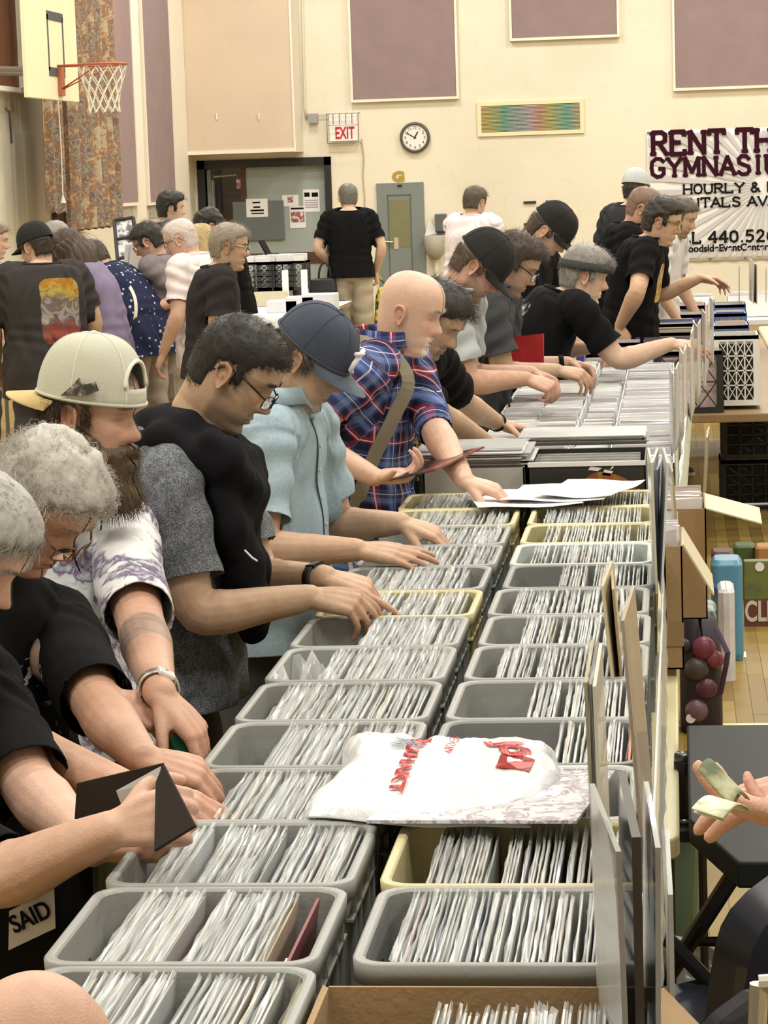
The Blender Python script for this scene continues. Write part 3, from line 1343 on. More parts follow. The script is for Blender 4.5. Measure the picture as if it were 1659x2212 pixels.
		strands('hair_strands', root, None, g @ s.hd.T, ln, 6, s.__dict__.get('srad', .00042), hmat, ho, curl=s.__dict__.get('curl', .25), droop=.15, seed=s.seed)


def hair_material(c):
	return mat('hair_%.2f_%.2f_%.2f' % tuple(c), c, .5, noise=.30, nscale=90, spec=.4)


# ---- things people wear
def cap(s, m, brimmat, back=False, h=.112, tilt=8, button=None, name='cap', gap=False, label=None, lift=.0):
	"""baseball cap on a head: crown of six panels, brim, button"""
	k = s.k*1.0
	nph, nth = 22, 96
	M = rotm(pi if back else 0, radians(tilt), 0)
	off = np.array([-.004, 0, .034+lift])
	V = np.zeros((nph, nth, 3))
	for i in range(nph):
		t = i/(nph-1)*pi/2*.985
		for j in range(nth):
			a = j*2*pi/nth
			seam = 1-.012*np.exp(-((((a/(pi/3)) % 1)-.5)/.06)**2)*0-.014*np.exp(-((((a/(pi/3)+.5) % 1)-.5)/.05)**2)*sin(t+.6)
			ca, sa = cos(a), sin(a)
			rx = (.113 if ca > 0 else .116)
			ct = cos(t)**.72
			V[i, j] = (rx*ca*ct*seam, .0895*sa*ct*seam, h*sin(t)**.95+(.006*ca if i == 0 else 0))
	def place(P):
		P = np.asarray(P).reshape(-1, 3) @ M.T+off
		return s.to_head(P)
	mb = MB()
	F = []
	for i in range(nph-1):
		for j in range(nth):
			if gap and i < 9:
				a = j*2*pi/nth
				da = abs((a-pi+pi) % (2*pi)-pi)     # rear of the cap
				if da < .52*sqrt(max(0, 1-((i-3)/6.0)**2)) and i >= 3:
					continue
			F.append((i*nth+j, i*nth+(j+1) % nth, (i+1)*nth+(j+1) % nth, (i+1)*nth+j))
	mb.add(place(V), F)
	mb.add(place(V[-1]), [tuple(range(nth))])
	co = mb.build(name, m, s.root, smooth=True)
	md = co.modifiers.new('thickness', 'SOLIDIFY')
	md.thickness = .002
	if gap:
		P = []
		for q in np.linspace(0, pi, 24):
			t, a = (3.2+5.9*sin(q))/(nph-1)*pi/2, pi+.55*cos(q)
			ct = cos(t)**.72
			P.append((.116*cos(a)*ct*1.01, .0895*sin(a)*ct*1.01, h*sin(t)**.95))
		g_ = MB()
		g_.tube(place(P), .0045, 6)
		g_.build('opening_trim', button or m, co, smooth=True)
	# band at the lower edge
	b = MB()
	b.tube(place(V[0]*np.array([1.004, 1.004, 1])+np.array([0, 0, .004])), .0035, 6, closed=True)
	b.build('sweatband', m, co, smooth=True)
	# seams
	sb = MB()
	for q in range(6):
		j = int(round((q+.5)*nth/6)) % nth
		sb.tube(place(V[:, j]*1.004), .0011, 5)
	sb.build('seam', m if button is None else button, co, smooth=True)
	# brim
	nb_, nr = 25, 8
	P = np.zeros((2, nr, nb_, 3))
	for i in range(nr):
		q = i/(nr-1)
		for j in range(nb_):
			a = (j/(nb_-1)*2-1)*radians(68)
			ex = .074*cos(a*1.12)**.8*q if abs(a*1.12) < pi/2 else 0
			x = .113*cos(a)+ex
			y = .0895*sin(a)*(1-.06*q)
			z = .004-.10*q*.10-3.2*y*y*(.35+.65*q)*.9
			P[0, i, j] = (x, y, z+.0015)
			P[1, i, j] = (x, y, z-.0015)
	bm_ = MB()
	bm_.grid(place(P[0]).reshape(nr, nb_, 3))
	bm_.grid(place(P[1]).reshape(nr, nb_, 3)[::-1])
	e0, e1 = place(P[0, -1]), place(P[1, -1])
	bm_.grid(np.stack([e0, e1]))
	bm_.build('brim', brimmat, co, smooth=True)
	bt = MB()
	bt.lathe([(.004, 0), (.008, .001), (.007, .004), (.002, .006)], n=12, M=None)
	v = np.concatenate(bt.v)+np.array([0, 0, h-.001])
	bt2 = MB()
	bt2.add(place(v), bt.f)
	bt2.build('button', button or m, co, smooth=True)
	s.cap_place = place
	return co


def glasses(s, m, lens=True, slip=0.0, style='rect'):
	g = MB()
	lens_mb = MB()
	for sd in (1, -1):
		P, Q = [], []
		for a in np.linspace(0, 2*pi, 28, endpoint=False):
			e = 3.2
			r = 1/((abs(cos(a))**e+abs(sin(a))**e)**(1/e))
			y = .033+.0245*cos(a)*r
			z = .004-slip+.0165*sin(a)*r
			x = .1085+slip*.3-.30*max(0, y-.02)-.04*(z)
			P.append((x, y*sd, z))
		g.tube(s.to_head(P), .0016, 6, closed=True)
		c = s.to_head([(.1065+slip*.3-.3*.014, .033*sd, .004-slip)])
		ring = s.to_head(P)
		lens_mb.add(np.concatenate([ring, c]), [(i, (i+1) % 28, 28) for i in range(28)])
		tp = [(.0960+slip*.3, .057*sd, .012-slip), (.080, .0715*sd, .017-slip*.8), (.04, .0765*sd, .019), (.0, .0785*sd, .022), (-.012, .0785*sd, .016), (-.03, .075*sd, -.006)]
		g.tube(s.to_head(tp), [.0022, .0026, .0024, .0022, .0022, .002], 6)
	g.tube(s.to_head([(.112+slip*.3, .0095, .007-slip), (.1155+slip*.3, 0, .010-slip), (.112+slip*.3, -.0095, .007-slip)]), .0015, 6)
	go = g.build('glasses', m, s.root, smooth=True)
	if lens:
		lens_mb.build('lens', LENS(), go)
	return go


def LENS():
	if 'lens' in MATS:
		return MATS['lens']
	m = mat('lens', (1, 1, 1), .03)
	nt = m.node_tree
	N = nt.nodes
	tr = N.new('ShaderNodeBsdfTransparent')
	gl = N.new('ShaderNodeBsdfGlossy')
	gl.inputs['Roughness'].default_value = .02
	mx = N.new('ShaderNodeMixShader')
	fr = N.new('ShaderNodeFresnel')
	nt.links.new(fr.outputs[0], mx.inputs[0])
	nt.links.new(tr.outputs[0], mx.inputs[1])
	nt.links.new(gl.outputs[0], mx.inputs[2])
	nt.links.new(mx.outputs[0], N['Material Output'].inputs['Surface'])
	return m


def watch(s, i, m, face=None, name='watch', w=.024):
	"""band around the wrist of arm i"""
	A = s.arms[i]
	d = nrm(A['W']-A['E'])
	c = A['W']-d*.03*s.k
	a = nrm(np.asarray(A['back'])-d*(np.asarray(A['back']) @ d))
	b = np.cross(d, a)
	r = .0315*s.k*s.build**.5
	mb = MB()
	n = 24
	rows = []
	for dz, rr in ((-w/2, r-.001), (-w/2, r+.003), (w/2, r+.0025), (w/2, r-.001)):
		t = np.arange(n)*2*pi/n
		rows.append(c+d*dz+rr*(np.cos(t)[:, None]*a+np.sin(t)[:, None]*b*1.05))
	rows.append(rows[0])
	V = np.concatenate(rows)
	F = []
	for q in range(4):
		F += [(q*n+k, q*n+(k+1) % n, (q+1)*n+(k+1) % n, (q+1)*n+k) for k in range(n)]
	mb.add(V, F)
	o = mb.build(name, m, s.root, smooth=True)
	if face is not None:
		fb = MB()
		M = np.array(frame_matrix(c+a*(r+.001), d, b))
		fb.cbox((0, 0, .003), (.034, .032, .009), M)
		fb.build('watch_case', face, o, bevel=.003)
	return o


def ring_on(s, i, m, fing=2, name='ring'):
	A = s.arms[i]
	x = nrm(A['fd'])
	z = nrm(np.asarray(A['back'])-x*(np.asarray(A['back']) @ x))
	right = A['side'] < 0
	y = np.cross(z, x)*(1 if right else -1)
	by = [.030, .0095, -.0115, -.0305][fing]
	bx = [.092, .096, .091, .083][fing]
	a0 = radians(HAND_POSES[A['pose']][fing][0])
	d = x*cos(a0)-z*sin(a0)
	h = 1.02*s.k*A['hs']
	c = A['W']+h*(x*bx+y*by)+d*.018*h
	e = nrm(np.cross(d, y))
	t = np.arange(20)*2*pi/20
	mb = MB()
	mb.tube(c+.0108*h*(np.cos(t)[:, None]*e+np.sin(t)[:, None]*y), .0016, 6, closed=True)
	return mb.build(name, m, s.root, smooth=True)


def beard_mesh(s, col, length=.03, strandlen=.03, n=3000, lod=0, droop=.4, fwd=.0):
	"""shell over the beard area of the face plus strands; a long beard hangs below the chin"""
	L = s.Hloc/s.k
	a = s.beard_area
	d = L-np.array([.03, 0, -.03])
	d = d/(np.linalg.norm(d, axis=-1)[..., None]+1e-9)
	chin = sm(-L[..., 2], .06, .115)*sm(L[..., 0], .0, .06)
	th = sm(a, .12, .65)*(length*.30+length*.9*chin)-.002*(a < .15)
	d2 = d+np.array([fwd, 0, -droop])*chin[..., None]*1.2
	d2 = d2/(np.linalg.norm(d2, axis=-1)[..., None]+1e-9)
	th = th*(1+.15*wob(L.reshape(-1, 3)*90, s.seed+9).reshape(th.shape))
	P = L+d2*th[..., None]
	sel = (ZR > -.16) & (ZR < .02)
	Wd = s.G[sel]+((P-L)[sel] @ s.hd.T)*s.k
	nz, nt = Wd.shape[:2]
	I = np.arange(nz*nt).reshape(nz, nt)
	q = np.stack([I[1:, :], np.roll(I, -1, 1)[1:, :], np.roll(I, -1, 1)[:-1, :], I[:-1, :]], -1).reshape(-1, 4)
	q = q[(a[sel].reshape(-1)[q].max(1) > .12)]
	v, q = compact(Wd.reshape(-1, 3), q)
	m = hair_material(col)
	bo = obj('beard', mesh_from('beard', v, q, True), m, s.root)
	if n:
		rg = np.random.default_rng(s.seed+4)
		idx = np.argwhere((a > .3) & sel[:, None])
		pick = idx[rg.choice(len(idx), n)]
		D_ = d2[pick[:, 0], pick[:, 1]]+np.array([.0, 0, -.25])
		B = (L+d2*(th*.8)[..., None])[pick[:, 0], pick[:, 1]]-L[pick[:, 0], pick[:, 1]]
		root = s.G[pick[:, 0], pick[:, 1]]+(B @ s.hd.T)*s.k+rg.normal(0, .0015, (n, 3))
		g = D_+rg.normal(0, .28, (n, 3))
		g /= np.linalg.norm(g, axis=1)[:, None]
		ln = (strandlen*(.35+.65*chin[pick[:, 0], pick[:, 1]]))*rg.uniform(.5, 1.2, n)
		strands('beard_strands', root, None, g @ s.hd.T, ln, 6, .0004, m, bo, curl=.35, droop=.3, seed=s.seed)
	return bo


def collar(s, m):
	"""shirt collar folded over, open at the throat"""
	n = 48
	P0 = s.ring_points(n=n)
	a3 = s.ang[2]
	nn = s.D(a3-.35)
	c = P0.mean(0)
	T = np.linspace(-pi, pi, n, endpoint=False)
	keep = np.abs(T) > .16
	out = P0-c
	pt = np.exp(-((np.abs(T)-.35)/.30)**2)
	rows = [P0-nn*.006, P0-out*.05+nn*.030, P0+out*.03+nn*.034, P0+out*.14+nn*(-.006)-nn*.030*pt[:, None]+out*.10*pt[:, None]]
	order = np.argsort((T+2*pi) % (2*pi))
	sel = [i for i in order if keep[i]]
	P = np.stack([r[sel] for r in rows])
	mb = MB()
	mb.grid(P)
	me = mb.mesh('collar', True)
	set_attr(me, 'Cloth', np.concatenate([P.reshape(-1, 3)-s.hip])*np.array([1, 1, 1]))
	o = obj('collar', me, m, s.root)
	o.modifiers.new('s', 'SOLIDIFY').thickness = .004
	return o


def placket(s, m, mbut, off=.0, n=6):
	"""strip of buttons down the shirt front, set on the shirt surface"""
	v = np.empty(len(s.shirt_ob.data.vertices)*3, np.float32)
	s.shirt_ob.data.vertices.foreach_get('co', v)
	v = v.reshape(-1, 3)
	uv = s.shirt_uv
	zz = np.linspace(.08, .50, 26)*s.k
	pts = []
	for z in zz:
		sel = (np.abs(uv[:, 0]-off) < .02) & (np.abs(uv[:, 2]-z) < .02) & (uv[:, 1] > 0)
		if sel.any():
			pts.append(v[sel].mean(0)+s.front(s.ang[1])*.004)
	mb = MB()
	mb.tube(pts, .014, 8, flat=.15)
	o = mb.build('placket', m, s.root, smooth=True)
	for q in pts[1::max(1, len(pts)//n)]:
		b = MB()
		b.lathe([(.0055, 0), (.0058, .002), (.004, .003)], n=12, M=np.array(frame_matrix(q+s.front(s.ang[1])*.003, s.lf2, s.up)))
		b.build('button', mbut, o)
	return o


def band(s, pts, w, th, m, name='strap', parent=None):
	mb = MB()
	pts = np.array(pts)
	P, _ = smooth_path(pts, np.zeros(len(pts)), 6)
	t = np.gradient(P, axis=0)
	t /= np.linalg.norm(t, axis=1)[:, None]
	c = s.chest
	rows = []
	for i in range(len(P)):
		o = P[i]-c
		o = nrm(o-t[i]*(o @ t[i]))
		sd = np.cross(t[i], o)
		rows.append([P[i]+sd*w/2, P[i]-sd*w/2, P[i]-sd*w/2+o*th, P[i]+sd*w/2+o*th, P[i]+sd*w/2])
	mb.grid(np.array(rows))
	return mb.build(name, m, parent or s.root, smooth=False)

# ------------------------------------------------------------------ cloth
def _math(nt, op, a, b=None, c=None):
	n = nt.nodes.new('ShaderNodeMath')
	n.operation = op
	for i, v in enumerate((a, b, c)):
		if v is None:
			continue
		if isinstance(v, (int, float)):
			n.inputs[i].default_value = v
		else:
			nt.links.new(v, n.inputs[i])
	return n.outputs[0]


def _mix(nt, fac, a, b):
	n = nt.nodes.new('ShaderNodeMix')
	n.data_type = 'RGBA'
	if isinstance(fac, (int, float)):
		n.inputs[0].default_value = fac
	else:
		nt.links.new(fac, n.inputs[0])
	for k, v in ((6, a), (7, b)):
		if isinstance(v, tuple):
			n.inputs[k].default_value = (*v, 1)
		else:
			nt.links.new(v, n.inputs[k])
	return n.outputs[2]


def _noise(nt, vec, scale, detail=4, w=None, rough=.5, dist=0):
	n = nt.nodes.new('ShaderNodeTexNoise')
	n.inputs['Scale'].default_value = scale
	n.inputs['Detail'].default_value = detail
	n.inputs['Roughness'].default_value = rough
	n.inputs['Distortion'].default_value = dist
	nt.links.new(vec, n.inputs['Vector'])
	return n


def _ramp(nt, fac, stops, interp='LINEAR'):
	n = nt.nodes.new('ShaderNodeValToRGB')
	n.color_ramp.interpolation = interp
	e = n.color_ramp.elements
	while len(e) < len(stops):
		e.new(.5)
	for i, (p, c) in enumerate(stops):
		e[i].position = p
		e[i].color = (*c, 1)
	nt.links.new(fac, n.inputs[0])
	return n.outputs[0]


def _band(nt, v, c, w, soft=.15):
	"""1 inside |v-c|<w"""
	d = _math(nt, 'ABSOLUTE', _math(nt, 'SUBTRACT', v, c))
	n = nt.nodes.new('ShaderNodeMapRange')
	nt.links.new(d, n.inputs[0])
	n.inputs[1].default_value = w
	n.inputs[2].default_value = w*(1-soft)
	n.inputs[3].default_value = 0
	n.inputs[4].default_value = 1
	return n.outputs[0]


def cloth_xyz(nt):
	a = nt.nodes.new('ShaderNodeAttribute')
	a.attribute_name = 'Cloth'
	s = nt.nodes.new('ShaderNodeSeparateXYZ')
	nt.links.new(a.outputs['Vector'], s.inputs[0])
	return a.outputs['Vector'], s.outputs[0], s.outputs[1], s.outputs[2]


def cloth(name, col, kind='plain', prints=(), rough=.85, noise=.10, **kw):
	def b(nt, tc, src):
		vec, x, y, z = cloth_xyz(nt)
		c = None
		if kind == 'heather':
			n = _noise(nt, vec, 380, 3)
			n2 = _noise(nt, vec, 60, 3)
			f = _math(nt, 'ADD', _math(nt, 'MULTIPLY', n.outputs[0], .8), _math(nt, 'MULTIPLY', n2.outputs[0], .25))
			lo, hi = kw['lo'], kw['hi']
			c = _ramp(nt, f, [(.40, lo), (.50, col), (.63, hi)])
		elif kind == 'plaid':
			rep = .105
			def fr(v, ph):
				return _math(nt, 'FRACT', _math(nt, 'ADD', _math(nt, 'DIVIDE', v, rep), ph))
			def pattern(u):
				p = _ramp(nt, u, [(0, (.055, .085, .25)), (.22, (.055, .085, .25)), (.24, (.012, .016, .05)), (.44, (.012, .016, .05)), (.46, (.30, .02, .03)), (.62, (.34, .025, .035)), (.64, (.012, .016, .05)), (.80, (.05, .08, .24)), (.86, (.17, .24, .48)), (1, (.17, .24, .48))], 'CONSTANT')
				return p
			ux, uz = fr(x, .18), fr(z, .1)
			c = _mix(nt, .5, pattern(ux), pattern(uz))
			for cc, w in ((.53, .018), (.11, .012)):
				c = _mix(nt, _math(nt, 'MULTIPLY', _band(nt, uz, cc, w), .75), c, (.72, .68, .70))
				c = _mix(nt, _math(nt, 'MULTIPLY', _band(nt, ux, cc, w), .75), c, (.72, .62, .62))
			# button placket
			c = _mix(nt, _math(nt, 'MULTIPLY', _band(nt, x, 0, .004), _math(nt, 'GREATER_THAN', y, 0)), c, (.01, .012, .03))
		elif kind == 'tiedye':
			n = _noise(nt, vec, 9, 5, dist=1.5)
			r = _math(nt, 'SQRT', _math(nt, 'ADD', _math(nt, 'POWER', _math(nt, 'SUBTRACT', x, .05), 2), _math(nt, 'POWER', _math(nt, 'SUBTRACT', z, .55), 2)))
			wv = _math(nt, 'SINE', _math(nt, 'ADD', _math(nt, 'MULTIPLY', r, 46), _math(nt, 'MULTIPLY', n.outputs[0], 9)))
			n2 = _noise(nt, vec, 34, 4, dist=.8)
			f = _math(nt, 'ADD', _math(nt, 'MULTIPLY', wv, .24), n2.outputs[0])
			low = nt.nodes.new('ShaderNodeMapRange')
			nt.links.new(z, low.inputs[0])
			low.inputs[1].default_value = .55
			low.inputs[2].default_value = .10
			low.inputs[3].default_value = -.16
			low.inputs[4].default_value = .12
			f = _math(nt, 'ADD', f, low.outputs[0])
			c = _ramp(nt, f, [(.30, (.80, .80, .80)), (.42, (.66, .67, .70)), (.52, (.38, .34, .44)), (.62, (.17, .11, .20)), (.74, (.46, .50, .54)), (.90, (.76, .78, .80))])
		elif kind == 'floral':
			v = nt.nodes.new('ShaderNodeTexVoronoi')
			v.inputs['Scale'].default_value = 26
			nt.links.new(vec, v.inputs['Vector'])
			n = _noise(nt, vec, 40, 2)
			f = _math(nt, 'ADD', v.outputs['Distance'], _math(nt, 'MULTIPLY', _math(nt, 'SUBTRACT', n.outputs[0], .5), .5))
			c = _ramp(nt, f, [(.16, (.55, .58, .62)), (.20, (.16, .26, .34)), (.24, col)])
		elif kind == 'denim':
			n = _noise(nt, vec, 130, 3)
			n2 = _noise(nt, vec, 12, 4)
			f = _math(nt, 'ADD', _math(nt, 'MULTIPLY', n.outputs[0], .5), _math(nt, 'MULTIPLY', n2.outputs[0], .5))
			c = _ramp(nt, f, [(.35, tuple(q*.86 for q in col)), (.5, col), (.65, tuple(min(1, q*1.12) for q in col))])
		for p in prints:
			x0, x1, z0, z1 = p['box']
			ne = _noise(nt, vec, 22, 3)
			m = _math(nt, 'GREATER_THAN', _math(nt, 'MULTIPLY', _math(nt, 'MULTIPLY', _band(nt, x, (x0+x1)/2, (x1-x0)/2, .45), _band(nt, z, (z0+z1)/2, (z1-z0)/2, .3)), _math(nt, 'ADD', ne.outputs[0], .45)), .28)
			m = _math(nt, 'MULTIPLY', m, _math(nt, 'LESS_THAN', y, 0) if p.get('back') else _math(nt, 'GREATER_THAN', y, 0))
			n = _noise(nt, vec, p.get('scale', 16), 5, dist=p.get('dist', 1.2))
			f = n.outputs[0]
			if p.get('vert'):
				g = nt.nodes.new('ShaderNodeMapRange')
				nt.links.new(z, g.inputs[0])
				g.inputs[1].default_value = z0
				g.inputs[2].default_value = z1
				f = _math(nt, 'ADD', _math(nt, 'MULTIPLY', g.outputs[0], .75), _math(nt, 'MULTIPLY', _math(nt, 'SUBTRACT', f, .5), .6))
			pc = _ramp(nt, f, p['ramp'])
			if p.get('cut'):
				n3 = _noise(nt, vec, p.get('cutscale', 30), 4)
				m = _math(nt, 'MULTIPLY', m, _math(nt, 'GREATER_THAN', n3.outputs[0], p['cut']))
			c = _mix(nt, m, c if c is not None else tuple(col), pc)
		return c
	return mat(name, col, rough, build=b if (kind != 'plain' or prints) else None, noise=noise, nscale=9, bump=.25, bscale=420, spec=.2 if max(col) > .05 else .1)

# ------------------------------------------------------------------ the gymnasium
XL, YB, XR, YF = -6.28, 34.0, 9.0, -4.0


def wall_build(col, stain=(.50, .42, .28), amt=.25, dirt=.10):
	def b(nt, tc, src):
		n = _noise(nt, tc.outputs['Object'], .55, 5)
		n2 = _noise(nt, tc.outputs['Object'], 7, 6)
		c = _ramp(nt, n.outputs[0], [(.35, tuple(q*(1-dirt) for q in col)), (.55, col), (.75, tuple(min(1, q*1.03) for q in col))])
		f = _ramp(nt, n2.outputs[0], [(.60, (0, 0, 0)), (.78, (amt, amt, amt))])
		c = _mix(nt, f, c, stain)
		# faint joints of the painted block wall
		br = nt.nodes.new('ShaderNodeTexBrick')
		br.inputs['Scale'].default_value = 1
		br.inputs['Brick Width'].default_value = .40
		br.inputs['Row Height'].default_value = .20
		br.inputs['Mortar Size'].default_value = .004
		br.inputs['Color1'].default_value = (1, 1, 1, 1)
		br.inputs['Color2'].default_value = (.985, .985, .985, 1)
		br.inputs['Mortar'].default_value = (.962, .957, .945, 1)
		mp = nt.nodes.new('ShaderNodeMapping')
		mp.inputs['Rotation'].default_value = (pi/2, 0, 0)
		nt.links.new(tc.outputs['Object'], mp.inputs[0])
		nt.links.new(mp.outputs[0], br.inputs['Vector'])
		m = nt.nodes.new('ShaderNodeMix')
		m.data_type = 'RGBA'
		m.blend_type = 'MULTIPLY'
		m.inputs[0].default_value = 1
		nt.links.new(c, m.inputs[6])
		nt.links.new(br.outputs[0], m.inputs[7])
		return m.outputs[2]
	return b


M_WALL = mat('cream_wall', (.80, .735, .59), .75, build=wall_build((.80, .735, .59)), bump=.15, bscale=25)
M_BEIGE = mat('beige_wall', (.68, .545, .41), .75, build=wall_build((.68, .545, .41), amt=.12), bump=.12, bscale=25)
M_WHITE = mat('white_paint', (.82, .76, .64), .6, noise=.06, nscale=3)
M_CEIL = mat('ceiling_paint', (.72, .68, .60), .8, noise=.05)
M_MAUVE = mat('mauve_felt', (.295, .215, .215), .95, noise=.14, nscale=3.5, bump=.4, bscale=300)
M_DGREY = mat('door_grey', (.20, .225, .215), .45, noise=.08, nscale=5)
M_BLACK = mat('black_paint', (.015, .014, .015), .4)
M_BROWN = mat('dark_brown_wood', (.075, .028, .016), .5, noise=.25, nscale=4)
M_PAPER = mat('paper', (.82, .81, .82), .7)
M_INK = mat('black_ink', (.008, .008, .009), .8, spec=.1)


def floor_build(nt, tc, src):
	br = nt.nodes.new('ShaderNodeTexBrick')
	br.inputs['Scale'].default_value = 1
	br.inputs['Brick Width'].default_value = 1.1
	br.inputs['Row Height'].default_value = .057
	br.inputs['Mortar Size'].default_value = .0012
	br.inputs['Color1'].default_value = (.31, .21, .055, 1)
	br.inputs['Color2'].default_value = (.245, .16, .038, 1)
	br.inputs['Mortar'].default_value = (.09, .05, .015, 1)
	mp = nt.nodes.new('ShaderNodeMapping')
	mp.inputs['Rotation'].default_value = (0, 0, pi/2)
	nt.links.new(tc.outputs['Object'], mp.inputs[0])
	nt.links.new(mp.outputs[0], br.inputs['Vector'])
	return br.outputs[0]


M_FLOOR = mat('maple_floor', (.3, .18, .05), .5, build=floor_build, noise=.18, nscale=3, coat=.0, spec=.25)
fl = structure('floor', MB().box((XL-2, YF, -.12), (XR, YB+3, -.0025)), M_FLOOR)
# boards that can be told apart at the right of the tables
PL = [mat('maple_board_%s' % n, c, .5, noise=.22, nscale=7, spec=.25) for n, c in (('a', (.31, .21, .055)), ('b', (.27, .175, .042)), ('c', (.345, .235, .065)), ('d', (.235, .15, .038)))]
rg = random.Random(5)
plank_mesh = {}
n_pl = 0
for i in range(22):
	x = -.06+i*.0625
	y = 7.6+rg.uniform(-.9, 0)
	while y < 20 and n_pl < 290:
		L_ = rg.choice((.75, 1.05, 1.4))
		k = rg.randrange(4)
		key = (L_, k)
		if key not in plank_mesh:
			me = MB().rbox((0, 0, -.0025), (.0612, L_-.003, .0006), .0012).mesh('plank')
			me.materials.append(PL[k])
			plank_mesh[key] = me
		p = bpy.data.objects.new('plank', plank_mesh[key])
		COL.objects.link(p)
		p.parent = fl
		p.location = (x, y, rg.uniform(0, .0004))
		y += L_
		n_pl += 1
M_LINE = mat('court_line', (.72, .66, .36), .4)
for nm, lo, hi in (('court_line', (-.3, 9.18, 0), (3.5, 9.235, .0016)), ('court_line', (-4, 21.0, -.002), (3.5, 21.05, .0016)), ('court_line', (1.6, 12, -.002), (1.65, 30, .0016))):
	o = MB().box(lo, hi).build(nm, M_LINE, fl)

structure('ceiling', MB().box((XL-2, YF, CEIL), (XR, YB+3, CEIL+.1)), M_CEIL)
structure('wall_right', MB().box((XR, YF, 0), (XR+.2, YB, CEIL)), M_WALL)
structure('wall_front', MB().box((XL-2, YF-.2, 0), (XR, YF, CEIL)), M_WALL)

# back wall with the double doorway
DX0, DX1, DZ = -6.24, -4.46, 2.21
wb = MB()
wb.box((DX1, YB, 0), (XR, YB+.25, CEIL))
wb.box((XL-.6, YB, DZ), (DX1, YB+.25, CEIL))
wb.box((XL-.6, YB, 0), (DX0, YB+.25, DZ))
back = structure('wall_back', wb, M_WALL)
# low dado of peeling paint, cracks are left to the paint; cable and pipe run on the wall
structure('baseboard_back', MB().rbox((DX1, YB-.02, 0), (XR, YB, .12), .004), M_BROWN)

# soffit box over the doorway, left-hand side
SY = 33.3
sf = MB()
sf.box((XL, SY, 2.30), (-4.82, YB, CEIL))
structure('trim_1', sf, M_BEIGE)
structure('trim_2', MB().box((-4.84, SY-.012, 2.28), (-4.815, YB, CEIL)), M_WHITE)
structure('trim_3', MB().box((XL, SY-.015, 2.285), (-4.82, SY+.02, 2.33)), M_WHITE)

# doorway: frame, transom wall seen inside, the door that stands shut
dr = MB()
dr.box((DX0, YB-.03, 0), (DX0+.10, YB+.26, DZ)).box((DX1-.09, YB-.03, 0), (DX1, YB+.26, DZ)).box((DX0, YB-.03, DZ-.11), (DX1, YB+.26, DZ))
fr_ = structure('trim_4', dr, M_BLACK)
d1 = MB().box((DX0+.62, YB+.10, 0), (DX1-.09, YB+.15, DZ-.11))
door = structure('door_1', d1, mat('grey_green_door', (.33, .38, .355), .5, noise=.08, nscale=3))
MB().box((DX0+.56, YB+.08, 0), (DX0+.63, YB+.16, DZ-.11)).build('door_edge', M_BROWN, door)
MB().box((DX0+.62, YB+.085, .82), (DX1-.09, YB+.1, .97)).build('kick_rail', M_BROWN, door)
MB().box((-5.80, YB+.06, 1.14), (-5.12, YB+.10, 1.66)).build('notice_case', mat('case_grey', (.13, .15, .15), .4), door, bevel=.008)
# second leaf folded back, standing open
d2 = MB().box((DX0+.12, YB+.02, 0), (DX0+.17, YB+.9, DZ-.12), None)
door2 = structure('door_2', d2, M_DGREY)
MB().box((DX0+.17, YB+.10, .55), (DX0+.185, YB+.24, 1.95)).build('door_window', mat('wired_glass', (.45, .44, .40), .2), door2)
MB().box((DX0+.16, YB+.28, .9), (DX0+.25, YB+.33, 1.9)).build('push_bar', M_BLACK, door2)
MB().bar((DX0+.20, YB+.05, 2.0), (DX0+.50, YB+.12, 2.02), .02).build('door_closer', mat('steel', (.45, .45, .43), .35, .8), door2)
structure('wall_passage', MB().box((XL-.6, YB+1.6, 0), (-4.2, YB+1.7, 2.6)).box((-4.4, YB+.25, 0), (-4.2, YB+1.7, 2.6)).box((XL-.6, YB+.25, 0), (XL-.4, YB+1.7, 2.6)), M_BEIGE)


def sheet(name, label, x0, x1, z0, z1, y, fill=None, parts=(), m=None):
	o = MB().box((x0, y-.004, z0), (x1, y, z1)).build(name, m or M_PAPER)
	tag(o, label, 'paper')
	o.data.transform(Matrix.Identity(4))
	for nm, mm, (a, b, c, d) in parts:
		MB().box((a, y-.0055, c), (b, y-.0035, d)).build(nm, mm, o)
	return o


def px_rect(x0, y0, x1, y1, Y):
	a, b = onY(x0, y0, Y), onY(x1, y1, Y)
	return min(a[0], b[0]), max(a[0], b[0]), min(a[2], b[2]), max(a[2], b[2])


yd = YB+.06
ln = lambda x0, y0, x1, y1, Y=YB+.05: px_rect(x0, y0, x1, y1, Y)
M_PIC = mat('printed_photo', (.5, .3, .28), .6, build=lambda nt, tc, s: _ramp(nt, _noise(nt, tc.outputs['Object'], 22, 3).outputs[0], [(.35, (.75, .72, .72)), (.5, (.40, .14, .14)), (.62, (.12, .06, .08)), (.75, (.6, .4, .38))]))
a, b, c, d = ln(531, 430, 579, 468)
sheet('notice', 'white notice with four lines in the grey case on the door', a, b, c, d, YB+.06, parts=[('text_line', M_INK, ln(545, 436, 562, 439)), ('text_line', M_INK, ln(547, 446, 562, 449)), ('text_line', M_INK, ln(541, 453, 570, 456)), ('text_line', M_INK, ln(543, 460, 570, 462))])
a, b, c, d = ln(608, 422, 644, 445)
sheet('notice', 'small white landscape sheet with one brown picture on the grey door', a, b, c, d, YB+.10, parts=[('picture', M_PIC, ln(619, 425, 632, 437))])
a, b, c, d = ln(653, 410, 690, 457)
sheet('notice', 'tall white sheet with two dark photos taped near the door edge', a, b, c, d, YB+.10, parts=[('picture', M_INK, ln(656, 416, 668, 425)), ('picture', M_INK, ln(672, 416, 686, 425))]+[('text_line', mat('grey_ink', (.35, .33, .38), .7), ln(657, q, 686, q+1.5)) for q in (432, 437, 442, 447)])
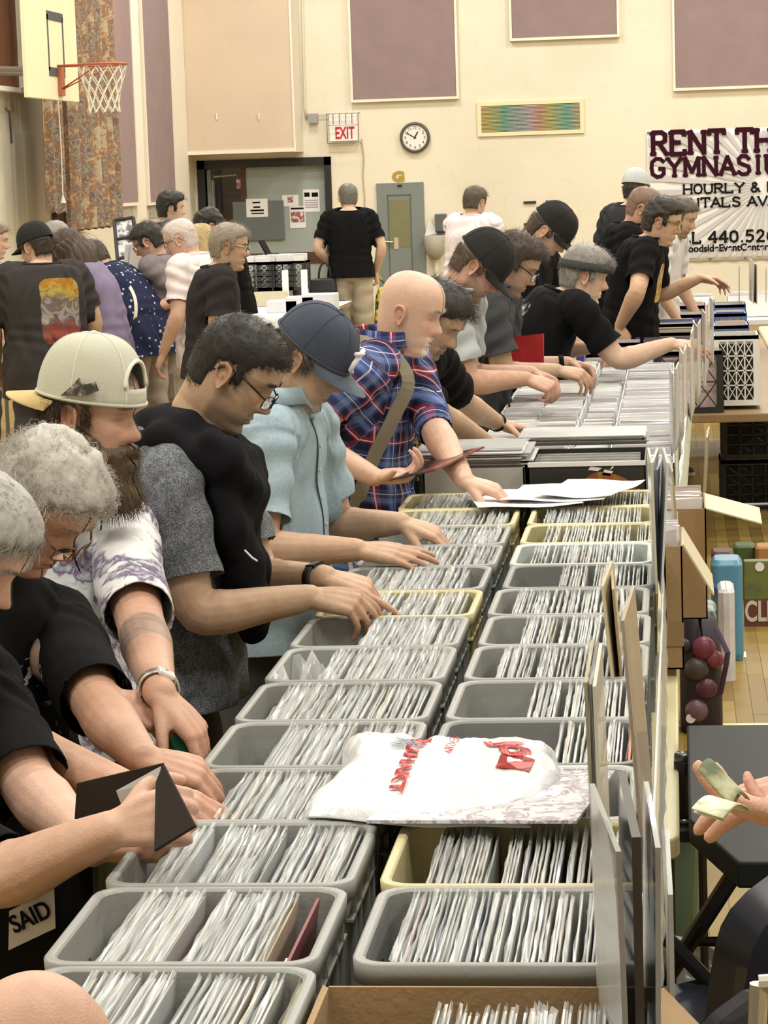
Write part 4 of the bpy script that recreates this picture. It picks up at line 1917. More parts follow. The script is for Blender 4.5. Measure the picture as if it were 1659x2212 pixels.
a, b, c, d = ln(624, 446, 660, 492)
sheet('notice', 'white flyer with a red-brown photo, lowest on the grey door', a, b, c, d, YB+.096, parts=[('picture', M_PIC, ln(627, 458, 657, 480)), ('text_line', M_INK, ln(627, 449, 655, 452))])
a, b, c, d = ln(509, 385, 527, 407)
sheet('notice', 'small faded reddish flyer at the upper left of the grey door', a, b, c, d, YB+.10, m=M_PIC)

# acoustic panels
def panel(label, x0, x1, z0, z1, Y, axis='y'):
	t = thing('acoustic_panel', label, 'wall panel', ((x0+x1)/2, Y, z0) if axis == 'y' else (Y, (x0+x1)/2, z0), 'mauve acoustic panels')
	if axis == 'y':
		MB().box((x0, Y-.06, z0), (x1, Y, z1)).build('felt', M_MAUVE, t, bevel=.006)
		MB().box((x0-.03, Y-.075, z0-.035), (x1+.03, Y, z0)).build('bottom_strip', M_WHITE, t)
		for x in (x0, x1):
			MB().box((x-.03 if x == x0 else x, Y-.07, z0), (x if x == x0 else x+.03, Y, z1)).build('edge_strip', M_WHITE, t)
	else:
		MB().box((Y, x0, z0), (Y+.06, x1, z1)).build('felt', M_MAUVE, t, bevel=.006)
		MB().box((Y, x0-.03, z0-.035), (Y+.075, x1+.03, z0)).build('bottom_strip', M_WHITE, t)
		for x in (x0, x1):
			MB().box((Y, x-.03 if x == x0 else x, z0), (Y+.07, x if x == x0 else x+.03, z1)).build('edge_strip', M_WHITE, t)
	return t


panel('mauve wall panel above the exit sign and clock', -4.13, -2.78, 2.93, 5.6, YB)
panel('mauve wall panel with the highest bottom edge, above the vent', -2.04, -.69, 3.64, 5.9, YB)
panel('mauve wall panel above the banner at the right edge', .045, 1.45, 2.93, 5.6, YB)
panel('narrow-looking mauve panel on the side wall beside the curtain', 28.4, 30.0, 1.735, 5.2, XL, 'x')
panel('mauve panel on the side wall next to the beige box corner', 30.68, 32.34, 1.72, 5.2, XL, 'x')

# left wall: long wall with a recess behind the curtain
wl = MB()
wl.box((XL-.4, 27.2, 0), (XL, YB+.3, CEIL))
wl.box((XL-.6, YF, 0), (XL-.2, 27.2, CEIL))
structure('wall_left', wl, M_WALL)


def on_left(x0, y0, x1, y1, X):
	p, q = onX(x0, y0, X), onX(x1, y1, X)
	return min(p[1], q[1]), max(p[1], q[1]), min(p[2], q[2]), max(p[2], q[2])


XP = XL-.2
for nm, r_, th_, m_ in (('trim_5', (100, 215, 146, 500), .05, mat('shaded_brown_jamb', (.075, .045, .03), .7, noise=.15)), ('trim_6', (-40, 285, 84, 585), .03, mat('white_board', (.74, .70, .58), .7, noise=.12, nscale=2.2)),  # first strip: shade of the recess interior, painted as dark brown
						('trim_7', (-40, -60, 62, 190), .03, mat('orange_brown_wood', (.24, .085, .035), .5, noise=.35, nscale=3)), ('trim_8', (23, -60, 38, 190), .09, M_WHITE), ('trim_9', (-40, 184, 56, 204), .12, M_WHITE)):
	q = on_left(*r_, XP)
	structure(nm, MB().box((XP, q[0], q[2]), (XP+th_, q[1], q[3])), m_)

# backboard, hoop, net
BX = -5.55
t = thing('basketball_hoop', 'cream wooden basketball backboard with orange hoop on the side wall', 'basketball hoop', (BX, 23.5, 2.75))
MB().box((BX-.04, 22.3, 2.74), (BX, 24.26, 4.0)).build('backboard', mat('backboard_cream', (.80, .76, .50), .45, noise=.06, nscale=3), t, bevel=.006)
sq = MB()
sq.box((BX, 23.1, 3.45), (BX+.004, 23.72, 3.53)).box((BX, 23.1, 2.95), (BX+.004, 23.72, 3.03)).box((BX, 23.1, 3.0), (BX+.004, 23.14, 3.5)).box((BX, 23.68, 3.0), (BX+.004, 23.72, 3.5))
sq.build('target_square', mat('dark_grey_paint', (.05, .06, .065), .5), t)
M_RIM = mat('orange_rim', (.40, .10, .04), .4, noise=.2)
rc = np.array([BX+.40, 23.5, 3.05])
aa = np.linspace(0, 2*pi, 40, endpoint=False)
rim = MB()
rim.tube(rc+np.stack([.228*np.cos(aa), .228*np.sin(aa), 0*aa], 1), .011, 8, closed=True)
rim.bar((BX, 23.43, 3.05), rc+np.array([-.18, -.14, 0]), .011).bar((BX, 23.57, 3.05), rc+np.array([-.18, .14, 0]), .011)
rim.bar((BX+.02, 23.48, 2.84), rc+np.array([.02, -.225, -.005]), .007).bar((BX+.02, 23.52, 2.84), rc+np.array([.02, .225, -.005]), .007)
ro = rim.build('rim', M_RIM, t, smooth=True)
MB().box((BX, 23.42, 2.78), (BX+.03, 23.58, 3.06)).build('rim_bracket', M_RIM, t, bevel=.004)
net = MB()
nn_ = 12
lv = [(0, .228), (-.09, .205), (-.18, .175), (-.27, .15), (-.36, .14), (-.43, .15)]
for i in range(len(lv)-1):
	for k in range(nn_):
		for sgn in (1, -1):
			z0, r0 = lv[i]
			z1, r1 = lv[i+1]
			o0 = (i % 2)*.5
			a0 = (k+o0)*2*pi/nn_
			a1 = a0+sgn*pi/nn_
			net.bar(rc+np.array([r0*cos(a0), r0*sin(a0), z0]), rc+np.array([r1*cos(a1), r1*sin(a1), z1]), .0045, 4)
net.build('net', mat('net_cord', (.78, .72, .60), .8), t)
for y in (22.9, 24.1):
	for z in (3.0, 3.8):
		MB().bar((BX-.03, y, z), (XL-.18, y+.1, z+.05), .025, 8).build('wall_strut', mat('strut_steel', (.25, .22, .2), .5, .6), t)

# patterned curtain
def curtain_build(nt, tc, src):
	v = nt.nodes.new('ShaderNodeTexVoronoi')
	v.inputs['Scale'].default_value = 5.5
	nt.links.new(tc.outputs['Object'], v.inputs['Vector'])
	n = _noise(nt, tc.outputs['Object'], 15, 4, dist=1.4)
	f = _math(nt, 'ADD', _math(nt, 'MULTIPLY', v.outputs['Distance'], .5), _math(nt, 'MULTIPLY', n.outputs[0], .75))
	return _ramp(nt, f, [(.28, (.10, .07, .05)), (.40, (.26, .10, .045)), (.47, (.10, .095, .105)), (.54, (.38, .29, .18)), (.60, (.14, .13, .13)), (.70, (.32, .15, .06)), (.80, (.42, .34, .22))])


ct = thing('curtain', 'long pleated curtain in orange, brown and grey pattern beside the hoop', 'curtain', (-5.95, 26, 1.5))
def drape(x0, y0, x1, y1, z0, z1, nf, amp):
	n = nf*12
	P = np.zeros((14, n+1, 3))
	dx, dy = x1-x0, y1-y0
	Ld = sqrt(dx*dx+dy*dy)
	nx, ny = -dy/Ld, dx/Ld
	for i in range(14):
		z = z1+(z0-z1)*i/13
		for j in range(n+1):
			u = j/n
			w = amp*sin(u*nf*2*pi+.25*sin(i*.5))*(.8+.2*i/13)
			P[i, j] = (x0+dx*u+nx*w, y0+dy*u+ny*w, z+.012*sin(u*nf*2*pi*2)*(i == 13))
	return MB().grid(P)
M_CURT = mat('curtain_print', (.35, .25, .18), .9, build=curtain_build, bump=.3, bscale=90)
drape(-5.93, 25.3, -5.88, 27.3, 1.52, 5.2, 7, .07).build('drape', M_CURT, ct, smooth=True)
drape(-6.06, 24.85, -5.96, 25.25, 1.7, 5.2, 2, .03).build('edge_drape', M_CURT, ct, smooth=True)
MB().bar((-6.0, 24.7, 5.2), (-5.9, 27.4, 5.2), .02).build('curtain_rod', M_BLACK, ct)
cd = thing('pull_cord', 'thin white pull cord with a bell-shaped end hanging by the painted recess shade', 'cord', tuple(onY(137, 432, 24.8)))
p0, p1 = onY(126, 225, 24.8), onY(136, 425, 24.8)
MB().tube([(p0[0]-.06, 24.8, 5.2), p0, p0*.5+p1*.5+np.array([.006, 0, 0]), p1], .006, 5).build('string', M_WHITE, cd)
MB().lathe([(.028, -.06), (.02, -.03), (.008, .01)], tuple(p1), 10).build('bell_end', M_WHITE, cd)
hk_ = thing('wall_hook', 'small dark hook with a hanging strap at the far left wall', 'hook', tuple(onY(20, 260, 20.5)))
MB().bar(onY(14, 232, 20.5), onY(20, 240, 20.5), .02).build('bracket', M_BROWN, hk_)
MB().tube([onY(20, 240, 20.5), onY(23, 280, 20.5), onY(25, 310, 20.5)], .012, 5).build('strap', M_BLACK, hk_)

# wall-mounted things
def wall_text(name, txt, size, m, px, py, Y, parent, bold=.0, sx=1.0, align='CENTER', dy=.006):
	p = onY(px, py, Y)
	return text(name, txt, size, m, BACK_M(p[0], p[1]-dy, p[2]), parent, .0015, align, bold, sx)


x0, x1, z0, z1 = px_rect(713, 250, 774, 304, YB)
M_RED = mat('sign_red', (.52, .012, .02), .5)
ex = thing('exit_sign', 'white EXIT sign with red letters in a wire cage', 'sign', ((x0+x1)/2, YB, z0))
MB().box((x0, YB-.12, z0), (x1, YB, z1)).build('sign_box', mat('sign_white', (.90, .86, .84), .35), ex, bevel=.006)
text('lettering', 'EXIT', .215, M_RED, BACK_M((x0+x1)/2+.02, YB-.125, z0+.035), ex, .002, 'CENTER', .004, .58)
cg = MB()
M_WIRE = mat('cage_wire', (.22, .20, .17), .4, .7)
yc = YB-.20
for q in np.linspace(0, 1, 6):
	x = x0-.02+(x1-x0+.05)*q
	cg.tube([(x, YB, z1+.03), (x, yc, z1+.02), (x, yc, z1-.12) if 0 < q < 1 else (x, yc, z0-.02)], .005, 5)
	if not 0 < q < 1:
		cg.bar((x, yc, z0-.02), (x, YB, z0-.03), .005)
for z in (z1+.02, z1-.13, z0-.02):
	cg.bar((x0-.02, yc, z), (x1+.03, yc, z), .005)
cg.build('wire_cage', M_WIRE, ex)

cp = onY(897, 297, YB)
ck = thing('wall_clock', 'round wall clock with dark rim and white face', 'clock', tuple(cp-np.array([0, 0, .2])))
RX = np.array([[1, 0, 0, cp[0]], [0, 0, -1, YB], [0, 1, 0, cp[2]], [0, 0, 0, 1]])
MB().lathe([(.195, 0), (.20, .04), (.192, .065), (.165, .07), (.158, .05)], n=48, M=RX).build('rim', mat('clock_rim', (.09, .085, .07), .35, noise=.1), ck, smooth=True)
MB().lathe([(.159, .0), (.159, .052)], n=48, M=RX).build('face', mat('clock_face', (.80, .78, .74), .5), ck)
for h in range(12):
	a = radians(90-30*h)
	s_ = str(h if h else 12)
	text('numeral', s_, .052, M_INK, BACK_M(cp[0]+.125*cos(a), YB-.0535, cp[2]+.125*sin(a)-.018), ck, .0008)
for nm, ang, l_, w in (('hour_hand', 29, .085, .007), ('minute_hand', -61, .12, .005)):
	a = radians(90-ang)
	MB().tube([(cp[0]-.02*cos(a), YB-.058, cp[2]-.02*sin(a)), (cp[0]+l_*cos(a), YB-.058, cp[2]+l_*sin(a))], w, 4).build(nm, M_INK, ck)

vx0, vx1, vz0, vz1 = -2.52, -1.14, 2.40, 2.84
ve = thing('wall_vent', 'wide louvred wall vent with a cream frame', 'vent', ((vx0+vx1)/2, YB, vz0))
vf = MB()
vf.box((vx0, YB-.03, vz0), (vx0+.05, YB, vz1)).box((vx1-.05, YB-.03, vz0), (vx1, YB, vz1)).box((vx0+.05, YB-.03, vz1-.05), (vx1-.05, YB, vz1)).box((vx0+.05, YB-.03, vz0), (vx1-.05, YB, vz0+.05))
vf.build('frame', mat('vent_frame', (.78, .70, .44), .5), ve)
MB().box((vx0+.04, YB-.004, vz0+.04), (vx1-.04, YB-.001, vz1-.04)).build('duct_backing', mat('vent_dark', (.16, .13, .09), .6), ve)
VS = [mat('vent_slat_%d' % i, c, .4) for i, c in enumerate(((.62, .42, .22), (.40, .50, .28), (.26, .46, .38), (.55, .40, .34)))]
vsl = build_slat = None
def slat_build(nt, tc, src):
	sp = nt.nodes.new('ShaderNodeSeparateXYZ')
	nt.links.new(tc.outputs['Object'], sp.inputs[0])
	n = _noise(nt, tc.outputs['Object'], 1.5, 2)
	u = _math(nt, 'ADD', _math(nt, 'MULTIPLY', sp.outputs[0], .72), _math(nt, 'MULTIPLY', n.outputs[0], .35))
	u = _math(nt, 'FRACT', _math(nt, 'ADD', u, 1.66))
	return _ramp(nt, u, [(0, (.62, .42, .24)), (.16, (.56, .46, .16)), (.30, (.17, .42, .30)), (.46, (.52, .42, .46)), (.58, (.60, .32, .24)), (.72, (.50, .48, .16)), (.86, (.16, .44, .38)), (1, (.62, .42, .24))])
M_SLAT = mat('iridescent_slat', (.4, .4, .3), .4, build=slat_build)
sm_ = MB().box((vx0+.05, YB-.028, 0), (vx1-.05, YB-.006, .010)).mesh('slat')
sm_.materials.append(M_SLAT)
for i in range(19):
	o = bpy.data.objects.new('slat', sm_)
	COL.objects.link(o)
	o.parent = ve
	o.matrix_parent_inverse = ROOTLOC[ve.name]
	o.location = (0, 0, vz0+.056+i*.0175)

# small grey service door with the letter above
sx0, sx1, sz = -3.87, -3.25, 1.84
sd = structure('door_3', MB().box((sx0, YB-.035, 0), (sx1, YB, sz)), M_DGREY, bevel=.004)
e = px_rect(837, 421, 893, 590, YB)
pm = MB()
ex0, ex1, ez1 = e[0], e[1], e[3]
ez0 = .55
for lo, hi in (((ex0, ez0), (ex0+.012, ez1)), ((ex1-.012, ez0), (ex1, ez1)), ((ex0, ez1-.012), (ex1, ez1)), ((ex0, ez0), (ex1, ez0+.012))):
	pm.box((lo[0], YB-.042, lo[1]), (hi[0], YB-.034, hi[1]))
pm.build('hatch_outline', mat('hatch_dark', (.10, .11, .10), .5), sd)
MB().box((ex0+.02, YB-.038, 1.0), (ex1-.02, YB-.034, 1.62)).build('olive_patch', mat('olive_paint', (.20, .19, .095), .5, noise=.1), sd)
MB().box((ex0+.07, YB-.045, .98), (ex0+.13, YB-.034, 1.13)).build('lock_plate', mat('plate', (.6, .56, .45), .35, .5), sd)
MB().bar((ex0-.08, YB-.08, 1.08), (ex0+.06, YB-.08, 1.07), .014).build('handle', mat('brass_handle', (.30, .25, .16), .35, .8), sd)
MB().box(((sx0+sx1)/2-.03, YB-.05, sz-.05), ((sx0+sx1)/2+.03, YB-.034, sz-.025)).build('latch', M_BLACK, sd)
gl = thing('door_letter', 'gold letter G painted above the small grey door', 'letter', tuple(onY(861, 390, YB)))
wall_text('lettering', 'G', .17, mat('gold_paint', (.42, .29, .04), .4), 861, 391, YB, gl, .012, 1.25)

# paper-towel box and drinking fountain at the wall
q = px_rect(941, 462, 966, 500, YB)
pb = thing('towel_dispenser', 'grey paper towel box on the wall beside the small door', 'dispenser', ((q[0]+q[1])/2, YB, q[2]))
MB().box((q[0], YB-.14, q[2]), (q[1], YB, q[3])).build('housing', mat('dispenser_grey', (.11, .115, .11), .4), pb, bevel=.01)
MB().box((q[0]+.02, YB-.15, q[2]-.02), (q[1]-.02, YB-.02, q[2]+.01)).build('slot_lip', M_BLACK, pb)
q = px_rect(921, 510, 962, 536, YB)
fo = thing('drinking_fountain', 'grey wall drinking fountain with white splash guard below the towel box', 'fountain', ((q[0]+q[1])/2, YB, q[2]-.1))
P, Rr = [], []
bs = MB()
t_ = np.arange(20)*2*pi/20
rows = []
for z, r in ((q[2]-.14, .05), (q[2]-.06, .12), (q[3], .15), (q[3]+.01, .135)):
	rows.append(np.stack([(q[0]+q[1])/2+r*np.cos(t_), YB-.15+r*np.sin(t_), np.full(20, z)], 1))
bs.add(*loft(rows))
bs.build('basin', mat('stone_grey', (.40, .36, .30), .5, noise=.15), fo, smooth=True)
wg = MB()
wg.add([(q[0]-.02, YB-.05, q[3]), (q[0]+.26, YB-.05, q[3]), (q[0]+.24, YB-.08, q[3]+.06), (q[0]+.13, YB-.06, q[3]+.09), (q[0]+.05, YB-.06, q[3]+.22)], [(0, 1, 2, 3, 4)])
go = wg.build('splash_guard', M_PAPER, fo)
go.modifiers.new('s', 'SOLIDIFY').thickness = .01
MB().bar(((q[0]+q[1])/2, YB-.03, 0.0), ((q[0]+q[1])/2, YB-.06, q[2]-.08), .03, 10).build('drain_pipe', M_WHITE, fo)
for px, py, w in ((1131, 437, 1), (1179, 435, 2), (1132, 484, 3), (1180, 483, 4)):  # raised black bars stand in for dark slots in the wall
	q = px_rect(px, py-2, px+27, py+2, YB)
	lab = {1: 'upper left of the four', 2: 'upper right of the four', 3: 'lower left of the four', 4: 'lower right of the four'}[w]
	tag(MB().box((q[0], YB-.03, q[2]), (q[1], YB, q[3])).build('wall_bracket', M_BLACK, bevel=.003), 'short black bar standing for a wall slot, %s near the banner' % lab, 'bracket', 'black slots in the wall')

# conduit, junction boxes, loose cable
M_PIPE = mat('painted_pipe', (.66, .57, .42), .6)
t = thing('conduit', 'painted conduit pipe with grey junction box left of the exit sign', 'pipe', tuple(onY(676, 262, YB)))
MB().tube([onY(652, -60, YB-.02), onY(655, 100, YB-.02), onY(659, 235, YB-.02), onY(662, 256, YB-.02)], .017, 8).build('pipe', M_PIPE, t, smooth=True)
q = px_rect(668, 245, 688, 266, YB)
MB().box((q[0], YB-.10, q[2]), (q[1], YB, q[3])).build('junction_box', mat('galvanised', (.36, .36, .36), .4, .4), t, bevel=.006)
MB().bar(onY(686, 248, YB-.05), onY(714, 247, YB-.05), .009).build('link_pipe', M_PIPE, t)
t = thing('wall_cable', 'thin pale cable hanging down the wall below the exit sign', 'cable', tuple(onY(787, 500, YB)))
MB().tube([onY(x, y, YB-.012) for x, y in ((781, 300), (786, 340), (784, 380), (788, 430), (787, 470), (790, 560), (792, 640))], .008, 5).build('cable', mat('cable_grey', (.45, .38, .30), .6), t)
t = thing('thermostat_box', 'small yellowed box with a pipe on the white corner strip', 'box', tuple(onY(376, 190, 33.0)))
q = px_rect(370, 160, 385, 190, 33.1)
MB().box((q[0], 33.1, q[2]), (q[1], 33.29, q[3])).build('housing', mat('yellowed_plastic', (.60, .52, .30), .5), t, bevel=.006)
MB().tube([onY(378, 192, 33.2), onY(382, 300, 33.2), onY(386, 438, 33.2), onY(391, 560, 33.2)], .012, 6).build('pipe', M_PIPE, t)
structure('trim_10', MB().box((XL, 32.45, 0), (XL+.06, 33.29, CEIL)), M_WHITE)
structure('trim_11', MB().box((XL, 30.06, 0), (XL+.03, 30.62, CEIL)), M_WHITE)
for i, (px, lab) in enumerate(((262, 'first'), (321, 'second'))):
	q0, q1 = onX(px, 442, XL), onX(px+24, 468, XL)
	o = MB().box((XL, q0[1], min(q0[2], q1[2])), (XL+.02, q1[1], max(q0[2], q1[2]))).build('wall_plaque', mat('plaque_grey', (.50, .48, .42), .5, noise=.3, nscale=8))
	tag(o, 'grey plaque on the side wall under the %s mauve panel' % ('narrow-looking' if i == 0 else 'wider corner'), 'plaque')
for px, lab in ((468, 'left'), (559, 'right')):
	q = px_rect(px-1, 245, px+2, 258, SY)
	tag(MB().box((q[0], SY-.02, q[2]), (q[1], SY, q[3])).build('wall_clip', M_WHITE), 'tiny white clip on the beige box, %s one of two' % lab, 'clip', 'clips on the beige box')

# ------------------------------------------------------------------ banner
BA0, BA1, BZ0, BZ1 = -.345, 2.1, .70, 2.405
GLY = {
	'R': ([[(.14, 0), (.14, 1)], [(.14, 1), (.55, 1), (.72, .9), (.72, .62), (.55, .52), (.14, .52)], [(.42, .52), (.80, 0)]], [(.14, 0), (.14, 1), (.84, 0)]),
	'E': ([[(.14, 0), (.14, 1)], [(.14, 1), (.74, 1), (.74, .84)], [(.14, .52), (.52, .52)], [(.14, 0), (.76, 0), (.76, .17)]], [(.14, 0), (.14, 1)]),
	'N': ([[(.14, 0), (.14, 1)], [(.14, 1), (.80, 0)], [(.80, 0), (.80, 1)]], [(.14, 0), (.12, 1), (.80, 1)]),
	'T': ([[(.10, .84), (.10, 1), (.82, 1), (.82, .84)], [(.46, 1), (.46, 0)]], [(.46, 0)]),
	'H': ([[(.14, 0), (.14, 1)], [(.80, 0), (.80, 1)], [(.14, .5), (.80, .5)]], [(.14, 0), (.14, 1), (.80, 0), (.80, 1)]),
	'G': ([[(.78, .82), (.60, .98), (.38, 1), (.16, .82), (.12, .5), (.18, .16), (.42, 0), (.64, .04), (.78, .18), (.78, .44), (.54, .44)]], []),
	'Y': ([[(.08, 1), (.46, .5), (.84, 1)], [(.46, .5), (.46, 0)]], [(.10, 1), (.82, 1), (.46, 0)]),
	'M': ([[(.14, 0), (.14, 1), (.5, .2), (.86, 1), (.86, 0)]], [(.14, 0), (.12, 1), (.88, 1), (.86, 0)]),
	'A': ([[(.08, 0), (.46, 1), (.84, 0)], [(.22, .34), (.70, .34)]], [(.08, 0), (.84, 0)]),
	'S': ([[(.72, .82), (.56, .98), (.32, 1), (.16, .84), (.2, .62), (.44, .52), (.68, .42), (.74, .2), (.60, .02), (.34, 0), (.14, .16)]], []),
	'I': ([[(.3, 0), (.3, 1)]], [(.3, 0), (.3, 1)]),
	'U': ([[(.14, 1), (.14, .25), (.28, .02), (.62, .02), (.78, .25), (.78, 1)]], [(.14, 1), (.78, 1)]),
	'O': ([[(.46, 1), (.2, .88), (.12, .5), (.2, .12), (.46, 0), (.72, .12), (.80, .5), (.72, .88), (.46, 1)]], []),
	'L': ([[(.14, 1), (.14, 0), (.74, 0), (.74, .18)]], [(.14, 1)]),
	'D': ([[(.14, 0), (.14, 1), (.5, 1), (.74, .8), (.8, .5), (.74, .2), (.5, 0), (.14, 0)]], []),
	'V': ([[(.08, 1), (.46, 0), (.84, 1)]], [(.08, 1), (.84, 1)]),
	'B': ([[(.14, 0), (.14, 1), (.5, 1), (.66, .88), (.66, .64), (.5, .53), (.14, .53)], [(.5, .53), (.74, .4), (.74, .14), (.54, 0), (.14, 0)]], []),
	'C': ([[(.78, .8), (.60, .98), (.38, 1), (.16, .82), (.12, .5), (.18, .16), (.42, 0), (.64, .04), (.78, .2)]], []),
	'&': ([[(.86, 0), (.28, .66), (.26, .9), (.44, 1), (.58, .86), (.5, .66), (.2, .42), (.12, .2), (.28, 0), (.5, .04), (.74, .36)]], []),
	'4': ([[(.62, 0), (.62, 1), (.1, .32), (.82, .32)]], [(.62, 0)]),
	'0': ([[(.44, 1), (.2, .86), (.14, .5), (.2, .14), (.44, 0), (.68, .14), (.74, .5), (.68, .86), (.44, 1)]], []),
	'5': ([[(.70, 1), (.24, 1), (.2, .58), (.46, .64), (.70, .5), (.72, .24), (.5, 0), (.16, .08)]], []),
	'2': ([[(.18, .78), (.28, .96), (.52, 1), (.7, .84), (.66, .6), (.16, 0), (.76, 0)]], []),
	'6': ([[(.66, .92), (.44, .98), (.2, .7), (.14, .3), (.28, .04), (.54, 0), (.72, .2), (.70, .46), (.48, .58), (.2, .42)]], []),
	'9': ([[(.2, .08), (.44, .02), (.68, .3), (.74, .7), (.60, .96), (.34, 1), (.16, .8), (.18, .54), (.40, .42), (.68, .58)]], []),
	'.': ([[(.2, .02), (.22, .06)]], []),
	' ': ([], []),
}
ADV = {'I': .6, ' ': .45, 'M': 1.0, '.': .42, 'N': .95, '&': .95}


def slab_text(txt, x, z, h, w, y, sw=.2):
	mb = MB()
	for ch in txt:
		st, sl = GLY[ch]
		t_ = sw*h*.5
		def seg(a, b, tt=t_):
			a, b = np.array(a)*np.array([w, h]), np.array(b)*np.array([w, h])
			d = b-a
			Ld = np.linalg.norm(d)+1e-9
			d /= Ld
			n_ = np.array([-d[1], d[0]])*tt
			e_ = d*tt*.55
			poly = [a-e_+n_, a-e_-n_, b+e_-n_, b+e_+n_]
			yy = y-.003-.00012*(len(mb.v) % 40)
			vv = [(x+p[0], y+.002, z+p[1]) for p in poly]+[(x+p[0], yy, z+p[1]) for p in poly]
			mb.add(vv, [(0, 1, 2, 3), (7, 6, 5, 4), (0, 4, 5, 1), (1, 5, 6, 2), (2, 6, 7, 3), (3, 7, 4, 0)])
		for pl in st:
			for i in range(len(pl)-1):
				seg(pl[i], pl[i+1])
		for sx, sz in sl:
			zz = sz+(.045 if sz == 0 else -.045)
			seg((sx-.11*h/w*1.0, zz), (sx+.11*h/w, zz), .075*h)
		x += ADV.get(ch, .9)*w
	return mb


bn = thing('banner', 'large white vinyl banner with dark red and black lettering on the back wall', 'banner', (BA0+.5, YB, BZ0))
def banner_y(u, v):
	return YB-.02-.010*sin(u*9)*v-.006*sin(u*23+2)*(1-v)
P = np.zeros((16, 60, 3))
for i in range(16):
	for j in range(60):
		u, v = j/59, i/15
		P[i, j] = (BA0+(BA1-BA0)*u, banner_y(u*3, v)+.004, BZ0+(BZ1-BZ0)*v-.01*sin(u*pi)*v)
bo = MB().grid(P).build('vinyl', mat('banner_vinyl', (.80, .79, .79), .4, noise=.05, nscale=3), bn, smooth=True)
bo.modifiers.new('s', 'SOLIDIFY').thickness = .002
yb = YB-.034
M_MAROON = mat('banner_maroon', (.036, .005, .014), .8, spec=.1)
rays = MB()
cx, cz = onY(1650, 395, YB)[0]+.03, onY(1650, 395, YB)[2]-.05
for k in range(44):
	a0, a1 = 2*pi*k/44, 2*pi*(k+.45)/44
	pts = []
	for a in (a0, a1):
		r0, r1 = .18, 1.9
		dx, dz = cos(a), sin(a)
		lim = 9
		if dx < 0:
			lim = min(lim, (BA0+.03-cx)/dx)
		if dx > 0:
			lim = min(lim, (BA1-.03-cx)/dx)
		if dz < 0:
			lim = min(lim, (BZ0+.05-cz)/dz)
		if dz > 0:
			lim = min(lim, (BZ1-.05-cz)/dz)
		pts += [(cx+dx*r0, yb+.001, cz+dz*r0), (cx+dx*lim, yb+.001, cz+dz*lim)]
	rays.add(pts, [(0, 1, 3, 2)])
rays.build('ray_print', mat('banner_ray', (.55, .54, .54), .5), bn)
p = onY(1405, 335, YB)
slab_text('RENT THE', p[0], p[2], .285, .265, yb, .21).build('lettering', M_MAROON, bn)
p = onY(1403, 383, YB)
slab_text('GYMNASIUM', p[0], p[2], .235, .238, yb, .21).build('lettering', M_MAROON, bn)
p = onY(1474, 419, YB)
slab_text('HOURLY & DAILY', p[0], p[2], .118, .148, yb, .2).build('lettering', M_INK, bn)
p = onY(1444, 450, YB)
slab_text('RENTALS AVAILABLE', p[0], p[2], .118, .148, yb, .2).build('lettering', M_INK, bn)
p = onY(1425, 527, YB)
slab_text('CALL 440.526.969', p[0], p[2], .14, .152, yb, .2).build('lettering', M_INK, bn)
p = onY(1425, 546, YB)
text('lettering', 'www.WoodsideEventCenter.c', .125, M_INK, BACK_M(p[0]-.05, yb, p[2]), bn, .0015, 'LEFT', .004, .98)
gm = mat('brass_grommet', (.30, .26, .2), .3, .9)
for gx, gz in ((BA0+.03, BZ1-.03), (.45, BZ0+.03), (.9, BZ0+.03), (.62, BZ1-.03)):
	MB().lathe([(.008, 0), (.018, 0), (.018, .006), (.008, .006)], n=14, M=np.array(BACK_M(gx, YB-.03, gz))).build('grommet', gm, bn)

# ------------------------------------------------------------------ tables
TZ = .72
M_TABLE = mat('cream_table_top', (.60, .54, .32), .45, noise=.08, nscale=4, bump=.1, bscale=200)
M_TABLE2 = mat('brown_table_top', (.26, .17, .08), .5, noise=.15, nscale=4)
M_STEEL = mat('grey_leg_steel', (.18, .18, .18), .4, .7)


def folding_table(label, x0, x1, y0, y1, z, m, group=None):
	t = thing('folding_table', label, 'table', ((x0+x1)/2, (y0+y1)/2, 0), group)
	P = []
	r = .05
	for cx_, cy_, a0 in ((x1-r, y1-r, 0), (x0+r, y1-r, pi/2), (x0+r, y0+r, pi), (x1-r, y0+r, 1.5*pi)):
		for k in range(6):
			a = a0+k/5*pi/2
			P.append((cx_+r*cos(a), cy_+r*sin(a)))
	MB().prism(P, z-.045, z).build('table_top', m, t, bevel=.006)
	MB().box((x0+.05, y0+.08, z-.07), (x0+.075, y1-.08, z-.045)).build('side_rail', M_STEEL, t)
	MB().box((x1-.075, y0+.08, z-.07), (x1-.05, y1-.08, z-.045)).build('side_rail', M_STEEL, t)
	for yy in (y0+.22, y1-.22):
		for xx in (x0+.10, x1-.10):
			MB().tube([(xx, yy, z-.06), (xx, yy, 0)], .014, 8).build('leg', M_STEEL, t)
		MB().bar((x0+.10, yy, .22), (x1-.10, yy, .22), .010).build('cross_bar', M_STEEL, t)
	return t


folding_table('brown-edged folding table under the nearest crates', -.88, -.045, .9, 4.86, TZ, M_TABLE2)
folding_table('cream folding table with rounded corner under the middle crates', -.90, -.012, 4.90, 8.42, TZ, M_TABLE)
folding_table('folding table under the white cardboard trays', -.86, -.0, 8.48, 12.95, TZ, M_TABLE)
folding_table('folding table under the coloured milk crates', -.80, .62, 13.35, 19.0, TZ, M_TABLE2)
folding_table('far folding table with flat white record boxes below the banner', -.9, 1.6, 20.2, 22.6, .78, mat('white_table', (.75, .75, .76), .5))

# ------------------------------------------------------------------ record crates
RIMZ = 1.05
CW, CD, CH = .352, .352, RIMZ-TZ


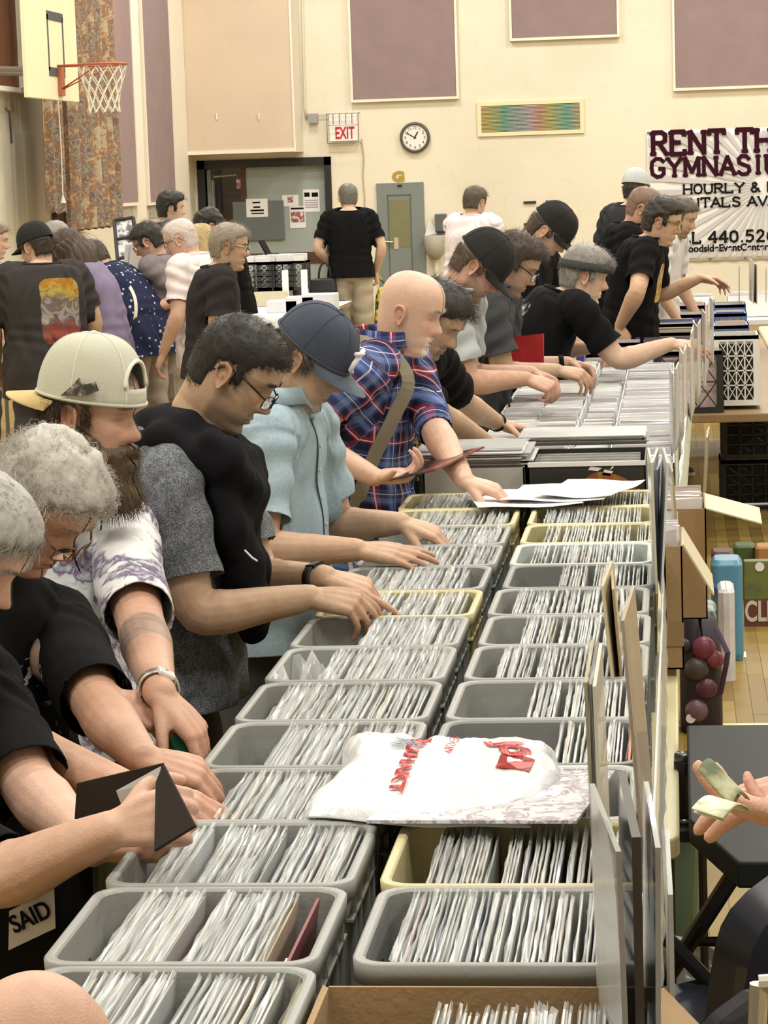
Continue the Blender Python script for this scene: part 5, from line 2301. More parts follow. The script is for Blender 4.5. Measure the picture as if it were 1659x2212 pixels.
def rrect(hx, hy, r, n=5):
	P = []
	for cx_, cy_, a0 in ((hx-r, hy-r, 0), (-hx+r, hy-r, pi/2), (-hx+r, -hy+r, pi), (hx-r, -hy+r, 1.5*pi)):
		for k in range(n+1):
			a = a0+k/n*pi/2
			P.append((cx_+r*cos(a), cy_+r*sin(a)))
	return np.array(P)


def ringloft(spec):
	"""spec: list of (hx, hy, r, z)"""
	R_ = [np.c_[rrect(a, b, r), np.full(24, z)] for a, b, r, z in spec]
	V = np.concatenate(R_)
	n = 24
	F = []
	for i in range(len(R_)-1):
		F += [(i*n+k, i*n+(k+1) % n, (i+1)*n+(k+1) % n, (i+1)*n+k) for k in range(n)]
	F.append(tuple(range(n-1, -1, -1)))
	F.append(tuple((len(R_)-1)*n+k for k in range(n)))
	return V, F


def crate_shell_mesh():
	hx, hy = CW/2-.010, CD/2-.010
	mb = MB()
	mb.add(*ringloft([(hx-.016, hy-.016, .03, 0), (hx, hy, .036, CH-.035), (hx, hy, .036, CH-.004), (hx-.005, hy-.005, .034, CH-.004), (hx-.005, hy-.005, .034, CH-.03), (hx-.020, hy-.020, .026, .006)]))
	me = mb.mesh('crate_shell')
	o = bpy.data.objects.new('tmp', me)
	COL.objects.link(o)
	# hand holes in the two end walls
	c = MB()
	for s_ in (1, -1):
		v, f = ringloft([(.05, .017, .016, -.03), (.05, .017, .016, .03)])
		v = np.stack([s_*(hx-.003)+v[:, 2], v[:, 0], CH-.075+v[:, 1]], 1)
		c.add(v, f)
	co_ = bpy.data.objects.new('tmp2', c.mesh('c'))
	COL.objects.link(co_)
	bm_ = bmesh.new()
	bm_.from_mesh(co_.data)
	bmesh.ops.recalc_face_normals(bm_, faces=bm_.faces)
	bm_.to_mesh(co_.data)
	bm_.free()
	bm_ = bmesh.new()
	bm_.from_mesh(me)
	bmesh.ops.recalc_face_normals(bm_, faces=bm_.faces)
	bm_.to_mesh(me)
	bm_.free()
	md = o.modifiers.new('b', 'BOOLEAN')
	md.object = co_
	md.operation = 'DIFFERENCE'
	md.solver = 'EXACT'
	dg = bpy.context.evaluated_depsgraph_get()
	out = bpy.data.meshes.new_from_object(o.evaluated_get(dg))
	bpy.data.objects.remove(o)
	bpy.data.objects.remove(co_)
	return out


SHELL = crate_shell_mesh()
hx, hy = CW/2, CD/2
rm = MB()
rm.add(*ringloft([(hx-.010, hy-.010, .036, CH-.030), (hx-.001, hy-.001, .040, CH-.029), (hx, hy, .040, CH-.002), (hx-.003, hy-.003, .038, CH), (hx-.012, hy-.012, .033, CH), (hx-.0145, hy-.0145, .031, CH-.004)]))
rm.f = rm.f[:-2]
RIM = rm.mesh('crate_rim', True)
rb = MB()
for s_ in (1, -1):
	for q in (-.11, -.05, .05, .11):
		rb.box((q-.002, s_*(hy-.009)-.006, .02), (q+.002, s_*(hy-.009)+.006, CH-.03))
		rb.box((s_*(hx-.009)-.006, q-.002, .02), (s_*(hx-.009)+.006, q+.002, CH-.03))
	for zz in (CH-.062, .10):
		rb.box((-hx+.03, s_*(hy-.009)-.006, zz), (hx-.03, s_*(hy-.009)+.006, zz+.004))
		rb.box((s_*(hx-.009)-.006, -hy+.03, zz), (s_*(hx-.009)+.006, hy-.03, zz+.004))
RIB = rb.mesh('crate_ribs')
CRATE_M = {
	'grey': mat('grey_crate_plastic', (.30, .305, .29), .42, noise=.10, nscale=7, bump=.08, bscale=150),
	'dark grey': mat('dark_grey_crate_plastic', (.22, .225, .22), .42, noise=.12, nscale=7),
	'cream': mat('cream_crate_plastic', (.56, .49, .27), .45, noise=.10, nscale=7),
	'white': mat('white_crate_plastic', (.62, .63, .60), .4, noise=.06),
	'clear': mat('cloudy_crate_plastic', (.56, .61, .57), .3, noise=.06),
}
for me in (SHELL, RIM, RIB):
	me.materials.clear()
	me.materials.append(CRATE_M['grey'])


def slot(o, m):
	o.material_slots[0].link = 'OBJECT'
	o.material_slots[0].material = m
	return o


def crate(x, y, colour, label, z=TZ, group='record crates on the tables', rz=0):
	t = thing('record_crate', label, 'crate', (x, y, z), group, world=False)
	t.rotation_euler[2] = rz
	sh = slot(obj('shell', SHELL, None, t), CRATE_M[colour])
	slot(obj('rim', RIM, None, t), CRATE_M[colour])
	slot(obj('ribs', RIB, None, sh), CRATE_M[colour])
	return t


# ---- records
M_SLEEVE = mat('record_sleeve_card', (.7, .7, .7), .5, attr='Col', noise=.14, nscale=25, coat=.25)


def poly_material():
	m = mat('poly_sleeve', (.86, .88, .88), .18)
	nt = m.node_tree
	N = nt.nodes
	tr = N.new('ShaderNodeBsdfTransparent')
	mx = N.new('ShaderNodeMixShader')
	lw = N.new('ShaderNodeLayerWeight')
	lw.inputs[0].default_value = .45
	mr = N.new('ShaderNodeMapRange')
	mr.inputs[3].default_value = .10
	mr.inputs[4].default_value = .55
	nt.links.new(lw.outputs['Facing'], mr.inputs[0])
	nt.links.new(mr.outputs[0], mx.inputs[0])
	nt.links.new(tr.outputs[0], mx.inputs[1])
	nt.links.new(N['Principled BSDF'].outputs[0], mx.inputs[2])
	nt.links.new(mx.outputs[0], N['Material Output'].inputs['Surface'])
	return m


M_POLY = poly_material()
RS = .315


def sleeve_geom(rg, tilt_top=0.0):
	th = rg.uniform(.0028, .0042)
	v = np.array([(-th/2, -RS/2, 0), (th/2, -RS/2, 0), (th/2, RS/2, 0), (-th/2, RS/2, 0), (-th/2*.7, -RS/2+.001, RS), (th/2*.7, -RS/2+.001, RS), (th/2*.7, RS/2-.001, RS), (-th/2*.7, RS/2-.001, RS)])
	f = [(0, 3, 2, 1), (4, 5, 6, 7), (0, 1, 5, 4), (1, 2, 6, 5), (2, 3, 7, 6), (3, 0, 4, 7)]
	# plastic cover: rises a little above the card with a wavy lip
	n = 7
	P = []
	e = th/2+.0004
	for j in range(n):
		y = -RS/2-.002+(RS+.004)*j/(n-1)
		P.append((e, y, RS*.55))
	for j in range(n):
		y = -RS/2-.002+(RS+.004)*j/(n-1)
		P.append((e+rg.uniform(-.0006, .0012), y, RS+rg.uniform(.001, .010)))
	for j in range(n):
		y = -RS/2-.002+(RS+.004)*j/(n-1)
		P.append((-e*.2+rg.uniform(-.002, .001), y, RS+rg.uniform(.003, .013)))
	pf = []
	for i in range(2):
		pf += [(i*n+j, i*n+j+1, (i+1)*n+j+1, (i+1)*n+j) for j in range(n-1)]
	return v, f, np.array(P), pf


SLEEVE_COLS = [(.70, .70, .68), (.60, .59, .54), (.52, .53, .53), (.70, .68, .60), (.44, .43, .40), (.62, .63, .66), (.58, .54, .42), (.36, .38, .39), (.50, .53, .49), (.78, .78, .77),
			   (.34, .33, .31), (.10, .10, .11), (.46, .40, .30), (.40, .44, .50), (.56, .50, .44), (.22, .16, .13), (.60, .42, .14), (.30, .09, .08), (.16, .20, .32), (.42, .52, .46)]
COLW = np.array([10, 9, 9, 9, 6, 8, 6, 5, 7, 9, 4, 2.2, 3, 3, 3, 1.5, .8, .8, .8, 1.5])
COLW = COLW/COLW.sum()
SL_MESH, PO_MESH = [], []
rg = random.Random(21)
for i, c in enumerate(SLEEVE_COLS*2):
	v, f, P, pf = sleeve_geom(rg)
	me = mesh_from('record_sleeve', v, f)
	cc = np.array(c)*rg.uniform(.9, 1.08)
	set_attr(me, 'Col', np.tile(cc, (8, 1)))
	me.materials.append(M_SLEEVE)
	SL_MESH.append(me)
	pm_ = mesh_from('plastic_cover', P, pf)
	pm_.materials.append(M_POLY)
	PO_MESH.append(pm_)


COLNAMES = ['white', 'cream-white', 'light grey', 'ivory', 'taupe', 'bluish white', 'buff', 'grey', 'greenish white', 'bright white', 'dark grey', 'black', 'tan', 'slate blue', 'brown-grey', 'dark brown', 'orange', 'dark red', 'navy', 'sage green']

_O = 'first second third fourth fifth sixth seventh eighth ninth tenth eleventh twelfth thirteenth fourteenth fifteenth sixteenth seventeenth eighteenth nineteenth'.split()


def nth_word(i):
	n = i+1
	if n < 20:
		return _O[n-1]
	t, u = divmod(n, 10)
	t = ['twent', 'thirt', 'fort', 'fift', 'sixt'][t-2]
	return t+'ieth' if u == 0 else t+'y-'+_O[u-1]


def layout(rg, x0, x1, n, lean, zb, top):
	"""positions and lean angles of n sleeves between x0 and x1"""
	out = []
	g = 0
	for i in range(n):
		u = (i+.5)/n
		if rg.random() < .10:
			g = rg.uniform(-1, 1)
		a = lean+g*3+rg.uniform(-.8, .8)
		out.append((x0+(x1-x0)*u+rg.uniform(-.0008, .0008), a, rg.uniform(-.003, .004)+top))
	return out


STUFF_V, STUFF_F, STUFF_C, SP_V, SP_F = [], [], [], [], []
sn_ = [0, 0]
N_IND = [0]


def place_records(cx_, cy_, x0, x1, n, lean, label, group, individual, zb=TZ+.008, seed=1, top=0.0, dark=0.0):
	r = random.Random(seed)
	rn = np.random.default_rng(seed)
	for q_, (x, a, dz) in enumerate(layout(r, cx_+x0, cx_+x1, n, lean, zb, top)):
		k = int(rn.choice(20, p=COLW))+20*r.randrange(2)
		ar = radians(a)
		yy = cy_+r.uniform(-.003, .003)
		if individual and N_IND[0] < 300:
			N_IND[0] += 1
			o = bpy.data.objects.new('record', SL_MESH[k])
			COL.objects.link(o)
			o.location = (x, yy, zb+dz+.001)
			o.rotation_euler = (0, ar, 0)
			tag(o, '%s sleeve, %s from the left, %s' % (COLNAMES[k % 20], nth_word(q_), label), 'record', group)
			p = bpy.data.objects.new('plastic_cover', PO_MESH[k])
			COL.objects.link(p)
			p.parent = o
		else:
			ca, sa = cos(ar), sin(ar)
			M = np.array([[ca, 0, sa], [0, 1, 0], [-sa, 0, ca]])
			for me, VV, FF, w in ((SL_MESH[k], STUFF_V, STUFF_F, 0), (PO_MESH[k], SP_V, SP_F, 1)):
				m = len(me.vertices)
				q = np.empty(m*3, np.float32)
				me.vertices.foreach_get('co', q)
				q = q.reshape(-1, 3) @ M.T+np.array([x, yy, zb+dz+.001])
				VV.append(q)
				FF += [tuple(i+sn_[w] for i in pg.vertices) for pg in me.polygons]
				sn_[w] += m
				if w == 0:
					STUFF_C.append(np.tile(np.array(SLEEVE_COLS[k % 20])*r.uniform(.85, 1.05), (m, 1)))


LX, RX_ = -.629, -.243
ROW0, PITCHY = 3.066, .3565
ORD = ['nearest', 'second', 'third', 'fourth', 'fifth', 'sixth', 'seventh', 'eighth', 'ninth', 'tenth', 'eleventh', 'twelfth', 'thirteenth', 'fourteenth', 'fifteenth']
#  row: (left colour, x0, x1, n, lean) / right
LEFT = {-1: ('grey', -.145, .085, 46, 7), 0: ('grey', -.150, .072, 52, 8), 1: ('grey', -.150, .110, 56, 6), 2: ('grey', -.125, .14, 56, 6), 3: ('grey', -.10, .145, 50, 5), 4: ('grey', -.155, .10, 52, 6),
		5: ('grey', -.10, .145, 50, 5), 6: ('grey', -.07, .15, 48, 4), 7: ('cream', -.12, .12, 46, 3), 8: ('grey', -.14, .10, 46, 4), 9: ('grey', -.06, .15, 40, 3), 10: ('grey', -.05, .15, 40, 3), 11: ('cream', -.12, .145, 44, 2), 12: ('cream', -.14, .14, 44, 2)}
RIGHT = {0: ('grey', -.140, .145, 58, 2), 1: ('cream', -.125, .15, 50, 2), 2: ('white', -.02, .15, 30, 1), 3: ('dark grey', .02, .125, 22, 2), 4: ('grey', -.05, .15, 44, 3), 5: ('grey', -.14, .10, 50, 4),
		 6: ('grey', -.11, .15, 48, 3), 7: ('grey', -.14, .12, 50, 3), 8: ('dark grey', -.06, .15, 42, 2), 9: ('clear', -.13, .13, 44, 1), 10: ('cream', -.12, .155, 46, 1), 11: ('cream', -.14, .14, 46, 1), 12: ('cream', -.14, .14, 40, 1)}
IND = {('L', 0), ('L', -1), ('R', 0), ('L', 1), ('R', 1), ('R', 2)}
order_ = sorted([('L', k) for k in LEFT]+[('R', k) for k in RIGHT], key=lambda q: ((q not in IND), q[1]))
for side, k in order_:
	c, x0, x1, n, lean = (LEFT if side == 'L' else RIGHT)[k]
	x = LX if side == 'L' else RX_
	y = ROW0+PITCHY*k+CD/2
	idx = k+1 if side == 'L' else k
	rowname = 'left-hand' if side == 'L' else 'right-hand'
	nm = ORD[idx]
	# small hand-placed unevenness
	rr = random.Random(k*7+(side == 'L'))
	xx, yy = x+rr.uniform(-.005, .005), y+rr.uniform(-.003, .003)
	crate(xx, yy, c, '%s plastic crate of records, %s crate from the front in the %s row' % (c, nm, rowname))
	lab = '%s %s crate of the %s row' % (nm, c, rowname)
	place_records(xx, yy, x0, x1, n, lean, lab, 'records in the %s %s crate of the %s row' % (nm, c, rowname), (side, k) in IND, seed=100+k*2+(side == 'L'), top=-.004)

# special sleeves in the near crates
def lone_sleeve(name, label, x, y, z, lean=0, yaw=0, col=(.6, .6, .6), poly=True, w=RS, h=RS, th=.004, pitch=0, cat='record', group=None):
	t = thing(name, label, cat, (x, y, z), group, world=False)
	t.rotation_euler = (radians(pitch), radians(lean), radians(yaw))
	m = mat('card_%.2f_%.2f_%.2f' % col, col, .5, noise=.22, nscale=9, coat=.3)
	MB().box((-th/2, -w/2, 0), (th/2, w/2, h)).build('card', m, t)
	if poly:
		e = th/2+.001
		n = 8
		P = np.zeros((3, n, 3))
		rr = random.Random(int(abs(x*991+y*77)*100))
		for j in range(n):
			yy_ = -w/2-.003+(w+.006)*j/(n-1)
			P[0, j] = (-e, yy_, h*.02)
			P[1, j] = (-e+rr.uniform(-.001, .001), yy_, h*.6)
			P[2, j] = (-e+rr.uniform(-.003, .003), yy_, h+rr.uniform(.004, .014))
		MB().grid(P).build('plastic_cover', M_POLY, t)
	return t


yl0 = ROW0+CD/2
lone_sleeve('record', 'dark red record sleeve leaning at the right end of the second grey crate', LX+.088, yl0-.01, TZ+.01, 8, 0, (.20, .035, .04), False)
MB().box((LX+.088+.0355, yl0-.15, RIMZ-.075), (LX+.088+.043, yl0-.10, RIMZ-.015)).build('price_sticker', M_PAPER)
bpy.data.objects['price_sticker']['label'] = 'pale sticker on the dark red sleeve in the second grey crate'
bpy.data.objects['price_sticker']['category'] = 'sticker'
lone_sleeve('record', 'cream divider card leaning at the right end of the nearest grey crate', LX+.095, yl0-PITCHY, TZ+.01, 12, 0, (.50, .44, .22), True)
lone_sleeve('record', 'yellowish card leaning right in the nearest grey crate', LX+.12, yl0-PITCHY-.02, TZ+.01, 8, 0, (.42, .36, .16), True)
lone_sleeve('record', 'grey record sleeve with a black edge leaning in the right-hand nearest grey crate', RX_+.155, yl0, TZ+.012, 5, 0, (.30, .29, .27), True)
lone_sleeve('record', 'record sleeve with an orange top standing alone in the dark grey crate', RX_+.142, ROW0+PITCHY*3+CD/2, TZ+.012, 2, 0, (.50, .14, .05), True)

# the nearest box on the right is cardboard
M_CARD = mat('brown_cardboard', (.34, .22, .11), .75, noise=.10, nscale=6, bump=.15, bscale=120)
M_CARD2 = mat('pale_cardboard', (.60, .54, .38), .75, noise=.08, nscale=6)
M_WCARD = mat('white_cardboard', (.78, .80, .80), .6, noise=.05, nscale=5)


def carton(name, label, x0, x1, y0, y1, z0, z1, m, flaps=(), cat='box', group=None, th=.004):
	t = thing(name, label, cat, ((x0+x1)/2, (y0+y1)/2, z0), group)
	for a, b in (((x0, y0), (x1, y0+th)), ((x0, y1-th), (x1, y1)), ((x0, y0), (x0+th, y1)), ((x1-th, y0), (x1, y1))):
		MB().box((a[0], a[1], z0), (b[0], b[1], z1)).build('side_panel', m, t)
	MB().box((x0, y0, z0), (x1, y1, z0+th)).build('bottom_panel', m, t)
	for q in flaps:
		f = MB()
		q = np.array(q, float)
		n_ = nrm(np.cross(q[1]-q[0], q[2]-q[0]))*th
		f.add(np.concatenate([q, q+n_]), [(0, 1, 2, 3), (7, 6, 5, 4), (0, 4, 5, 1), (1, 5, 6, 2), (2, 6, 7, 3), (3, 7, 4, 0)])
		f.build('flap', m if len(flaps) == 1 else m, t)
	return t


y0 = ROW0-PITCHY-.02
bx0, bx1 = -.435, -.03
by0, by1 = 2.50, 3.0
carton('cardboard_box', 'open brown cardboard box of records at the bottom edge', bx0, bx1, by0, by1, TZ, RIMZ-.005, M_CARD,
	   flaps=([(bx0, by0, RIMZ-.005), (bx0, by1, RIMZ-.005), (bx0-.045, by1-.02, RIMZ-.12), (bx0-.045, by0, RIMZ-.12)], [(bx1, by0, RIMZ-.005), (bx1, by1, RIMZ-.005), (bx1+.10, by1-.04, RIMZ-.10), (bx1+.10, by0+.04, RIMZ-.10)]))
place_records(-.232, (by0+by1)/2, -.08, .195, 50, 4, 'in the open brown cardboard box', 'records in the open brown cardboard box', True, seed=77, zb=TZ+.008, top=.0)

# upright display sleeves along the right edge
DISP = [
	(1272, 1432, 1297, 1900, 3.60, (.40, .36, .24)), (1282, 1436, 1303, 1900, 3.585, (.10, .09, .09)), (1290, 1440, 1310, 1900, 3.57, (.55, .53, .44)),
	(1345, 1280, 1388, 1760, 3.97, (.52, .53, .52)), (1356, 1300, 1396, 1760, 3.93, (.34, .28, .22)),
	(1322, 1262, 1342, 1465, 5.0, (.40, .30, .16)), (1312, 1300, 1335, 1460, 4.97, (.55, .47, .30)),
	(1404, 985, 1415, 1262, 6.06, (.58, .55, .40)), (1415, 985, 1420, 1262, 6.10, (.50, .52, .54)), (1438, 985, 1425, 1262, 6.05, (.62, .64, .66)), (1425, 1000, 1422, 1240, 6.25, (.3, .34, .42)),
	(1448, 1005, 1461, 1165, 6.9, (.40, .32, .18)), (1530, 965, 1522, 1070, 8.2, (.40, .36, .26)),
	(1450, 800, 1453, 985, 8.9, (.42, .40, .34)), (1463, 790, 1463, 965, 9.2, (.55, .54, .52)), (1472, 758, 1473, 950, 9.5, (.50, .46, .42)), (1480, 752, 1482, 930, 9.9, (.6, .58, .55)),
	(1487, 745, 1490, 905, 10.2, (.46, .42, .38)), (1495, 700, 1498, 890, 10.6, (.55, .50, .44)), (1503, 690, 1505, 870, 11.0, (.40, .36, .32)), (1511, 695, 1512, 850, 11.4, (.58, .56, .52)),
	(1520, 660, 1521, 830, 11.8, (.48, .44, .40)), (1528, 655, 1529, 800, 12.3, (.56, .52, .48)), (1537, 645, 1538, 780, 12.7, (.44, .42, .40)),
	(1597, 575, 1597, 655, 17.7, (.34, .30, .28)), (1622, 560, 1622, 650, 17.75, (.5, .48, .44)), (1626, 565, 1628, 655, 17.8, (.40, .36, .32)), (1632, 570, 1632, 655, 17.85, (.55, .53, .5)), (1655, 578, 1655, 650, 17.9, (.30, .26, .24)),
]
for i, (xt, yt, xb, ybm, Y, col) in enumerate(DISP):
	a, b = onY(xb, ybm, Y), onY(xt, yt, Y)
	h = min(max(b[2]-a[2], .2), .33)
	lean = math.degrees(math.atan2(b[0]-a[0], h))
	near = ['leaning over the third right-hand crate', 'behind the white crate', 'in the sixth right-hand crate', 'above the ninth right-hand crates', 'beside the small cardboard boxes', 'along the white corrugated board', 'at the coloured milk crates']
	zone = 0 if Y < 3.7 else 1 if Y < 4.5 else 2 if Y < 5.5 else 3 if Y < 6.5 else 4 if Y < 8.5 else 5 if Y < 13 else 6
	nth = sum(1 for q in DISP[:i] if (0 if q[4] < 3.7 else 1 if q[4] < 4.5 else 2 if q[4] < 5.5 else 3 if q[4] < 6.5 else 4 if q[4] < 8.5 else 5 if q[4] < 13 else 6) == zone)
	lone_sleeve('display_record', '%s record sleeve standing on edge %s, %s from the front' % (['grey', 'tan', 'brownish', 'pale', 'dark tan', 'light tan', 'dim grey', 'whitish', 'dull brown', 'buff', 'mid grey'][i % 11], near[zone], ORD[nth]) if zone in (5, 6) else
				'%s record sleeve displayed standing on edge %s' % (['olive', 'black', 'cream', 'pale grey', 'dark brown', 'brown card', 'yellowed', 'cream-edged', 'grey', 'white', 'blue-grey', 'tan', 'dull olive'][i], near[zone]),
				a[0], Y+.02, a[2], lean, 0 if i < 3 else (2 if i % 2 else -2), col, Y < 9, RS, h, .005, group='upright display records')

# big grey sleeve and dark gap at lower right, standing across the front crate
lone_sleeve('display_record', 'large grey record sleeve turned toward the camera at the lower right', -.085, 2.86, RIMZ-.07, -1, 7, (.27, .27, .26), True, .31, .31, .006)
lone_sleeve('display_record', 'black sheet filling the dark gap just behind the large grey sleeve', -.064, 2.90, RIMZ-.07, 0, 4, (.03, .028, .026), False, .31, .315, .010)  # near-black sheet that fills the gap behind the grey sleeve
lone_sleeve('display_record', 'plastic-covered pale sleeve at the right end of the front crates', -.044, 2.95, RIMZ-.09, 1, 3, (.36, .35, .33), True, .31, .31, .006)
lone_sleeve('display_record', 'narrow clear plastic sleeve outermost on the right of the crates', -.022, 3.2, RIMZ-.22, 0, 1, (.42, .43, .42), True, .31, .315, .006)

# cords and plastic strip along the table's right edge
t = thing('edge_cord', 'pale cord tied along the right edge of the crates', 'cord', (-.03, 5, RIMZ-.05))
MB().tube([(-.052, 3.6, RIMZ-.05), (-.05, 4.3, RIMZ-.07), (-.047, 5.0, RIMZ-.05), (-.044, 5.8, RIMZ-.06), (-.045, 6.6, RIMZ-.02)], .003, 6).build('cord', M_PAPER, t)
pc = MB()
P = np.zeros((8, 30, 3))
for i in range(8):
	for j in range(30):
		P[i, j] = (-.040+.006*sin(j*1.7+i)*(.3+i/8), 3.1+j*.11, RIMZ-.02-.03*i)
pc.grid(P)
tag(pc.build('plastic_sheet', M_POLY, smooth=True), 'clear wrinkled plastic sheet hanging along the right side of the crates', 'sheet')

# ------------------------------------------------------------------ middle of the table
# grey box with records lying on it, dark box front with orange art
q0 = onZ(1005, 1052, TZ+.02)
gb = carton('cardboard_box', 'light grey box beside the dark painted box front, records lying across its top', -.78, -.47, 7.86, 8.26, TZ, 1.105, mat('light_grey_board', (.52, .50, .46), .6, noise=.06))
db = carton('record_box', 'black-fronted box of records with orange and yellow art on its front', -.455, -.10, 7.80, 8.22, TZ, 1.12, mat('black_board', (.022, .02, .02), .5))
M_ART = mat('orange_art', (.4, .1, .03), .5, build=lambda nt, tc, s: _ramp(nt, _noise(nt, tc.outputs['Object'], 11, 4, dist=.7).outputs[0], [(.36, (.40, .26, .05)), (.46, (.30, .07, .02)), (.56, (.20, .05, .02)), (.66, (.42, .30, .08))]))
P = []
for a in np.linspace(0, pi, 14):
	P.append((-.215+.085*cos(a)*(1.05 if cos(a) > 0 else .8), 1.045-.015*cos(a)+.045*sin(a)))
P2 = [(-.14, 1.03), (-.21, .99), (-.27, .99)]
MB().prism(P+[(p[0], p[1]) for p in reversed(P2)], 0, .003, Matrix(((1, 0, 0, 0), (0, 0, -1, 7.80), (0, 1, 0, 0), (0, 0, 0, 1)))).build('art_patch', M_ART, db)
wm = MB()
for q in ((1270, 1008, 30, 10), (1300, 1015, 25, 14), (1318, 1006, 8, 10)):
	r_ = px_rect(q[0], q[1], q[0]+q[2], q[1]+q[3], 7.79)
	wm.prism([(r_[0], r_[2]+.004), (r_[0]+.008, r_[3]), (r_[1], r_[3]-.006), (r_[1]-.012, r_[2])], 0, .003, Matrix(((1, 0, 0, 0), (0, 0, -1, 7.80), (0, 1, 0, 0), (0, 0, 0, 1))))
wm.build('white_marks', M_PAPER, db)
MB().box((-.455, 7.792, 1.112), (-.10, 7.802, 1.125)).build('white_edge', M_PAPER, db)
for i in range(9):
	a_ = random.Random(i)
	lone_sleeve('flat_record', 'record sleeve lying flat across the grey box, sheet %s of the stack from the bottom' % ['one', 'two', 'three', 'four', 'five', 'six', 'seven', 'eight', 'nine'][i], -.80+a_.uniform(-.02, .03), 8.04+a_.uniform(-.02, .02), 1.112+i*.0052, 90, a_.uniform(-5, 5)*0, [(.6, .58, .56), (.35, .33, .32), (.70, .70, .70), (.25, .25, .24), (.55, .5, .45)][i % 5], i == 8, .33, .33, .004, group='records lying on the grey box')
for i in range(6):
	a_ = random.Random(i+40)
	lone_sleeve('flat_record', 'record lying flat above the black art box, %s from the bottom' % ['first', 'second', 'third', 'fourth', 'fifth', 'sixth'][i], -.50+a_.uniform(-.02, .02), 8.42+a_.uniform(-.02, .02), 1.125+i*.0052, 90, 0, [(.32, .34, .30), (.5, .5, .48), (.12, .13, .13), (.42, .40, .36)][i % 4], i == 5, .30, .40, .004, group='records lying behind the art box')
stk = MB()
for i in range(14):
	stk.box((-.445+i*.0001, 7.87+i*.024, TZ+.01), (-.12, 7.873+i*.024, 1.105+.01*((i*7) % 3)/3))
o = stk.build('filed_records', mat('mixed_sleeve', (.45, .44, .42), .5, noise=.4, nscale=20), db)

# white sheets on the crates
def paper_sheet(label, x, y, z, w, d, rz, curl=0.0):
	P = np.zeros((8, 8, 3))
	for i in range(8):
		for j in range(8):
			u, v = i/7-.5, j/7-.5
			P[i, j] = (u*w, v*d, curl*(u*u*.5+max(0, v-.2)**2*2)+.003*sin(u*7+v*5))
	o = MB().grid(P).build('paper_sheet', M_PAPER, smooth=True)
	o.location = (x, y, z)
	o.rotation_euler = (0, 0, radians(rz))
	o.modifiers.new('s', 'SOLIDIFY').thickness = .0015
	return tag(o, label, 'paper', 'loose papers on the crates')
p = onZ(1130, 1072, RIMZ+.02)
paper_sheet('white paper sheet with a dropped corner under the reaching hand', p[0], p[1], RIMZ+.012, .30, .36, 10, .02)
p = onZ(1215, 1066, RIMZ+.02)
paper_sheet('white paper sheet at the middle of the fanned papers', p[0], p[1], RIMZ+.02, .30, .34, -8, .02)
p = onZ(1272, 1056, RIMZ+.03)
paper_sheet('topmost white paper reaching farthest right over the cream crate', p[0], p[1], RIMZ+.028, .24, .34, -16, .03)

# ---- white trays of singles
tray_x = [(-.70, -.375), (-.235, -.015)]
M_SING = mat('clear_sleeved_single', (.70, .70, .72), .22, attr='Col', noise=.12, nscale=30, coat=.5)


def singles(mb_list, x0, x1, y0, y1, z, h, n, seed):
	r = random.Random(seed)
	for i in range(n):
		y = y0+(y1-y0)*(i+.5)/n
		w = (x1-x0)
		m = max(1, int(round(w/.19)))
		for k in range(m):
			xa = x0+w*k/m+r.uniform(.001, .012)
			xb = x0+w*(k+1)/m-r.uniform(.001, .012)
			tl = r.uniform(.015, .03)
			hh = h+r.uniform(-.012, .012)
			v = [(xa, y, z), (xb, y, z), (xb, y+.003, z), (xa, y+.003, z), (xa, y+tl, z+hh+r.uniform(-.004, .004)), (xb, y+tl, z+hh+r.uniform(-.004, .004)), (xb, y+tl+.003, z+hh), (xa, y+tl+.003, z+hh)]
			mb_list.append((v, r.choice([(.82, .82, .84), (.74, .74, .76), (.84, .84, .82), (.66, .66, .68), (.55, .52, .52), (.80, .78, .74), (.40, .38, .38), (.74, .70, .74)])))


def singles_obj(name, items, parent):
	mb = MB()
	cols = []
	for v, c in items:
		mb.add(v, [(0, 3, 2, 1), (4, 5, 6, 7), (0, 1, 5, 4), (1, 2, 6, 5), (2, 3, 7, 6), (3, 0, 4, 7)])
		cols.append(np.tile(np.array(c), (8, 1)))
	me = mb.mesh(name)
	set_attr(me, 'Col', np.concatenate(cols))
	o = obj(name, me, M_SING, parent)
	o['kind'] = 'stuff'
	return o


ty = 8.50
k = 0
for i in range(9):
	d = .45
	for s_ in (0, 1):
		x0, x1 = tray_x[s_]
		y0, y1 = ty+i*.475, ty+i*.475+.455
		t = carton('white_tray', 'white cardboard tray of singles, %s tray from the front in the %s row' % (ORD[i] if i else 'nearest', 'left' if s_ == 0 else 'right'), x0, x1, y0, y1, TZ, 1.045 if s_ == 0 else 1.035, M_WCARD, group='white trays of singles')
		MB().box((x0+.006, (y0+y1)/2-.002, TZ), (x1-.006, (y0+y1)/2+.002, 1.03)).build('divider', M_WCARD, t)
		items = []
		singles(items, x0+.008, x1-.008, y0+.012, (y0+y1)/2-.03, TZ+.05, .272, 9, 10+i*2+s_)
		singles(items, x0+.008, x1-.008, (y0+y1)/2+.012, y1-.03, TZ+.05, .272, 9, 40+i*2+s_)
		singles_obj('singles', items, t)
items = []
singles(items, -.365, -.245, 8.55, 12.7, TZ+.02, .285, 150, 5)
singles_obj('loose_singles', items, None)
tag(bpy.data.objects['loose_singles'], 'loose plastic-sleeved singles packed between the two rows of white trays', 'records', kind='stuff')

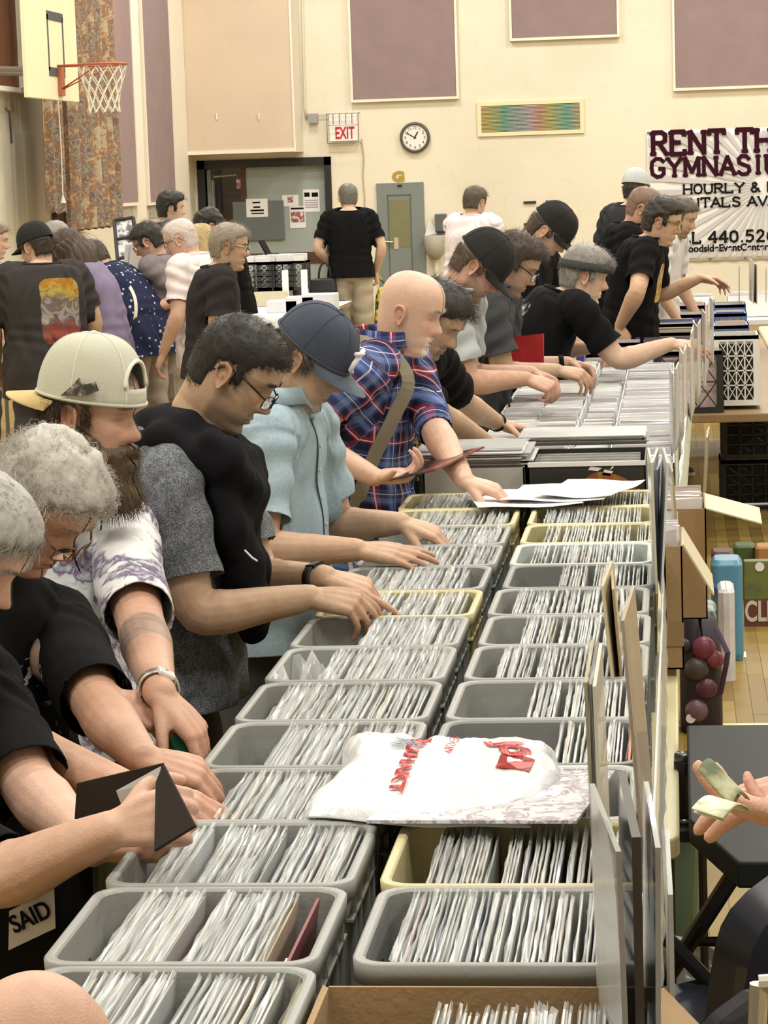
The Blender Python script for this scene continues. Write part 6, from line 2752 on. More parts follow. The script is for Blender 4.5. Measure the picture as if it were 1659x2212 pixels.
# white corrugated board along the right of the trays
cb = thing('corrugated_board', 'long white corrugated plastic board standing along the right of the trays', 'board', (.02, 10.5, TZ))
P = np.zeros((6, 80, 3))
for i in range(6):
	for j in range(80):
		u = j/79
		y = 8.1+u*6.0
		top = 1.03+.10*u+.006*sin(j*1.3)+.004*sin(j*2.9)
		P[i, j] = (.0+.028*u*3+.004*sin(j*.9)+.004*(i % 2), y, TZ+.03+(top-TZ-.03)*i/5)
o = MB().grid(P).build('sheet', mat('coroplast', (.70, .78, .76), .4, noise=.05, nscale=12), cb, smooth=True)
o.modifiers.new('s', 'SOLIDIFY').thickness = .004

# brown boxes and their flaps at the right edge
q = [onY(1436, 1175, 6.5), onY(1470, 1175, 6.5)]
x0, x1 = -.042, .004
t = carton('cardboard_box', 'small brown cardboard box hanging at the table edge, nearer of two', x0, x1, 6.5, 6.86, TZ+.02, 1.055, M_CARD)
a, b = onY(1463, 1135, 6.75), onY(1535, 1270, 6.5)
f0 = np.array([x1, 6.52, 1.055])
f1 = np.array([x1, 6.84, 1.055])
out = np.array([.075, 0, -.13])
fl_ = MB()
qv = np.array([f0, f1, f1+out, f0+out])
fl_.add(np.concatenate([qv, qv+np.array([.004, 0, .002])]), [(0, 1, 2, 3), (7, 6, 5, 4), (0, 4, 5, 1), (1, 5, 6, 2), (2, 6, 7, 3), (3, 7, 4, 0)])
fl_.build('flap', M_CARD2, t)
MB().box((x0-.001, 6.496, .80), (x1+.001, 6.502, .86)).build('tape', mat('parcel_tape', (.30, .2, .1), .3), t)
x0, x1 = -.05, .072
t = carton('cardboard_box', 'brown cardboard box of pinkish records at the table edge, farther of two', x0, x1, 7.17, 7.52, TZ+.03, 1.06, M_CARD)
qv = np.array([(x1, 7.19, 1.055), (x1, 7.48, 1.06), (x1+.155, 7.44, 1.02), (x1+.155, 7.22, 1.005)])
fl_ = MB()
fl_.add(np.concatenate([qv, qv+np.array([0, 0, .004])]), [(0, 1, 2, 3), (7, 6, 5, 4), (0, 4, 5, 1), (1, 5, 6, 2), (2, 6, 7, 3), (3, 7, 4, 0)])
fl_.build('flap', M_CARD2, t)
items = []
singles(items, x0+.006, x1-.006, 7.19, 7.48, TZ+.04, .315, 18, 9)
for i_ in range(len(items)):
	items[i_] = (items[i_][0], random.Random(i_).choice([(.62, .48, .48), (.7, .6, .6), (.5, .4, .42), (.75, .7, .68)]))
singles_obj('records', items, t)
items = []
singles(items, -.05, .0, 6.53, 6.84, TZ+.03, .335, 14, 19)
singles_obj('records', items, bpy.data.objects['cardboard_box.001'])

# ---- milk crates at the far end
def lattice_panel(mb, o, u, v, w, h, n=4, m=4, th=.006, border=.03):
	"""square lattice with diagonals inside a solid border; o corner, u and v unit vectors"""
	o, u, v = np.array(o, float), np.array(u, float), np.array(v, float)
	nn = np.cross(u, v)*th
	def slab(a, b, c, d):
		p = [o+u*a+v*b, o+u*c+v*b, o+u*c+v*d, o+u*a+v*d]
		mb.add(np.concatenate([p, [q+nn for q in p]]), [(0, 3, 2, 1), (4, 5, 6, 7), (0, 1, 5, 4), (1, 2, 6, 5), (2, 3, 7, 6), (3, 0, 4, 7)])
	slab(0, 0, w, border)
	slab(0, h-border, w, h)
	slab(0, border, border, h-border)
	slab(w-border, border, w, h-border)
	iw, ih = (w-2*border)/n, (h-2*border)/m
	for i in range(1, n):
		slab(border+iw*i-.0035, border, border+iw*i+.0035, h-border)
	for j in range(1, m):
		slab(border, border+ih*j-.0035, w-border, border+ih*j+.0035)
	for i in range(n):
		for j in range(m):
			a, b = o+u*(border+iw*i)+v*(border+ih*j)+nn/2, o+u*(border+iw*(i+1))+v*(border+ih*(j+1))+nn/2
			c, d = o+u*(border+iw*(i+1))+v*(border+ih*j)+nn/2, o+u*(border+iw*i)+v*(border+ih*(j+1))+nn/2
			mb.tube([a, b], .0028, 4, cap=False)
			mb.tube([c, d], .0028, 4, cap=False)


def milk_crate(label, x, y, z, m, w=.33, d=.33, h=.28, full=False, group='coloured milk crates', nm='milk_crate'):
	t = thing(nm, label, 'crate', (x, y, z), group)
	x0, x1, y0, y1 = x-w/2, x+w/2, y-d/2, y+d/2
	for a, u, wd, nme in (((x0, y0, z), (1, 0, 0), w, 'front_panel'), ((x1, y1, z), (-1, 0, 0), w, 'back_panel'), ((x0, y1, z), (0, -1, 0), d, 'side_panel'), ((x1, y0, z), (0, 1, 0), d, 'side_panel')):
		mb = MB()
		lattice_panel(mb, a, u, (0, 0, 1), wd, h, *((4, 4) if full else (3, 2)))
		mb.build(nme, m, t)
	rim_ = MB()
	for a, b in (((x0-.006, y0-.006), (x1+.006, y0+.010)), ((x0-.006, y1-.010), (x1+.006, y1+.006)), ((x0-.006, y0), (x0+.010, y1)), ((x1-.010, y0), (x1+.006, y1))):
		rim_.box((a[0], a[1], z+h-.02), (b[0], b[1], z+h))
	rim_.build('rim', m, t)
	MB().box((x0, y0, z), (x1, y1, z+.006)).build('base', m, t)
	return t


M_MWHITE = mat('white_milk_crate', (.76, .75, .70), .4)
PURPLE = mat('purple_plastic', (.06, .05, .30), .4)
MAROON = mat('maroon_plastic', (.16, .025, .06), .4)
BLUE = mat('blue_plastic', (.10, .17, .42), .4)
BLACKP = mat('black_plastic', (.018, .018, .02), .42)
milk_crate('white milk crate with a crossed lattice side at the end of the coloured crates', .305, 13.75, TZ+.02, M_MWHITE, .235, .34, .365, True)
MB().box((.20, 13.6, TZ+.03), (.41, 13.9, TZ+.34)).build('contents', mat('dark_contents', (.012, .011, .012), .7), bpy.data.objects['milk_crate'])
far = [(-.30, 13.6, 'white', M_MWHITE), (.06, 13.6, 'black', BLACKP), (-.36, 14.35, 'purple', PURPLE), (-.02, 14.35, 'purple and black', PURPLE), (-.40, 15.1, 'blue-purple', PURPLE), (-.04, 15.1, 'cream', mat('cream_plastic', (.62, .60, .46), .45)),
	   (-.42, 15.9, 'maroon', MAROON), (-.06, 15.9, 'cream and pink', MATS['cream_plastic']), (-.38, 16.8, 'pale yellow', MATS['cream_plastic']), (.0, 16.8, 'purple', PURPLE), (-.36, 17.8, 'blue', BLUE), (.02, 17.8, 'maroon', MAROON), (.30, 14.6, 'maroon', MAROON), (.32, 15.6, 'blue', BLUE), (.34, 16.8, 'blue', BLUE), (.36, 17.8, 'dark blue', BLUE)]
for i, (x, y, cn, m) in enumerate(far):
	w = .34 if i < 12 else .2
	milk_crate('%s milk crate on the far table, %s %s' % (cn, {'-': 'left', '0': 'middle', '+': 'right'}['-' if x < -.2 else '0' if x < .2 else '+'], ['row nearest the camera', 'in the second row', 'in the third row', 'in the fourth row', 'in the fifth row', 'in the sixth row'][min(5, int((y-13.5)/.78))]), x, y, TZ+.001, m, w, .36, .32)
	r = random.Random(i)
	items = []
	for k in range(16):
		yy = y-.15+.3*(k+.5)/16
		hh = r.uniform(.30, .335)
		items.append(([(x-w/2+.012, yy, TZ+.01), (x+w/2-.012, yy, TZ+.01), (x+w/2-.012, yy+.004, TZ+.01), (x-w/2+.012, yy+.004, TZ+.01), (x-w/2+.012, yy+.012, TZ+hh), (x+w/2-.012, yy+.012, TZ+hh), (x+w/2-.012, yy+.016, TZ+hh), (x-w/2+.012, yy+.016, TZ+hh)], r.choice([(.6, .58, .5), (.3, .28, .25), (.7, .68, .62), (.2, .1, .1), (.1, .12, .3), (.5, .45, .3), (.65, .5, .5)])))
	o = singles_obj('records', items, bpy.data.objects['milk_crate' if i < 0 else 'milk_crate.%03d' % (i+1)])
for i, (x, y, w, d, h) in enumerate(((-.55, 20.7, .45, .4, .16), (.05, 20.7, .5, .4, .15), (.62, 20.7, .45, .4, .17), (1.15, 20.8, .45, .4, .16))):
	carton('record_box', 'low white box of records below the banner, %s from the table\'s near corner' % ORD[i].replace('nearest', 'first'), x-w/2, x+w/2, y-d/2, y+d/2, .78, .78+h, M_WCARD, group='low white boxes below the banner')
	items = []
	singles(items, x-w/2+.01, x+w/2-.01, y-d/2+.02, y+d/2-.03, .79, h, 10, i)
	singles_obj('records', items, bpy.data.objects['record_box.%03d' % (i+1)])

# all the other records of the crates
me = mesh_from('records', np.concatenate(STUFF_V), STUFF_F)
set_attr(me, 'Col', np.concatenate(STUFF_C))
rest = obj('records', me, M_SLEEVE)
tag(rest, 'record sleeves filed upright in all the middle crates', 'records', 'records in the middle crates', 'stuff')
me = mesh_from('plastic_covers', np.concatenate(SP_V), SP_F)
pc_ = obj('plastic_covers', me, M_POLY, rest)
pc_['kind'] = 'stuff'

# ------------------------------------------------------------------ white carrier bag over the crates
def bag_blob(name, label, cx, cy, z, L_, W_, H_, rz, seed, m, cat='bag', slope=False):
	nu, nv = 110, 80
	rg_ = np.random.default_rng(seed)
	U, V_ = np.meshgrid(np.linspace(-1, 1, nu), np.linspace(-1, 1, nv), indexing='ij')
	e = 5
	edge = np.clip(1-np.abs(U)**e, 0, 1)*np.clip(1-np.abs(V_)**e, 0, 1)
	ox = .12*wob(np.stack([V_*2.2, U*0, U*0], -1).reshape(-1, 3), seed, 2).reshape(U.shape)*np.abs(U)
	oy = .20*wob(np.stack([U*2.4, V_*.6, U*0], -1).reshape(-1, 3), seed+1, 2).reshape(U.shape)*np.abs(V_)
	X, Y_ = (U+ox)*L_/2, (V_+oy)*W_/2
	q = np.stack([X*24+Y_*6, Y_*15, X*0], -1).reshape(-1, 3)
	cr = np.abs(wob(q, seed+2, 3)).reshape(U.shape)
	cr2 = np.abs(wob(q*2.6, seed+3, 3)).reshape(U.shape)
	Z = H_*edge**.35*(.66+.34*wob(q*.22, seed+5, 2).reshape(U.shape))+.011*(1-cr)*edge**.3+.0035*(1-cr2)*edge**.3
	if slope:
		Z = Z*(.28+.72*sm((V_+1)/2, 0, .85))
	P = np.stack([X, Y_, Z], -1)
	B = P.copy()
	B[..., 2] = -.002
	mb = MB()
	mb.grid(P)
	mb.grid(B[::-1])
	for a, b in ((P[0], B[0]), (P[-1][::-1], B[-1][::-1]), (P[:, 0][::-1], B[:, 0][::-1]), (P[:, -1], B[:, -1])):
		mb.grid(np.stack([a, b]))
	o = mb.build(name, m, smooth=True)
	o.location = (cx, cy, z)
	o.rotation_euler = (0, 0, radians(rz))
	tag(o, label, cat)
	return o, P


M_BAG = mat('white_bag_plastic', (.74, .76, .78), .28, noise=.06, nscale=20, coat=.3, bump=.5, bscale=38)
M_BAGRED = mat('bag_red_print', (.62, .05, .05), .4)
p = onZ(950, 1680, RIMZ+.04)
bag, BP = bag_blob('carrier_bag', 'crumpled white plastic carrier bag with red print lying across two crates', p[0], p[1]+.05, RIMZ+.006, .345, .38, .115, -5, 3, M_BAG, slope=True)


def on_bag(txt, size, u0, v0, rot, sx=1.0, m=M_BAGRED, bold=0.0):
	me = text_mesh(txt, size, .001, 'LEFT', bold, sx)
	bm_ = bmesh.new()
	bm_.from_mesh(me)
	bmesh.ops.subdivide_edges(bm_, edges=[e for e in bm_.edges if e.calc_length() > .012], cuts=2)
	bm_.to_mesh(me)
	bm_.free()
	c_, s_ = cos(rot), sin(rot)
	for v in me.vertices:
		x, y = v.co.x*c_-v.co.y*s_+u0*.172, v.co.x*s_+v.co.y*c_+v0*.2
		i = int(np.clip((x/.172+1)/2*109, 0, 109))
		j = int(np.clip((y/.2+1)/2*79, 0, 79))
		v.co = (x, y, BP[max(0, i-1):i+2, max(0, j-1):j+2, 2].mean()+.0035)
	return obj('print', me, m, bag)


on_bag('HEKEUHAKT', .030, -.34, .80, -pi/2, 1.75, bold=.0012)
on_bag('YEKUN', .020, -.02, .60, -pi/2, 1.6)
on_bag('JO', .06, .42, .35, -1.15, 1.1, bold=.004)
on_bag('I', .05, .48, -.10, -.1, 5.0, bold=.003)
gm_ = mat('bag_grey_print', (.55, .55, .66), .5)
for i in range(6):
	on_bag('lilillili', .03, -.52+i*.035, .35-.05*(i % 2), -pi/2, .8, gm_)
t = lone_sleeve('record', 'record with a purple and white patterned cover sticking out of the white bag', 0, 0, 0, 90, 0, (.6, .58, .62), False, .315, .315, .005)
p = onZ(1170, 1695, RIMZ+.03)
t.location = (p[0]-.225, p[1]-.02, RIMZ+.018)
t.rotation_euler = (0, radians(88), radians(-9))
M_PURP = mat('purple_white_print', (.6, .55, .62), .35, build=lambda nt, tc, s: _ramp(nt, _noise(nt, tc.outputs['Object'], 42, 4, dist=1.2).outputs[0], [(.42, (.80, .80, .82)), (.5, (.66, .64, .70)), (.58, (.30, .24, .34)), (.7, (.80, .78, .80))]), coat=.5)
t.children[0].data.materials[0] = M_PURP

# clear plastic bag pushed into the seventh left crate
P = np.zeros((10, 12, 3))
for i in range(10):
	for j in range(12):
		P[i, j] = (-.16+.12*i/9, -.15+.28*j/11, -.06+.055*sin(i*.9+1)*sin(j*.6+.5)+.012*sin(i*3+j*2))
o = MB().grid(P).build('clear_bag', M_POLY, smooth=True)
o.location = (LX, ROW0+PITCHY*5+CD/2, RIMZ+.02)
tag(o, 'crumpled clear plastic bag at the left end of a grey crate in the left-hand row', 'bag')

# ------------------------------------------------------------------ right-hand side of the hall
# black folding table
def black_table():
	z = .76
	t = thing('folding_table', 'black folding table at the right edge behind the hand holding money', 'table', (.55, 5.1, 0))
	a = onZ(1488, 1768, z)
	b = onZ(1600, 1862, z)
	x0 = a[0]
	y0 = b[1]
	P = [(b[0]-.005, y0), (1.3, y0), (1.3, 5.75), (x0, 5.75), (x0, a[1]), ]
	MB().prism(P, z-.05, z).build('table_top', mat('black_table', (.016, .018, .018), .6, spec=.2), t, bevel=.005)
	l0, l1 = onY(1602, 1862, y0+.1), onY(1465, 2075, y0+.3)
	d = l1-l0
	MB().tube([l0, l0+d*3.1], .017, 10).build('leg', BLACKP, t)
	MB().tube([l0+np.array([.55, 0, 0]), l0+d*3.1+np.array([.55, 0, 0])], .017, 10).build('leg', BLACKP, t)
	MB().tube([l0+d*3.1*np.array([0, 0, 0])+np.array([-.30, .1, 0]), l0+np.array([.30, .1, -.66])], .015, 10).build('leg', BLACKP, t)
	m_ = l0+d*.8
	MB().tube([m_, m_+np.array([.55, 0, 0])], .010, 8).build('cross_bar', BLACKP, t)
	return t


black_table()

# folding chairs (a nested stack seen from behind, and one lower)
M_CHAIR = mat('black_chair_plastic', (.030, .032, .045), .30, coat=.4, noise=.1)
M_CHFR = mat('chair_frame', (.012, .012, .014), .28, coat=.3)


def chair_shell(w, h, th, bow):
	nu, nv = 17, 13
	P = np.zeros((2, nu, nv, 3))
	for s_ in (0, 1):
		for i in range(nu):
			for j in range(nv):
				v = j/(nv-1)
				zz = v*h
				u = i/(nu-1)*2-1
				ww = w/2*(1-.10*v)*(1-max(0, (v-.62)/.38)**3*.42)*(1-max(0, (.25-v)/.25)**2*.25)
				P[s_, i, j] = (u*ww, bow*(1-u*u)*.9-.06*v*v+(th if s_ else 0), zz-.02*u*u*v)
	return P


def folding_chair(label, x, y, rz, z=0, group=None):
	t = thing('folding_chair', label, 'chair', (x, y, z), group, world=False)
	t.rotation_euler[2] = radians(rz)
	P = chair_shell(.47, .36, .03, -.05)
	b = MB()
	b.grid(P[0])
	b.grid(P[1][::-1])
	for a, c in ((P[0, 0], P[1, 0]), (P[1, -1], P[0, -1])):
		b.grid(np.stack([a, c]))
	b.grid(np.stack([P[1][:, 0], P[0][:, 0]]))
	b.grid(np.stack([P[0][:, -1], P[1][:, -1]]))
	o = b.build('backrest', M_CHAIR, t, smooth=True)
	o.location = (0, -.20, .475)
	sP = np.zeros((2, 11, 11, 3))
	for s_ in (0, 1):
		for i in range(11):
			for j in range(11):
				u, v = i/5-1, j/10
				sP[s_, i, j] = (u*.205*(1-.1*v), -.16+.40*v, .45+.02*v-.012*(1-u*u)*(1-(2*v-1)**2)-(.014 if s_ else 0))
	b = MB()
	b.grid(sP[0])
	b.grid(sP[1][::-1])
	for a, c in ((sP[0, 0], sP[1, 0]), (sP[1, -1], sP[0, -1])):
		b.grid(np.stack([a, c]))
	b.grid(np.stack([sP[1][:, 0], sP[0][:, 0]]))
	b.grid(np.stack([sP[0][:, -1], sP[1][:, -1]]))
	b.build('seat', M_CHAIR, t, smooth=True)
	for s_ in (1, -1):
		MB().tube([(s_*.16, -.17, .60), (s_*.19, -.14, .54), (s_*.22, -.02, .42), (s_*.22, .27, .0)], .0125, 10).build('leg', M_CHFR, t, smooth=True)
		MB().tube([(s_*.20, .16, .45), (s_*.20, -.05, .30), (s_*.20, -.30, .0)], .0115, 10).build('leg', M_CHFR, t, smooth=True)
	MB().bar((-.22, .20, .10), (.22, .20, .10), .009).build('cross_bar', M_CHFR, t)
	MB().bar((-.20, -.22, .11), (.20, -.22, .11), .009).build('cross_bar', M_CHFR, t)
	return t


ca = onY(1560, 1980, 4.35)+np.array([.18-.109, .156, 0])
for i in range(4):
	folding_chair('glossy black folding chair in the nested stack beside the black table, %s of four' % ['frontmost', 'second', 'third', 'rearmost'][i], ca[0]-.012*i+.02, ca[1]+.028*i, 35, 0, 'nested black folding chairs')
cb_ = onY(1472, 2190, 3.95)+np.array([.18-.109, .156, 0])
folding_chair('lower black folding chair at the bottom edge in front of the stack', cb_[0], cb_[1], 33, -.05)
p = onY(1645, 2170, 3.6)
t = thing('metal_frame', 'pale metal bar standing at the bottom right corner', 'frame', tuple(p))
MB().tube([onY(1640, 2125, 3.6), onY(1635, 2240, 3.6)], .014, 10).build('upright', mat('pale_metal', (.55, .53, .46), .35, .6), t)
MB().tube([onY(1640, 2127, 3.6), onY(1700, 2122, 3.6)], .014, 10).build('top_bar', mat('pale_metal'), t)

# tumbler under the table edge
p = onY(1465, 1700, 5.55)
zb = onY(1465, 1765, 5.55)[2]
bt = thing('steel_tumbler', 'tall black steel tumbler with a silver rim beside the table corner', 'bottle', (p[0]+.012, 5.5, zb))
s_ = 5600/5.5
h = 148/s_
r = 21/s_
MB().lathe([(r*.86, 0), (r*.92, h*.02), (r, h*.85), (r*.97, h*.86)], (p[0]+.012, 5.5, zb+.012), 28).build('body', mat('tumbler_black', (.012, .012, .012), .4), bt, smooth=True)
MB().lathe([(r*.97, 0), (r*.94, h*.10), (r*.8, h*.13), (r*.78, h*.12)], (p[0]+.012, 5.5, zb+.012+h*.86), 28).build('lid', mat('tumbler_lid', (.12, .115, .11), .25, .6), bt, smooth=True)
MB().lathe([(r*.9, 0), (r*.93, .012)], (p[0]+.012, 5.5, zb), 28).build('foot_ring', mat('brushed_steel', (.5, .5, .46), .3, .9), bt, smooth=True)
sup = thing('side_stool', 'low dark stool under the tumbler by the table corner', 'stool', (p[0]+.012, 5.55, 0))
MB().rbox((p[0]-.035, 5.45, zb-.03), (p[0]+.07, 5.68, zb), .01).build('top', BLACKP, sup)
for ax_ in (-.02, .05):
	for ay in (5.48, 5.65):
		MB().bar((p[0]+ax_, ay, 0), (p[0]+ax_, ay, zb-.02), .01).build('leg', BLACKP, sup)

# green translucent tote with teal lid
a, b = onY(1437, 1800, 6.1), onY(1523, 2050, 6.1)
M_TOTE = mat('green_tote_plastic', (.13, .20, .12), .3, noise=.15, nscale=4)
tt = thing('storage_tote', 'green translucent storage tote with a teal lid under the table', 'tote', (a[0]+.15, 6.25, 0))
x0, x1 = a[0]-.30, b[0]
MB().add(*(lambda v, f: (np.c_[v[:, 0]+(x0+x1)/2, v[:, 1]+6.3, v[:, 2]], f))(*ringloft([((x1-x0)/2*.9, .17, .04, .02), ((x1-x0)/2, .19, .04, .44)]))).build('tub', M_TOTE, tt, smooth=False)
MB().add(*(lambda v, f: (np.c_[v[:, 0]+(x0+x1)/2, v[:, 1]+6.3, v[:, 2]], f))(*ringloft([((x1-x0)/2+.01, .20, .04, .44), ((x1-x0)/2+.012, .202, .04, .465), ((x1-x0)/2-.02, .17, .04, .475)]))).build('lid', mat('teal_lid', (.16, .33, .27), .35), tt)
# stands on another tote
tag(MB().rbox((x0+.02, 6.13, 0), (x1-.01, 6.46, .02), .01).build('floor_mat', M_CARD), 'flat piece of cardboard under the green tote', 'cardboard')
p = onY(1500, 1715, 6.0)
tag(MB().rbox((p[0]-.04, 5.95, p[2]-.03), (p[0]+.045, 6.2, p[2]-.025), .002).build('paper_pad', mat('bluish_paper', (.66, .70, .80), .5)), 'bluish white paper pad on the green tote stack behind the money', 'paper')
tag(MB().rbox((p[0]-.06, 5.93, .475), (p[0]+.06, 6.3, p[2]-.03), .02).build('storage_box', mat('teal_box', (.18, .32, .30), .3)), 'teal plastic box under the paper pad', 'box')
wbg, _ = bag_blob('plastic_bag', 'white plastic bag slumped on the floor behind the chairs', 0, 0, 0, .30, .45, .34, 10, 9, M_BAG)
p = onZ(1478, 2165, .05)
wbg.location = (p[0]+.06, 6.05-.55, 0)

# purple backpack with round fruit print
yb_ = 9.0
a, b = onY(1466, 1345, yb_), onY(1562, 1575, 9.1)
bpk = thing('backpack', 'dark purple backpack with large plum-coloured ball shapes on the floor', 'backpack', ((a[0]+b[0])/2, 9.2, 0))
w_, h_ = b[0]-a[0], a[2]
cx_ = (a[0]+b[0])/2
M_BP = mat('backpack_purple', (.022, .012, .022), .6, noise=.2)
v, f = ringloft([(w_/2*.98, .13, .04, 0), (w_/2, .145, .05, h_*.1), (w_/2*.98, .14, .06, h_*.7), (w_/2*.75, .10, .06, h_*.95), (w_/2*.4, .05, .04, h_)])
MB().add(np.c_[v[:, 0]+cx_, v[:, 1]+9.2, v[:, 2]+.003], f).build('body', M_BP, bpk, smooth=True)
for i, (px, py, r, c) in enumerate(((1520, 1400, 26, (.20, .045, .085)), (1545, 1425, 20, (.26, .06, .09)), (1505, 1445, 27, (.075, .06, .065)), (1525, 1487, 24, (.10, .03, .05)), (1505, 1535, 26, (.16, .09, .13)), (1478, 1395, 16, (.03, .02, .025)))):
	q = onY(px, py, 9.06)
	rr = r/5600*9.06
	v = np.array([(sin(t_)*cos(p_), sin(t_)*sin(p_), cos(t_)) for t_ in np.linspace(.05, pi-.05, 10) for p_ in np.linspace(0, 2*pi, 16, endpoint=False)])
	sp = MB()
	sp.add(v*np.array([rr, rr*.6, rr])+q, [(i_*16+k_, (i_+1)*16+k_, (i_+1)*16+(k_+1) % 16, i_*16+(k_+1) % 16) for i_ in range(9) for k_ in range(16)])
	sp.build('ball_print', mat('plum_%d' % i, c, .35), bpk, smooth=True)
q = onY(1492, 1551, 9.05)
MB().lathe([(.012, 0), (.017, 0), (.017, .004), (.012, .004)], n=20, M=np.array(BACK_M(q[0], 9.045, q[2]))).build('round_badge', M_PAPER, bpk)
MB().tube([onY(1548, 1360, 9.05), onY(1572, 1410, 9.0), onY(1568, 1440, 9.0), onY(1556, 1500, 9.05)], .012, 6, flat=.4).build('shoulder_strap', mat('strap_purple', (.04, .02, .06), .7), bpk)
tag(bag_blob('shopping_bag', 'pale bag with green and lilac print lying on top of the backpack', onY(1500, 1360, 9.3)[0], 9.3, h_-.02, .16, .2, .05, 0, 15, mat('lilac_print', (.4, .4, .45), .5, build=lambda nt, tc, s: _ramp(nt, _noise(nt, tc.outputs['Object'], 12, 3).outputs[0], [(.4, (.46, .46, .58)), (.55, (.16, .20, .14)), (.7, (.6, .58, .62))])))[0], 'pale bag with green and lilac print lying on top of the backpack', 'bag')

# blue cooler, board with lettering, plants of colour behind
Yc = 10.4
a, b = onY(1536, 1212, Yc), onY(1607, 1400, Yc)
M_COOL = mat('cooler_blue', (.09, .27, .42), .35)
co_ = thing('cooler', 'light blue cooler bag with a blue strap standing on the wooden floor', 'cooler', ((a[0]+b[0])/2, Yc+.1, 0))
v, f = ringloft([((b[0]-a[0])/2*.95, .09, .02, 0), ((b[0]-a[0])/2, .1, .03, .03), ((b[0]-a[0])/2, .1, .03, a[2]*.95), ((b[0]-a[0])/2*.8, .08, .03, a[2])])
MB().add(np.c_[v[:, 0]+(a[0]+b[0])/2, v[:, 1]+Yc+.1, v[:, 2]], f).build('body', M_COOL, co_, smooth=False, bevel=.004)
MB().tube([onY(1540, 1262, Yc-.02), onY(1570, 1290, Yc-.03), onY(1585, 1350, Yc-.02), onY(1575, 1385, Yc-.01)], .02, 6, flat=.35).build('strap', mat('strap_blue', (.05, .11, .38), .6), co_, smooth=True)
tw = MB().rbox((onY(1530, 1, 10.1)[0], 10.0, 0), (onY(1566, 1, 10.1)[0], 10.25, .36), .02).build('white_bag', mat('pale_print_bag', (.62, .60, .64), .5, noise=.3, nscale=14))
tag(tw, 'pale printed paper bag in front of the blue cooler', 'bag')
a, b = onY(1606, 1212, 11.2), onY(1670, 1362, 11.2)
bd = thing('record_case', 'green and maroon case with pale lettering standing upright by the cooler', 'case', (b[0], 11.2, 0))
MB().box((a[0], 11.2, 0), (b[0]+.1, 11.26, a[2])).build('case_front', mat('case_green', (.10, .14, .06), .5, build=lambda nt, tc, s: _ramp(nt, _noise(nt, tc.outputs['Object'], 5, 3).outputs[0], [(.40, (.075, .10, .075)), (.52, (.16, .19, .04)), (.62, (.10, .13, .09))])), bd, bevel=.006)
MB().box((a[0], 11.19, 0), (b[0]+.1, 11.2, a[2]*.42)).build('lower_panel', mat('case_maroon', (.13, .04, .035), .5), bd)
pp = onY(1609, 1342, 11.18)
text('lettering', 'CLIN', .125, mat('case_letter', (.62, .58, .48), .5), BACK_M(pp[0], 11.188, pp[2]), bd, .001, 'LEFT', .003, .62)
pp = onY(1641, 1225, 11.19)
MB().lathe([(.012, 0), (.020, 0), (.020, .003), (.012, .003)], n=18, M=np.array(BACK_M(pp[0], 11.198, pp[2]))).build('ring_mark', M_PAPER, bd)
for px0, px1, py0, c, lab, Y in ((1537, 1585, 1193, (.09, .035, .03), 'maroon-topped flat case behind the blue cooler', 11.6), (1585, 1632, 1180, (.07, .11, .035), 'dark green bag standing behind the blue cooler', 11.9), (1632, 1690, 1182, (.42, .20, .07), 'orange-tan box behind the green and maroon case', 11.8)):
	a, b = onY(px0, py0, Y), onY(px1, py0, Y)
	o = MB().rbox((a[0], Y, 0), (b[0], Y+.15, a[2]), .015).build('stored_case', mat('case_%.2f' % c[0], c, .5, noise=.2))
	tag(o, lab, 'case')
q = onZ(1585, 1415, 0)
k_ = thing('key_ring', 'keys with a pale yellow loop on a white card on the floor', 'keys', tuple(q))
MB().box((q[0]-.03, q[1]-.06, 0), (q[0]+.05, q[1]+.06, .003)).build('card', M_PAPER, k_)
t_ = np.linspace(0, 2*pi, 16, endpoint=False)
MB().tube(np.stack([q[0]+.022*np.cos(t_), q[1]+.0*t_, .03+.026*np.sin(t_)], 1), .0025, 5, closed=True).build('loop', mat('yellow_cord', (.65, .62, .25), .5), k_)
MB().box((q[0]-.025, q[1]-.01, .003), (q[0]+.01, q[1]+.05, .010)).build('key', mat('brushed_steel'), k_)

# black crates under and beside the far tables
for i, (x, y, z, lab) in enumerate(((.42, 15.2, 0, 'lower black milk crate on the floor under the far table'), (.43, 15.2, .29, 'upper black milk crate stacked under the far table'), (.80, 15.1, 0, 'black milk crate on the floor farther right of the stack'), (.80, 15.1, .29, 'topmost black milk crate at the right edge of the stack'))):
	milk_crate(lab, x, y, z+.002, BLACKP, .36, .36, .285, True, 'black crates under the table')
	MB().box((x-.165, y-.165, z+.012), (x+.165, y+.165, z+.25)).build('contents', mat('dark_contents', (.012, .011, .012), .7), [ob for ob in bpy.data.objects if ob.name.startswith('milk_crate') and ob.parent is None][-1])
t = thing('bench_frame', 'dark curved metal chair frame behind the white milk crate', 'chair', (.55, 14.4, 0))
MB().tube([(.40, 14.2, .62), (.52, 14.2, .60), (.58, 14.2, .5), (.58, 14.25, .0)], .016, 8).build('front_leg', M_CHFR, t, smooth=True)
MB().tube([(.40, 14.6, .62), (.52, 14.6, .60), (.58, 14.6, .5), (.58, 14.6, .0)], .016, 8).build('rear_leg', M_CHFR, t, smooth=True)
MB().rbox((.30, 14.1, .62), (.62, 14.7, .66), .02).build('seat', BLACKP, t)
t = thing('white_stool', 'white stool seat at the right edge beyond the milk crate', 'stool', (.75, 15.5, 0))
MB().lathe([(.17, .55), (.18, .56), (.18, .59), (.16, .60)], (.75, 15.5, 0), 24).build('seat', M_PAPER, t, smooth=True)
for a_ in range(4):
	MB().bar((.75+.13*cos(a_*pi/2), 15.5+.13*sin(a_*pi/2), .56), (.75+.16*cos(a_*pi/2), 15.5+.16*sin(a_*pi/2), 0), .012).build('leg', M_STEEL, t)
